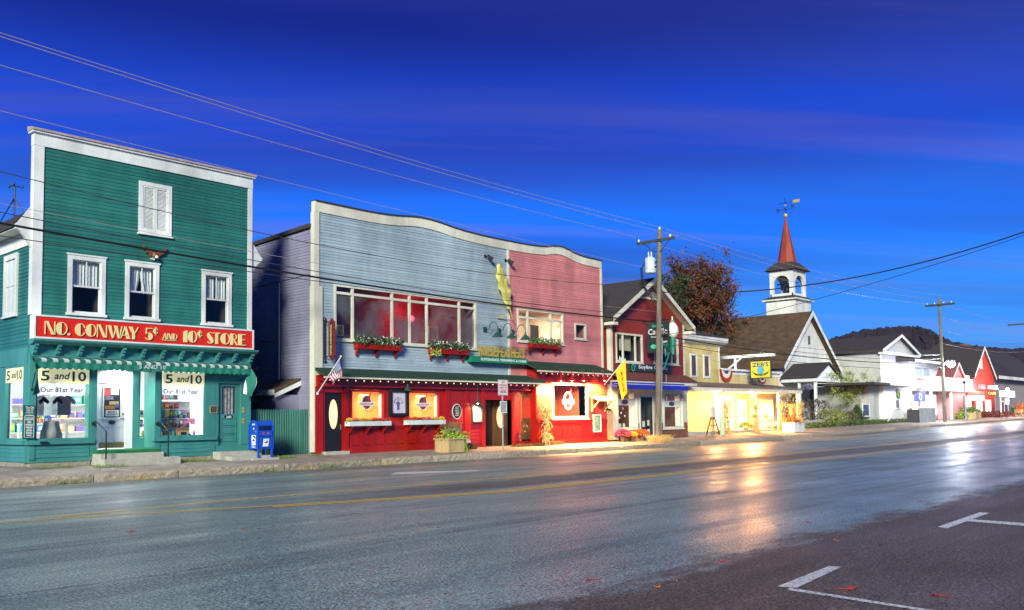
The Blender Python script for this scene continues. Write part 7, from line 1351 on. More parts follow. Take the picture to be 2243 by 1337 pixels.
# ================================================================== SIGNS, FLAGS
sx_ = ax(1102,25.95,985); sz = walk(sx_,25.95); t = thing('parking_sign','NO PARKING HERE TO CORNER sign on a steel post at the kerb','sign',(sx_,25.95,sz)); MB().tube([(sx_,25.95,sz-.05),(sx_,25.95,az(1101,834,25.9))],.035,8).build('post', GALV, t)
c = rect(1091,832,1112,866,25.9); box('sign_plate', M('sign white',(.72,.70,.70),.4,var=.08), t, c[0],c[1],25.89,25.90,c[2],c[3]); SR = M('sign red',(.50,.03,.04),.5,var=0); MB().frame(c[0]+.02,c[1]-.02,c[2]+.02,c[3]-.02,.012,25.886,25.8895).build('border', SR, t); hh_ = c[3]-c[2]
for k, tx in enumerate(('NO','PARKING','HERE TO','CORNER')): w2 = (c[1]-c[0])*(.16 if k == 0 else .36); m_ = (c[0]+c[1])/2; text(tx, SR, t, m_-w2,m_+w2,c[3]-.10*hh_-.175*hh_*(k+.75),c[3]-.10*hh_-.175*hh_*k,('Y',25.888))
MB().poly([(c[0]+.10,25.886,c[2]+.13),(c[0]+.20,25.886,c[2]+.08),(c[0]+.20,25.886,c[2]+.11),(c[1]-.10,25.886,c[2]+.11),(c[1]-.10,25.886,c[2]+.15),(c[0]+.20,25.886,c[2]+.15),(c[0]+.20,25.886,c[2]+.18)]).build('arrow', SR, t)
c = rect(1095,879,1110,905,25.9); box('sign_plate', M('sign white',(.72,.70,.70)), t, c[0],c[1],25.89,25.90,c[2],c[3])
for k in range(5): box('lettering', INK, t, c[0]+.05,c[1]-.05-.03*(k%2),25.886,25.8895,c[3]-.10-k*.085,c[3]-.06-k*.085)
# american flag on the red storefront, hanging in folds
fx0, fz0 = at(697,862,YR-.1); fx1, fz1 = at(746,783,YR-1.35); t = thing('flag','United States flag drooping from a slanted white pole over the black door','flag',(fx0,YR-.1,fz0)); MB().tube([(fx0,YR-.05,fz0),(fx1,YR-1.35,fz1)],.022,8).build('flag_pole', WHITE, t); MB().ball((fx1,YR-1.37,fz1+.03),.05,8,5).build('finial', GOLD, t); MB().lathe((fx0,YR-.05,fz0-.05),[(.05,0),(.05,.1)],8).build('holder', WHITE, t)
A = Vector((fx0,YR-.05,fz0)); B = Vector((fx1,YR-1.35,fz1)); nst = 13; cols = [M('flag red',(.42,.03,.05),.8,var=.2),M('flag white',(.72,.70,.70),.8,var=.1)]; CAN = M('flag canton',(.03,.06,.22),.8,var=.2)
FC = [(*at(745,787,YR-1.3),YR-1.3),(*at(721,828,YR-.75),YR-.75),(*at(731,846,YR-.85),YR-.85),(*at(750,819,YR-1.25),YR-1.25)]
def flagpt(u, v): # u along the pole from the tip, v away from it; the cloth hangs in folds
    p = [FC[0][i]*(1-u)*(1-v)+FC[1][i]*u*(1-v)+FC[2][i]*u*v+FC[3][i]*(1-u)*v for i in range(3)]; sw = .07*math.sin(9*u+6*v)*(.3+v); return (p[0]+sw*.5, p[2]+sw, p[1]-.10*v*math.sin(2+4*u))
for k in range(nst):
    mb = MB()
    for j in range(9):
        for e in (k/nst,(k+1)/nst): mb.v.append(flagpt(e,(j/8)*(1 if True else 1)))
    for j in range(8):
        if k < 7 and j < 5: continue
        mb.f.append((2*j,2*j+1,2*j+3,2*j+2))
    mb.build('stripe', cols[k%2], t, True)
mb = MB()
for j in range(6):
    for k in range(8): mb.v.append(flagpt(k/13,j/8))
for j in range(5):
    for k in range(7): mb.f.append((j*8+k,j*8+k+1,(j+1)*8+k+1,(j+1)*8+k))
cn = mb.build('canton', CAN, t, True); stm = MB()
for j in range(6):
    for k in range(5):
        c = Vector(flagpt((k+.7)/13*1.25,(j+.5)/10.5)); stm.prY([(c.x+.016*math.cos(a*1.2566+1.57),c.z+.016*math.sin(a*1.2566+1.57)) for a in range(5)],c.y-.012,c.y+.012)
s_ = stm.build('stars', cols[1], cn); s_['kind'] = 'stuff'
# yellow flag on the candle shop corner
fx0, fz0 = at(1324,843,YS-.75); fx1, fz1 = at(1370,786,YS-1.7); t = thing('yellow_flag','plain yellow flag with black lettering drooping from a slanted pole','flag',(fx0,YS-.75,fz0)); MB().tube([(fx0,YS-.75,fz0),(fx1,YS-1.7,fz1)],.022,8).build('flag_pole', WHITE, t)
A = Vector((fx0,YS-.75,fz0)); B = Vector((fx1,YS-1.7,fz1)); YF = M('flag yellow',(.80,.50,.02),.8,var=.12)
def yfp(u, v): p = B.lerp(A,.0+.48*u); sw = .07*math.sin(8*u+4*v)*v; return (p.x+.22*v+sw+.45*u*v, p.y+.1*v+sw, p.z-1.75*v*(1-.15*u)+.02)
mb = MB()
for j in range(11):
    for k in range(9): mb.v.append(yfp(k/8,j/10))
for j in range(10):
    for k in range(8): mb.f.append((j*9+k,j*9+k+1,(j+1)*9+k+1,(j+1)*9+k))
cl_ = mb.build('cloth', YF, t, True)
for q in range(4): MB().tube([tuple(Vector(yfp(.55+.12*math.sin(2*a+q),.22+.17*q+.015*a))+Vector((0,-.035,0))) for a in range(8)],.016,4).build('lettering', INK, cl_)
# iron sculpture / boot of the scooter by the arched door
bx_, bz_ = ax(1147,YS-.8,975), walk(30.7,27.2); t = thing('iron_bicycle','small iron ornament with two wheels on a post in front of the arched door','ornament',(bx_,YS-.85,bz_)); zz_ = az(1150,937,YS-.85)
MB().tube([(ax(1154,YS-.85,970),YS-.85,bz_+.0),(ax(1154,YS-.85,970),YS-.85,zz_)],.025,6).build('post', IRON, t)
for px, py, r_, nm in ((1151,934,.20,'hoop'),(1139,957,.16,'hoop')): X,Z = at(px,py,YS-.85); MB().tube([(X+r_*math.cos(a*math.pi/10),YS-.85,Z+r_*math.sin(a*math.pi/10)) for a in range(21)],.018,5).tube([(X-r_,YS-.85,Z),(X+r_,YS-.85,Z)],.010,4).tube([(X,YS-.85,Z-r_),(X,YS-.85,Z+r_)],.010,4).build(nm, IRON, t)
MB().tube([(ax(1139,YS-.85,957),YS-.85,az(1139,957,YS-.85)),(ax(1146,YS-.85,948),YS-.85,az(1146,946,YS-.85)),(ax(1154,YS-.85,945),YS-.85,az(1154,945,YS-.85))],.02,5).build('frame_bar', IRON, t)
# ================================================================== PLANTERS AND AUTUMN DISPLAYS
def plantbox(lab, px, Yc, w_, d_, h_, mat, foliage_fn, rot=0):
    X = ax(px,Yc,985); zg = walk(X,Yc); t = thing('planter_box', lab, 'planter', (X,Yc,zg), 'wooden planters on the sidewalk')
    n_ = 5
    for k in range(n_): a = X-w_/2+w_*k/n_; box('front_board', mat, t, a+.004,a+w_/n_-.004,Yc-d_/2,Yc-d_/2+.025,zg,zg+h_); box('back_board', mat, t, a+.004,a+w_/n_-.004,Yc+d_/2-.025,Yc+d_/2,zg,zg+h_)
    for k in range(4): a = Yc-d_/2+.03+(d_-.06)*k/4; box('side_board', mat, t, X-w_/2,X-w_/2+.025,a+.004,a+(d_-.06)/4-.004,zg,zg+h_); box('side_board', mat, t, X+w_/2-.025,X+w_/2,a+.004,a+(d_-.06)/4-.004,zg,zg+h_)
    MB().box(X-w_/2-.04,X+w_/2+.04,Yc-d_/2-.04,Yc-d_/2+.05,zg+h_,zg+h_+.05).box(X-w_/2-.04,X+w_/2+.04,Yc+d_/2-.05,Yc+d_/2+.04,zg+h_,zg+h_+.05).box(X-w_/2-.04,X-w_/2+.05,Yc-d_/2+.05,Yc+d_/2-.05,zg+h_,zg+h_+.05).box(X+w_/2-.05,X+w_/2+.04,Yc-d_/2+.05,Yc+d_/2-.05,zg+h_,zg+h_+.05).build('rim', mat, t)
    box('soil', M('soil',(.03,.02,.012),.95), t, X-w_/2+.03,X+w_/2-.03,Yc-d_/2+.03,Yc+d_/2-.03,zg+h_-.08,zg+h_-.02)
    foliage_fn(t, X, Yc, zg+h_); return t
def pl1(t, X, Y, z):
    foliage(900, lambda r: (X+r.gauss(.10,.26),Y+r.gauss(-.02,.22),z+.02+abs(r.gauss(0,.17))), .055, LEAFL, 'lime_foliage', t, 3)
    foliage(500, lambda r: (lambda q: (X+.50+.16*r.gauss(0,.6)+.05*q,Y-.30+.08*r.gauss(0,1),z+.15-q*.85))(r.random()), .05, LEAFL, 'trailing_vine', t, 4)
    foliage(160, lambda r: (X+r.gauss(.25,.15),Y+r.gauss(.1,.12),z+.25+r.uniform(0,.22)), .06, M('silver leaf',(.30,.36,.34),.6,var=.2), 'silver_foliage', t, 5)
    g = MB(); r = random.Random(6)
    for _ in range(60):
        a = r.uniform(0,6.28); q = r.uniform(.25,.75); P = [(X+.05+q*s*math.cos(a)*.9,Y+q*s*math.sin(a)*.8,z+.85*math.sin(s*2.2)*(.6+.4*r.random())) for s in (0,.3,.6,1)]; g.tube(P,.007,3,.002)
    o = g.build('ornamental_grass', M('brown grass',(.22,.12,.05),.8,var=.3), t); o['kind'] = 'stuff'
plantbox('pale wooden planter box overflowing with lime green plants at the kerb',985,26.35,.85,.85,.52,WOOD,pl1)
def pl2(t, X, Y, z):
    foliage(500, lambda r: (X+r.gauss(0,.35),Y+r.gauss(0,.25),z+abs(r.gauss(0,.3))), .07, FLO, 'orange_flowers', t, 13); foliage(400, lambda r: (X+r.gauss(0,.4),Y+r.gauss(0,.28),z+abs(r.gauss(0,.12))), .07, LEAFG, 'foliage', t, 14)
    g = MB(); r = random.Random(7)
    for _ in range(50): a = r.uniform(0,6.28); q = r.uniform(.2,.7); g.tube([(X+q*s*math.cos(a),Y+q*s*math.sin(a),z+1.3*math.sin(s*1.9)) for s in (0,.4,.8,1)],.014,3,.004)
    o = g.build('plume_grass', STRAW, t); o['kind'] = 'stuff'
plantbox('white wooden planter of orange plumes by the right porch posts',1739,26.9,1.5,.9,.62,WHITE,pl2)
def mum(lab, px, py, Yc, r_, fm, pot=True, seed=0, potm=None):
    X = ax(px,Yc,py); zg = walk(X,Yc); t = thing('potted_mum', lab, 'potted plant', (X,Yc,zg), 'potted mums'); ph = .26 if pot else .05
    if pot: MB().lathe((X,Yc,zg),[(.11,0),(.16,ph-.04),(.18,ph-.04),(.18,ph)],12).build('pot', potm or M('brown pot',(.16,.08,.05),.6,var=.2), t)
    def dome(r, k=1.0):
        a = r.uniform(0,6.283); v = r.random(); q = math.sqrt(1-v*v)*r_*k; return (X+q*math.cos(a),Yc+q*math.sin(a),zg+ph+.04+v*r_*.75*k)
    foliage(260, lambda r: dome(r,.85), .06, LEAFD, 'foliage', t, seed); foliage(700, lambda r: dome(r,r.uniform(.9,1.05)), .045, fm, 'blossom', t, seed+1); return t
mum('round pink chrysanthemum in a pot below the left candle shop window',1364,960,27.25,.46,FLP,seed=30); mum('round orange red chrysanthemum in a pot right of the pink one',1406,957,27.25,.42,FLO,seed=33); mum('pale yellow chrysanthemum between the pink and orange ones',1386,962,27.1,.28,FLY,seed=36); mum('small cream mum in a black pot by the planter and bench',1022,962,27.0,.17,FLW,True,39,BLACK)
mum('yellow green mum in a terracotta pot on the general store porch',1634,935,28.7,.50,LEAFL,True,42,M('terracotta',(.45,.16,.07),.7,var=.15)); mum('small pale mum in a terracotta pot right of the porch windows',1698,930,28.8,.42,FLW,True,45,M('terracotta',(.45,.16,.07)))
wst = box('wooden_crate', WOODB, None, ax(1026,27.2,985),ax(1040,27.2,985),27.05,27.4,walk(27.5,27.2)-.02,walk(27.5,27.2)+.24); tag(wst,'small dark wooden block on the sidewalk right of the black pot','block')
for px, py, Yc, s_, lab in ((1391,941,27.55,.20,'orange pumpkin on the candle shop ledge behind the mums'),(1377,938,27.6,.16,'small pumpkin left of the larger one behind the mums')):
    X = ax(px,Yc,py); z = walk(X,Yc)+.22; t = thing('pumpkin', lab, 'pumpkin', (X,Yc,z-.2)); mb = MB().ball((X,Yc,z+s_*.1),s_,16,7,.8); mb.v = [((x-X)*(1+.06*math.cos(8*math.atan2(y-Yc,x-X)))+X,(y-Yc)*(1+.06*math.cos(8*math.atan2(y-Yc,x-X)))+Yc,zz) for x,y,zz in mb.v]; mb.build('body', PUMP, t, True); MB().tube([(X,Yc,z+s_*.8),(X+.03,Yc,z+s_*1.1)],.025,6).build('stem', LEAFD, t); box('hay_support', STRAW, t, X-.18,X+.18,Yc-.15,Yc+.15,z-.30,z-s_*.6)
def corn(lab, px, Yc, h_, seed):
    X = ax(px,Yc,940); zg = walk(X,Yc); t = thing('corn_stalk_bundle', lab, 'corn stalks', (X,Yc,zg), 'bundles of corn stalks'); r = random.Random(seed); mb = MB()
    for _ in range(28):
        a = r.uniform(0,6.28); q = r.uniform(.05,.30); b = a+r.uniform(2.2,4.0); q2 = r.uniform(.03,.22); mb.tube([(X+q*math.cos(a),Yc+q*math.sin(a),zg),(X+.05*math.cos(a),Yc+.05*math.sin(a),zg+h_*.55),(X+q2*math.cos(b),Yc+q2*math.sin(b),zg+h_*r.uniform(.85,1.05))],.016,4,.008)
    o = mb.build('stalks', STRAW, t); o['kind'] = 'stuff'; lf = MB()
    for _ in range(150):
        z = r.uniform(.1,1)*h_; a = r.uniform(0,6.28); w_ = .10+.16*abs(z/h_-.55)*2; b0_ = Vector((X+w_*.5*math.cos(a),Yc+w_*.5*math.sin(a),zg+z)); d = Vector((math.cos(a),math.sin(a),r.uniform(-.3,.9))).normalized(); L_ = r.uniform(.2,.45); s_ = d.cross(Vector((0,0,1))).normalized()*.025
        m1 = b0_+d*L_*.6; m2 = b0_+d*L_-Vector((0,0,r.uniform(.1,.3))); lf.add([b0_-s_,b0_+s_,m1+s_,m1-s_,m2],[(0,1,2,3),(3,2,4)])
    o = lf.build('husk_leaves', STRAW, t); o['kind'] = 'stuff'; MB().lathe((X,Yc,zg+h_*.52),[(.12,0),(.12,.06)],10).build('twine', WOODB, t)
corn('corn stalk bundle against the bright red bay',1196,27.15,1.85,1)
corn('corn stalk bundle at the first porch post of the general store',1593,PY0-.15,2.0,2); corn('corn stalk bundle at the second porch post of the general store',1655,PY0-.15,2.0,3); corn('corn stalk bundle at the third porch post of the general store',1713,PY0-.15,2.0,4); corn('corn stalk bundle at the last porch post of the general store',1753,PY0-.1,2.0,5)
def tuft(nm, lab, cat, X, Y, n_, r_, h_, mat, seed):
    t = MB(); r = random.Random(seed); z0 = walk(X,Y)-.01
    for _ in range(n_):
        a = r.uniform(0,6.28); q = r_*math.sqrt(r.random()); b = r.uniform(0,6.28); x_, y_ = X+q*math.cos(a), Y+q*math.sin(a)*.5; l_ = h_*r.uniform(.5,1.1); t.tube([(x_,y_,z0),(x_+.3*l_*math.cos(b),y_+.3*l_*math.sin(b),z0+l_*.7),(x_+.7*l_*math.cos(b),y_+.7*l_*math.sin(b),z0+l_*.85)],.008,3,.003)
    o = t.build(nm, mat); tag(o, lab, cat); return o
tuft('ornamental_grass','low tuft of dry straw coloured grass at the foot of the utility pole','grass tuft',p1x,PYL-.15,420,.95,.45,STRAW,2)
WEED = M('weed green',(.16,.24,.04),.7,var=.4,scale=6)
for k, (px, py, Yc, n_) in enumerate(((118,1012,27.6,60),(240,1020,27.0,110),(395,1008,27.5,120),(440,1006,27.5,110),(618,1004,27.25,170),(700,1000,27.5,40))):
    tuft('weeds',['few weeds at the left corner of the teal shop','green weeds at the foot of the entrance steps','weeds along the stone footing right of the right handrail','weeds beside the side door steps','weeds by the mailbox slab along the fence','weeds at the corner of the red storefront'][k],'weeds',ax(px,Yc,py),Yc,n_,.55,.13,WEED,60+k)
for k, (px, py) in enumerate(((150,1056),(315,1048),(535,1027),(590,1021),(710,1022),(840,1014))):
    X, Y = gnd(px,py+4); m_ = STRAW if k % 2 else WEED; mb = MB(); r = random.Random(k)
    for _ in range(70): x_ = X+r.gauss(0,.28); y_ = 25.22+r.uniform(-.10,.06); mb.tube([(x_,y_,.0),(x_+r.uniform(-.06,.06),y_+r.uniform(-.06,.04),r.uniform(.04,.14))],.007,3,.002)
    tag(mb.build('gutter_grass', m_), 'dry grass in the kerb joint, tuft %s from the left edge of the picture' % ['first','second','third','fourth','fifth','sixth'][k], 'grass tuft', 'grass tufts along the kerb')
# stand, short post and odds at the general store
X = ax(1563,28.1,930); zg = walk(X,28.1); t = thing('trestle_stand','dark wooden trestle stand with a sign board left of the first porch post','stand',(X,28.1,zg))
for dx_ in (-.42,.42):
    for yy_ in (27.95,28.35): MB().beam((X+dx_*1.15,yy_,zg),(X+dx_*.15,28.15,zg+1.35),.07).build('leg', WOODB, t)
box('sign_board', CREAM, t, X-.28,X+.28,28.08,28.12,zg+1.1,zg+1.75); box('cross_bar', WOODB, t, X-.36,X+.36,28.12,28.16,zg+.55,zg+.63)
X = ax(1582,27.6,940); zg = walk(X,27.6); t = thing('standpipe','short pale green post with a round cap beside the corn stalks','post',(X,27.6,zg)); MB().lathe((X,27.6,zg),[(.15,0),(.15,.75),(.17,.76),(.17,.82),(.13,.83),(.13,1.05),(.06,1.15)],12).build('post', M('pale green paint',(.42,.62,.36),.5,var=.15), t); box('label_plate', PAPER, t, X-.06,X+.02,27.42,27.445,zg+.86,zg+1.04)
# dark shrub and shed gable up the alley
X = 18.3; t = thing('alley_shrub','dark leafy shrub in the shadowed alley behind the fence','shrub',(X,30.2,.4)); foliage(1200, lambda r: (X+r.gauss(-.1,.45),30.3+r.gauss(0,.5),1.8+r.gauss(0,.6)), .10, LEAFD, 'crown', t, 70); MB().tube([(X,30.2,.4),(X-.05,30.25,1.4)],.05,6).build('stem', WOODB, t)
tag(MB().beam((17.45,29.9,2.55),(18.3,29.9,3.05),.09).beam((17.45,29.9,2.5),(18.15,29.9,2.1),.07).build('wall_bracket', CREAM), 'pale angled timber bracket on the alley wall above the fence', 'bracket')
# ================================================================== TREES AND SHRUBS
def tree(nm, lab, X, Y, zg, h, rx, ry, zc, rz, n, size, mats, seed, trunk_r=.18, branches=14):
    t = thing(nm, lab, 'tree', (X,Y,zg)); r = random.Random(seed); tips = []
    tk = MB(); tk.tube([(X,Y,zg-.1),(X+.05,Y,zg+(zc-zg)*.5),(X-.03,Y+.05,zc),(X,Y,zc+rz*.6)],trunk_r,8,trunk_r*.25)
    for _ in range(branches):
        a = r.uniform(0,6.28); z0 = zg+(zc-zg)*r.uniform(.45,1.0); e = (X+rx*.82*math.cos(a)*r.uniform(.6,1),Y+ry*.82*math.sin(a)*r.uniform(.6,1),zc+rz*r.uniform(-.5,.85)); m_ = ((X+e[0])/2,(Y+e[1])/2,(z0+e[2])/2+.25); tk.tube([(X,Y,z0),m_,e],trunk_r*.32,5,trunk_r*.06); tips.append(e); tips.append(m_)
        for _ in range(3): f_ = (e[0]+r.gauss(0,rx*.22),e[1]+r.gauss(0,ry*.22),e[2]+r.gauss(0,rz*.18)); tk.tube([m_,f_],trunk_r*.10,4,trunk_r*.03); tips.append(f_)
    tk.build('trunk', M('bark',(.06,.045,.035),.9,var=.4,scale=6,bump=.5), t)
    for j, mt in enumerate(mats):
        rr = random.Random(seed*10+j); mb = MB()
        for _ in range(n//len(mats)):
            c = rr.choice(tips); s = rr.choice((.05,.09,.14)); mb.leaf((c[0]+rr.gauss(0,rx*s),c[1]+rr.gauss(0,ry*s),c[2]+rr.gauss(0,rz*s)),size,rr)
        mb.build('crown', mt, t)
    return t
MAPR = M('maple red',(.15,.026,.012),.7,var=.6,scale=1.2); MAPO = M('maple brown',(.14,.06,.015),.7,var=.5,scale=1.2); MAPG = M('dark maple green',(.035,.05,.018),.7,var=.5)
tY = 44.0; X = ax(1540,tY,700); zt = az(1545,578,tY); zb_ = az(1540,735,tY); tree('maple_tree','reddish brown autumn maple rising behind the candle shop roof',X,tY,.4,zt,(ax(1622,tY,650)-X)*.72,2.4,(zt+zb_)/2,(zt-zb_)/2,18000,.15,[MAPR,MAPO,MAPG,MAPR],11,.3,60)
X2 = ax(1470,42,650); tree('dark_tree','dark smaller tree just left of the autumn maple behind the pole',X2,42,.4,az(1470,600,42),1.5,1.5,az(1470,650,42),2.0,1600,.17,[MAPG],12,.15,12)
tY = 31.5; X = ax(1868,tY,870); tree('young_tree','small yellow green tree in front of the small white house',X,tY,grade(X)+.4,0,ax(1905,tY,870)-X,2.2,az(1868,868,tY),1.9,5200,.085,[LEAFL,M('olive leaf',(.16,.15,.03),.7,var=.4)],13,.09,16)
def bush(lab, px, py_top, py_bot, Y, w_px, mat, seed, n=900, size=.09, cone=False, nm='shrub', cat='shrub'):
    X = ax(px,Y,py_bot); z0 = grade(X)+.38; z1 = az(px,py_top,Y); w = ax(px+w_px/2,Y,py_bot)-X; t = thing(nm, lab, cat, (X,Y,z0))
    def f(r):
        v = r.random(); k = (1-v)**.8 if cone else math.sin(math.pi*(.12+.80*v))**.7; a = r.uniform(0,6.283); q = k*w*(r.random()**.35)*(1+.15*math.sin(5*a+seed)); return (X+q*math.cos(a),Y+.8*q*math.sin(a),z0+(z1-z0)*v+r.gauss(0,.05))
    foliage(n, f, size, mat, 'crown', t, seed); MB().tube([(X,Y,z0-.1),(X,Y,z0+(z1-z0)*.6)],.05,6).build('stem', WOODB, t); return t
bush('dark purple leaved shrub right of the general store porch',1783,876,925,31.0,45,M('dusky leaf',(.07,.05,.045),.7,var=.5),31,1600)
bush('yellow green shrub in front of the church notice board',1822,898,930,29.6,34,M('yellow green leaf',(.20,.24,.04),.7,var=.4),32,1300); bush('dark reddish shrub left of the conical evergreen',1859,902,930,29.6,22,M('bronze leaf',(.12,.10,.03),.7,var=.5),33,900)
bush('conical clipped evergreen beside the church lawn',1878,888,926,29.8,26,LEAFD,34,1500,.08,True,'conifer','tree'); bush('red leaved shrub beside the notice board',1850,888,915,32.4,14,FLR,35,600); bush('tall grass clump left of the church corner',1725,860,925,30.5,24,M('dry reed',(.35,.28,.12),.8,var=.4),36,700,.12)
bush('tall dark evergreen shrub at the church corner',1738,858,920,31.6,26,LEAFD,37,1300,.10,True)
GCOV = M('verge green',(.075,.11,.03),.8,var=.5,scale=3); vb = MB(); r = random.Random(9)
for _ in range(5200):
    px = r.uniform(1765,2030); Y = 28.4+r.random()*1.5; X = ax(px,Y,915); vb.leaf((X,Y,grade(X)+.42+r.random()**2*.35),.10,r)
struct(vb.build('verge_planting', GCOV), 'stuff')
rw_ = thing('retaining_wall','low grey retaining wall in front of the church and grey house','wall',(80,29.9,.5))
for k in range(26): X = 62+k*1.45; box('wall_block', CONC, rw_, X+.01,X+1.44,29.9+(.02 if k%2 else 0),30.2,grade(X)+.2,grade(X)+.95)
# ================================================================== BUILDINGS FARTHER DOWN THE STREET
def gable_front(nm, lab, x0, x1, Y, depth, ze, zr, zg, wm, rm, oh=.35, cat='house'):
    t = thing(nm, lab, cat, ((x0+x1)/2,Y,zg)); xm = (x0+x1)/2; MB().prY([(x0,zg-.5),(x1,zg-.5),(x1,ze),(xm,zr-.1),(x0,ze)],Y,Y+depth).build('wall', wm, t); sl = (zr-ze)/(xm-x0)
    for xe in (x0-oh,x1+oh):
        zE = ze-oh*sl; MB().add([(xm,Y-oh,zr+.12),(xm,Y+depth+.1,zr+.12),(xe,Y+depth+.1,zE+.12),(xe,Y-oh,zE+.12),(xm,Y-oh,zr-.08),(xm,Y+depth+.1,zr-.08),(xe,Y+depth+.1,zE-.08),(xe,Y-oh,zE-.08)],[(0,1,2,3),(7,6,5,4),(3,2,6,7),(1,5,6,2)]).build('roof', rm, t)
        MB().add([(xm,Y-oh-.02,zr+.14),(xe,Y-oh-.02,zE+.14),(xe,Y-oh-.02,zE-.16),(xm,Y-oh-.02,zr-.16),(xm,Y-oh+.02,zr+.14),(xe,Y-oh+.02,zE+.14),(xe,Y-oh+.02,zE-.16),(xm,Y-oh+.02,zr-.16)],[(0,1,2,3),(7,6,5,4),(0,4,5,1),(1,5,6,2),(2,6,7,3),(4,7,3,0)]).build('barge_board', WHITE, t)
    return t
def farwin(t, l_, t_, r_, b_, Y, pane, trim=WHITE, w=.12, lights=1):
    u = rect(l_,t_,r_,b_,Y); o = MB().frame(*u,w,Y-.08,Y-.001).build('window', trim, t); box('pane', pane, o, u[0]+w,u[1]-w,Y-.03,Y-.002,u[2]+w,u[3]-w)
    for k in range(1,lights): xx = u[0]+(u[1]-u[0])*k/lights; box('mullion', trim, o, xx-.05,xx+.05,Y-.07,Y-.031,u[2]+w,u[3]-w)
    return o
HW = M('house white',(.74,.74,.75),.6,var=.06); GREYP = M('pale grey siding',(.45,.44,.42),.6,var=.10); DUSK = M('dusk pane',(.08,.09,.12),.1,var=.3); CURTP = M('curtained pane',(.45,.55,.60),.2,var=.15); SHOPGLOW = M('glowing shop glass',(.9,.85,.8),.4,var=.5,scale=.8,emit=.75,ecol=(1,.93,.86))  # the shop panes emit light themselves, in place of lit rooms
# small white house with dark roof
Y = 36.5; x0, x1 = ax(1877,Y,810), ax(1923,Y,812); zg = grade(90)+.4; b1_ = gable_front('small_house','small white house with dark roof behind the yellow green tree',x0,x1,Y,12,az(1877,810,Y),az(1899,776,Y),zg,HW,SHDARK); farwin(b1_,1893,815,1898,825,Y,DUSK); farwin(b1_,1887,885,1904,915,Y,DUSK)
# grey gable building with white lower front
Y = 31.8; x0, x1 = ax(1928,Y,800), ax(2004,Y,800); zg = grade(95)+.4; b2_ = gable_front('grey_gabled_house','pale grey gabled house with bright white front and flat porch roof',x0,x1,Y,11,az(1927,766,Y),az(1969,737,Y),zg,GREYP,SHDARK,.5)
MB().prY([(x0-.40,az(1927,766,Y)-.45),(x1+.40,az(1927,766,Y)-.45),(x1+.40,az(1927,766,Y)-.42+.25),(x0-.40,az(1927,766,Y)-.42+.25)],Y-.46,Y-.001).build('cornice', WHITE, b2_); box('corner_board', WHITE, b2_, x0-.05,x0+.25,Y-.06,Y-.001,zg,az(1927,766,Y)-.36)
for a, b, tt, bb in ((1936,1955,794,823),(1968,1990,798,826)): farwin(b2_,a,tt,b,bb,Y,CURTP,WHITE,.16,2)
MB().ell(ax(1961,Y,785),az(1961,785,Y),.42,.80,Y-.06,Y-.002,20).build('oval_panel', M('pale blue oval',(.42,.45,.75),.5), b2_); box('small_panel', HW, b2_, ax(1940,Y),ax(1947,Y),Y-.05,Y-.002,az(1940,793,Y),az(1940,786,Y))
FYF = Y-2.6; fx0, fx1 = ax(1938,FYF,880), ax(1992,FYF,880); zpr = az(1938,845,FYF); pf = box('front_extension', HW, b2_, fx0,fx1,FYF,Y-.002,zg-.4,zpr); MB().box(ax(1897,FYF,840),fx1+2.2,FYF-.7,Y+2,zpr+.01,zpr+.22).build('porch_roof', SHDARK, b2_); box('porch_fascia', WHITE, b2_, ax(1932,FYF,840),fx1+2.15,FYF-.78,FYF-.701,zpr+.0,zpr+.24)
farwin(b2_,1960,874,1970,897,FYF,DUSK); farwin(b2_,1940,878,1946,894,FYF,DUSK,WHITE,.06); MB().ring(ax(1966,FYF,864),az(1966,864,FYF),.40,.48,.16,FYF-.12,FYF-.002,20).build('wreath', LEAFG, b2_); box('door', HW, b2_, ax(1939,FYF),ax(1952,FYF),FYF-.05,FYF-.002,zg,zg+2.4)
box('side_extension', GREYP, b2_, ax(1905,FYF+.5,880),fx0-.002,FYF+.5,Y+3,zg-.4,zpr); farwin(b2_,1888,884,1904,914,FYF+.5,DUSK)
# blue white shop house with balcony
Y = 30.6; x0, x1 = ax(1993,Y,840), ax(2084,Y,840); zg = grade(105)+.4; ztp = az(2000,792,Y); b3_ = thing('shop_house','bright white two storey shop house with balcony beside the far pole','building',((x0+x1)/2,Y,zg)); box('wall', HW, b3_, x0,x1,Y,Y+10,zg-.4,ztp)
MB().prX([(Y-.7,ztp-.05),(Y-.75,ztp+.15),(Y+5,ztp+1.2),(Y+10.5,ztp+.15),(Y+10.5,ztp-.05)],x0-.5,x1+.3).build('roof', SHDARK, b3_); box('eave_board', WHITE, b3_, x0-.52,x1+.32,Y-.80,Y-.751,ztp-.15,ztp+.15)
farwin(b3_,2001,800,2038,828,Y,CURTP,WHITE,.2,2); farwin(b3_,2056,812,2064,828,Y,DUSK,WHITE,.1); farwin(b3_,2070,812,2078,828,Y,DUSK,WHITE,.1)
zfl = az(2000,850,Y-1.8); bal = box('balcony_floor', WHITE, b3_, x0-.3,x1+1.0,Y-2.2,Y-.002,zfl-.18,zfl+.08); box('balcony_rail', WHITE, b3_, x0-.3,x1+.4,Y-2.15,Y-2.08,zfl+1.15,zfl+1.25)
for k in range(40): xx = x0-.25+(x1-x0+.6)*k/39; box('baluster', WHITE, bal, xx-.03,xx+.03,Y-2.14,Y-2.09,zfl+.081,zfl+1.15)
box('sign_board', PAPER, b3_, ax(2006,Y-2.2),ax(2040,Y-2.2),Y-2.25,Y-2.151,zfl+.55,zfl+1.1); box('sign_text', FLR, b3_, ax(2008,Y-2.2),ax(2024,Y-2.2),Y-2.26,Y-2.251,zfl+.75,zfl+.92)
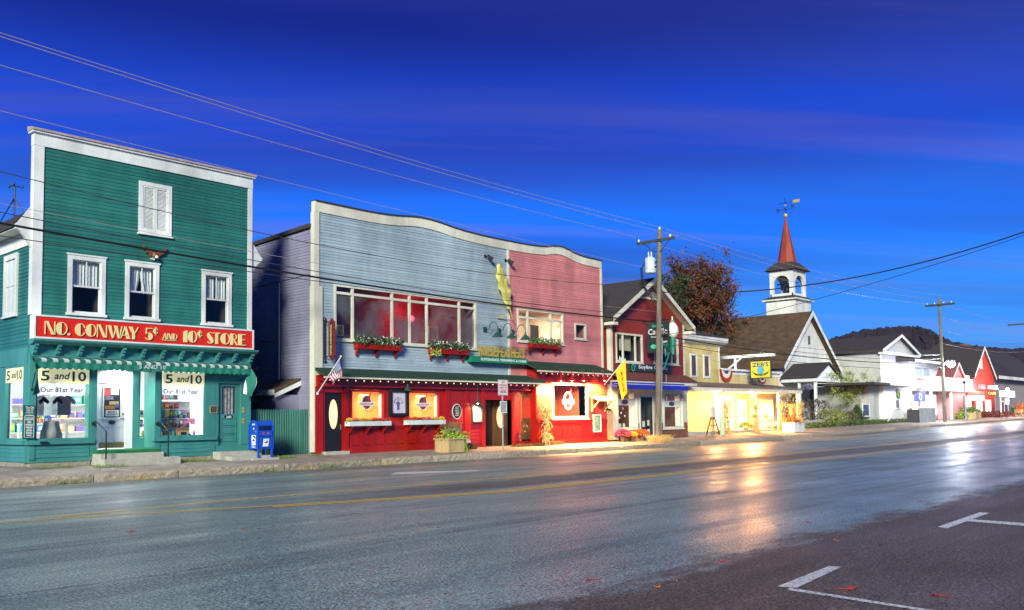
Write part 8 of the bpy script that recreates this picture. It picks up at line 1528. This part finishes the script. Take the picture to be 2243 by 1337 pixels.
for a, b in ((1993,2010),(2014,2036),(2040,2051),(2062,2075)): farwin(b3_,a,862,b,913,Y,SHOPGLOW,WHITE,.15,2)
box('door', M('wine door',(.30,.05,.08),.5), b3_, ax(2053,Y),ax(2060,Y),Y-.06,Y-.002,zg,zg+2.6); box('base_panel', M('wine base',(.20,.03,.06),.5), b3_, ax(2048,Y),ax(2084,Y),Y-.12,Y-.0601,zg-.3,zg+.55)
for a in (1993,2038,2082): box('porch_post', WHITE, b3_, ax(a,Y-2),ax(a,Y-2)+.2,Y-2.1,Y-1.9,zg-.3,zfl-.181)
# blue flag
fX = ax(2013,Y-2.3,870); t = thing('blue_flag','blue flag with a white round emblem hanging before the shop house','flag',(fX,Y-2.2,3.5)); MB().tube([(fX-.1,Y-2.2,az(2013,885,Y-2.3)),(fX+.5,Y-2.9,az(2017,850,Y-2.3))],.03,6).build('flag_pole', WHITE, t); x_, z_ = ax(2001,Y-2.6,870), az(2001,880,Y-2.6); MB().add([(x_,Y-2.6,z_),(fX+.35,Y-2.75,z_),(fX+.45,Y-2.8,az(2016,852,Y-2.6)),(x_+.1,Y-2.62,az(2002,866,Y-2.6))],[(0,1,2,3)]).build('cloth', M('flag periwinkle',(.16,.17,.62),.7), t); MB().ring((x_+fX)/2+.1,z_+.45,.36,.36,.12,Y-2.80,Y-2.77,16).build('emblem', TWHITE, t)
# red gabled restaurant with steep dark roof
Y = 30.0; x0, x1 = ax(2131,Y,820), ax(2176,Y,820); zg = grade(125)+.4; REDF = M('far red paint',(.50,.045,.02),.5,var=.15); b4_ = gable_front('red_gabled_restaurant','steep gabled red restaurant with dark roof far down the street',x0,x1,Y,16,az(2131,822,Y),az(2153,762,Y),zg,REDF,SHDARK,.3,'building')
farwin(b4_,2146,784,2150,808,Y,DUSK,WHITE,.1); box('chimney', M('chimney brick',(.25,.09,.06),.8,var=.2), b4_, ax(2120,Y+9,770),ax(2127,Y+9,770),Y+9,Y+10.5,az(2120,790,Y+9),az(2120,754,Y+9))
x2, x3 = ax(2106,Y-2,860), ax(2133,Y-2,860); dm = gable_front('small_gabled_shop','small pink gabled shop front left of the red gabled restaurant',x2,x3,Y-1,6,az(2108,832,Y-1),az(2121,800,Y-1),zg,M('dusty pink',(.55,.28,.30),.6,var=.1),M('red brown far roof',(.20,.06,.06),.8),.3,'shop'); farwin(dm,2111,822,2123,845,Y-1,CURTP,WHITE,.12,2); farwin(dm,2110,868,2128,905,Y-1,SHOPGLOW,REDF,.12,2)
grb = thing('dark_teal_shop','narrow dark shop with a wine red door between the shop house and the pink gable','shop',(ax(2095,30.5,880),30.5,zg)); g0_, g1_ = ax(2085,30.5,880), ax(2106,30.5,880); box('wall', M('slate blue wall',(.10,.13,.17),.6,var=.15), grb, g0_,g1_,30.5,38,zg-.3,az(2090,810,30.5)); box('door', M('wine door',(.30,.05,.08),.5), grb, ax(2087,30.4),ax(2098,30.4),30.42,30.498,zg,zg+3.0); box('awning_board', M('pale mint',(.45,.60,.52),.6), grb, g0_,g1_,29.6,30.49,zg+3.1,zg+3.7)
farwin(b4_,2156,874,2171,905,Y,SHOPGLOW,REDF,.12,2); farwin(b4_,2136,876,2152,908,Y,SHOPGLOW,REDF,.12,2)
def farsign(lab, l_, t_, r_, b_, Yp, mb_, items=(), emit=0, nm='shop_sign'):
    u = rect(l_,t_,r_,b_,Yp); t = thing(nm, lab, 'sign', (u[0],Yp,u[2])); box('board', mb_, t, u[0],u[1],Yp-.08,Yp,u[2],u[3])
    for tx, m_, a, b, c, d in items: text(tx, m_, t, u[0]+(u[1]-u[0])*a,u[0]+(u[1]-u[0])*b,u[2]+(u[3]-u[2])*c,u[2]+(u[3]-u[2])*d,('Y',Yp-.085))
    return t
LR = M('lit red sign',(.75,.06,.03),.5,var=.1,emit=.5,ecol=(1,.10,.04)); LWH = M('lit white sign',(1,.97,.9),.5,var=.05,emit=2.5,ecol=(1,.95,.92)); LYE = M('lit yellow letters',(1,.6,.05),.5,var=0,emit=1.2,ecol=(1,.6,.05))
sg1 = farsign('red shop sign above a glowing cream panel on the pink gabled shop',2119,856,2155,866,Y-2.6,LR,[('Pizza',LWH,.25,.85,.2,.85)]) if False else farsign('red shop sign above a glowing cream panel on the pink gabled shop',2119,856,2155,866,Y-2.6,LR)
box('lit_panel', LWH, sg1, *rect(2119,866.5,2155,877,Y-2.6)[:2],Y-2.68,Y-2.6,*rect(2119,866.5,2155,877,Y-2.6)[2:])
farsign('dark sign with glowing yellow CAFE letters',2160,857,2182,866,Y-3.0,M('dark sign',(.03,.03,.05),.5),[('CAFE',LYE,.1,.9,.15,.85)]); farsign('upper glowing red sign on the far red restaurant',2162,844,2184,852,Y-2.2,LR); farsign('small dark red sign left of the upper glowing sign',2140,842,2156,852,Y-2.2,M('dim red sign',(.25,.03,.03),.5))
st_ = farsign('bright overexposed white pole sign at the far right',2189,856,2221,869,27.3,LWH); u = rect(2189,856,2221,869,27.3); MB().tube([(u[0]+.6,27.35,grade(125)),(u[0]+.6,27.35,u[2]-.002)],.09,8).build('post', WHITE, st_)
for k in range(4): box('menu_slat', HW, st_, ax(2200,27.3),ax(2209,27.3),27.25,27.3,az(2200,873+k*3.6+2.4,27.3),az(2200,873+k*3.6,27.3))
MB().ball(((u[0]+u[1])/2,27.25,u[3]+.2),.16,8,5).build('flood_lamp', M('flood bulb',(1,.95,.95),.4,var=0,emit=90,ecol=(1,.9,.92)), st_); lamp('sign flood','POINT',((u[0]+u[1])/2,26.9,u[3]+.3),900,(1,.72,.74),.2)
# grey building at the right edge
Y = 31.0; x0, x1 = ax(2180,Y,870), ax(2300,Y,870); b5_ = thing('grey_shop_building','long grey shop building with a dark roof at the right edge','building',((x0+x1)/2,Y,zg)); ze_ = az(2200,832,Y); box('wall', M('warm grey siding',(.30,.25,.25),.7,var=.15), b5_, x0,x1,Y,Y+12,zg-.3,ze_)
MB().prX([(Y-.8,ze_+.0),(Y-.8,ze_+.35),(Y+6,ze_+5.2),(Y+12.5,ze_+.35),(Y+12.5,ze_)],x0-1,x1+1).build('roof', SHDARK, b5_); box('eave_board', WHITE, b5_, x0-1.02,x1+1.02,Y-.86,Y-.801,ze_-.05,ze_+.36)
farwin(b5_,2191,878,2208,911,Y,M('dim red glass',(.25,.05,.06),.2,var=.3),WHITE,.2,2)
for k, px in enumerate((2223,2232)): u = (ax(px,29.6,900),ax(px+6,29.6,900)); t = thing('newspaper_box','%s newspaper box before the grey shop building' % ['dark green left','grey right'][k],'newspaper box',(u[0],29.6,zg)); box('cabinet', [GREEND,GALV][k], t, u[0],u[1],29.5,30.1,zg-.05,zg+1.1); box('window', PAPER, t, u[0]+.15,u[1]-.15,29.49,29.499,zg+.5,zg+.95); box('base', IRON, t, u[0]+.1,u[1]-.1,29.55,30.05,zg-.3,zg-.051)
# slatted utility cabinet by the far pole
X = ax(2026,27.6,910); t = thing('slatted_bin_enclosure','low grey slatted bin enclosure left of the far pole','bin enclosure',(X,27.6,walk(X,27.6))); x0, x1 = ax(2016,27.4,910), ax(2049,27.4,910); zg_ = walk(X,27.5); box('core', M('dark core',(.05,.05,.06),.8), t, x0+.05,x1-.05,27.45,28.6,zg_,zg_+1.2)
for k in range(12): xx = x0+(x1-x0)*k/11; box('slat', GALV, t, xx-.11,xx+.11,27.40,27.449,zg_,zg_+1.28)
box('lid', GALV, t, x0-.1,x1+.1,27.38,28.65,zg_+1.281,zg_+1.34)
# planters and shrubs far right
bush('lime shrub beside the pink gabled shop',2117,892,918,28.6,16,LEAFL,51,700,.12); bush('dark red barberry hedge before the far red restaurant',2165,902,917,28.8,44,M('barberry',(.16,.03,.03),.7,var=.5),52,1300,.14); bush('green shrub right of the barberry hedge',2188,904,918,28.8,20,LEAFG,53,700,.12); bush('lime shrub at the foot of the blue post',2106,904,918,28.5,12,LEAFL,54,500,.12)
plantbox('small wooden planter with green plants before the far pink shop',2136,27.6,2.0,1.0,.75,WOOD,lambda t,X,Y,z: foliage(500, lambda r: (X+r.gauss(0,.6),Y+r.gauss(0,.3),z+abs(r.gauss(0,.25))), .12, LEAFG, 'foliage', t, 55)); plantbox('wooden planter with red flowers at the far right edge',2240,27.6,2.0,1.0,.8,WOOD,lambda t,X,Y,z: foliage(500, lambda r: (X+r.gauss(0,.6),Y+r.gauss(0,.3),z+abs(r.gauss(0,.3))), .12, FLO, 'foliage', t, 56))
X = ax(2115,27.8,900); t = thing('blue_sign_post','slim blue grey post before the far pink shop','post',(X,27.8,grade(X))); MB().tube([(X,27.8,grade(X)+.3),(X,27.8,az(2115,838,27.8))],.09,8).build('post', M('slate post',(.20,.22,.32),.5), t); MB().ball((X,27.8,az(2115,838,27.8)),.16,8,5).build('cap', IRON, t)
# bright street lamp down the street
SLX, SLZ = at(2083,793,26.0); t = thing('bright_street_lamp','glaring blue white street lamp on an arm beside the far pole','street lamp',(p2,26.4,SLZ)); MB().tube([(p2,26.5,SLZ-.3),((p2+SLX)/2,26.2,SLZ+.15),(SLX,26.0,SLZ+.1)],.05,6).build('arm', GALV, t); MB().lathe((SLX,26.0,SLZ-.05),[(.30,0),(.34,.12),(.18,.25)],12).build('head', GALV, t); MB().ball((SLX,26.0,SLZ-.20),.34,12,7).build('bulb', M('mercury bulb',(.9,.93,1),.4,var=0,emit=160,ecol=(.82,.88,1)), t); lamp('street lamp light','POINT',(SLX,25.7,SLZ-.5),1700,(.86,.90,1),.25)  # bulb made oversize to stand in for its glare
# floodlights of the white house fronts
lamp('porch light row','AREA',(ax(2010,28.4,850),28.3,4.6),260,(1,.92,.86),1.5,(0,.7,-.7))
lamp('restaurant sign glow','POINT',(ax(2150,27.0,880),27.0,4.2),350,(1,.45,.35),.3)
# ================================================================== HILLS
def hill(nm, ridge, dist, mat, seed):
    r = random.Random(seed); P = []; 
    for (a, b) in zip(ridge[:-1],ridge[1:]):
        for k in range(40): u = k/40; P.append((a[0]+(b[0]-a[0])*u, a[1]+(b[1]-a[1])*u))
    mb = MB(); rows = 14; low = [[r.uniform(-1,1) for _ in range(rows)] for _ in range(len(P)//9+3)]
    for i, (px, py) in enumerate(P):
        d = ray(px,py); h = math.hypot(d.x,d.y); k = dist/h; zr = CZ+d.z*k; X,Y = d.x*k, d.y*k; c = i/9; ci = int(c); cf_ = c-ci
        for j in range(rows):
            v = j/(rows-1); q = 1-.35*(1-v); w = low[ci][j]*(1-cf_)+low[ci+1][j]*cf_
            jt = r.uniform(-.5,.5)*1.2+max(0,r.gauss(0,1)-.6)*2.2 if j == rows-1 else r.uniform(-1.2,1.2)
            mb.v.append((X*q+w*18*(1-v),Y*q+w*18*(1-v),-1+(zr+1)*math.sin(v*math.pi/2)**.9+jt+w*3*(1 if 0 < j < rows-1 else 0)))
        mb.v.append((X*1.5,Y*1.5,-1))
    m_ = rows+1
    for i in range(len(P)-1):
        for j in range(m_-1): mb.f.append((i*m_+j,(i+1)*m_+j,(i+1)*m_+j+1,i*m_+j+1))
    return struct(mb.build(nm, mat, None, True))
HILL = M('wooded hill',(.026,.016,.026),.95,var=.8,scale=.025)
hill('hill',[(1500,800),(1700,778),(1800,757),(1850,738),(1900,727),(1960,723),(2010,722),(2040,730),(2065,745),(2100,757),(2160,766),(2260,768),(2500,775),(2800,800)],1500,HILL,4)
hill('hill',[(-900,860),(-300,850),(100,845),(600,840),(1000,842),(1400,836),(1600,838)],1900,HILL,6)
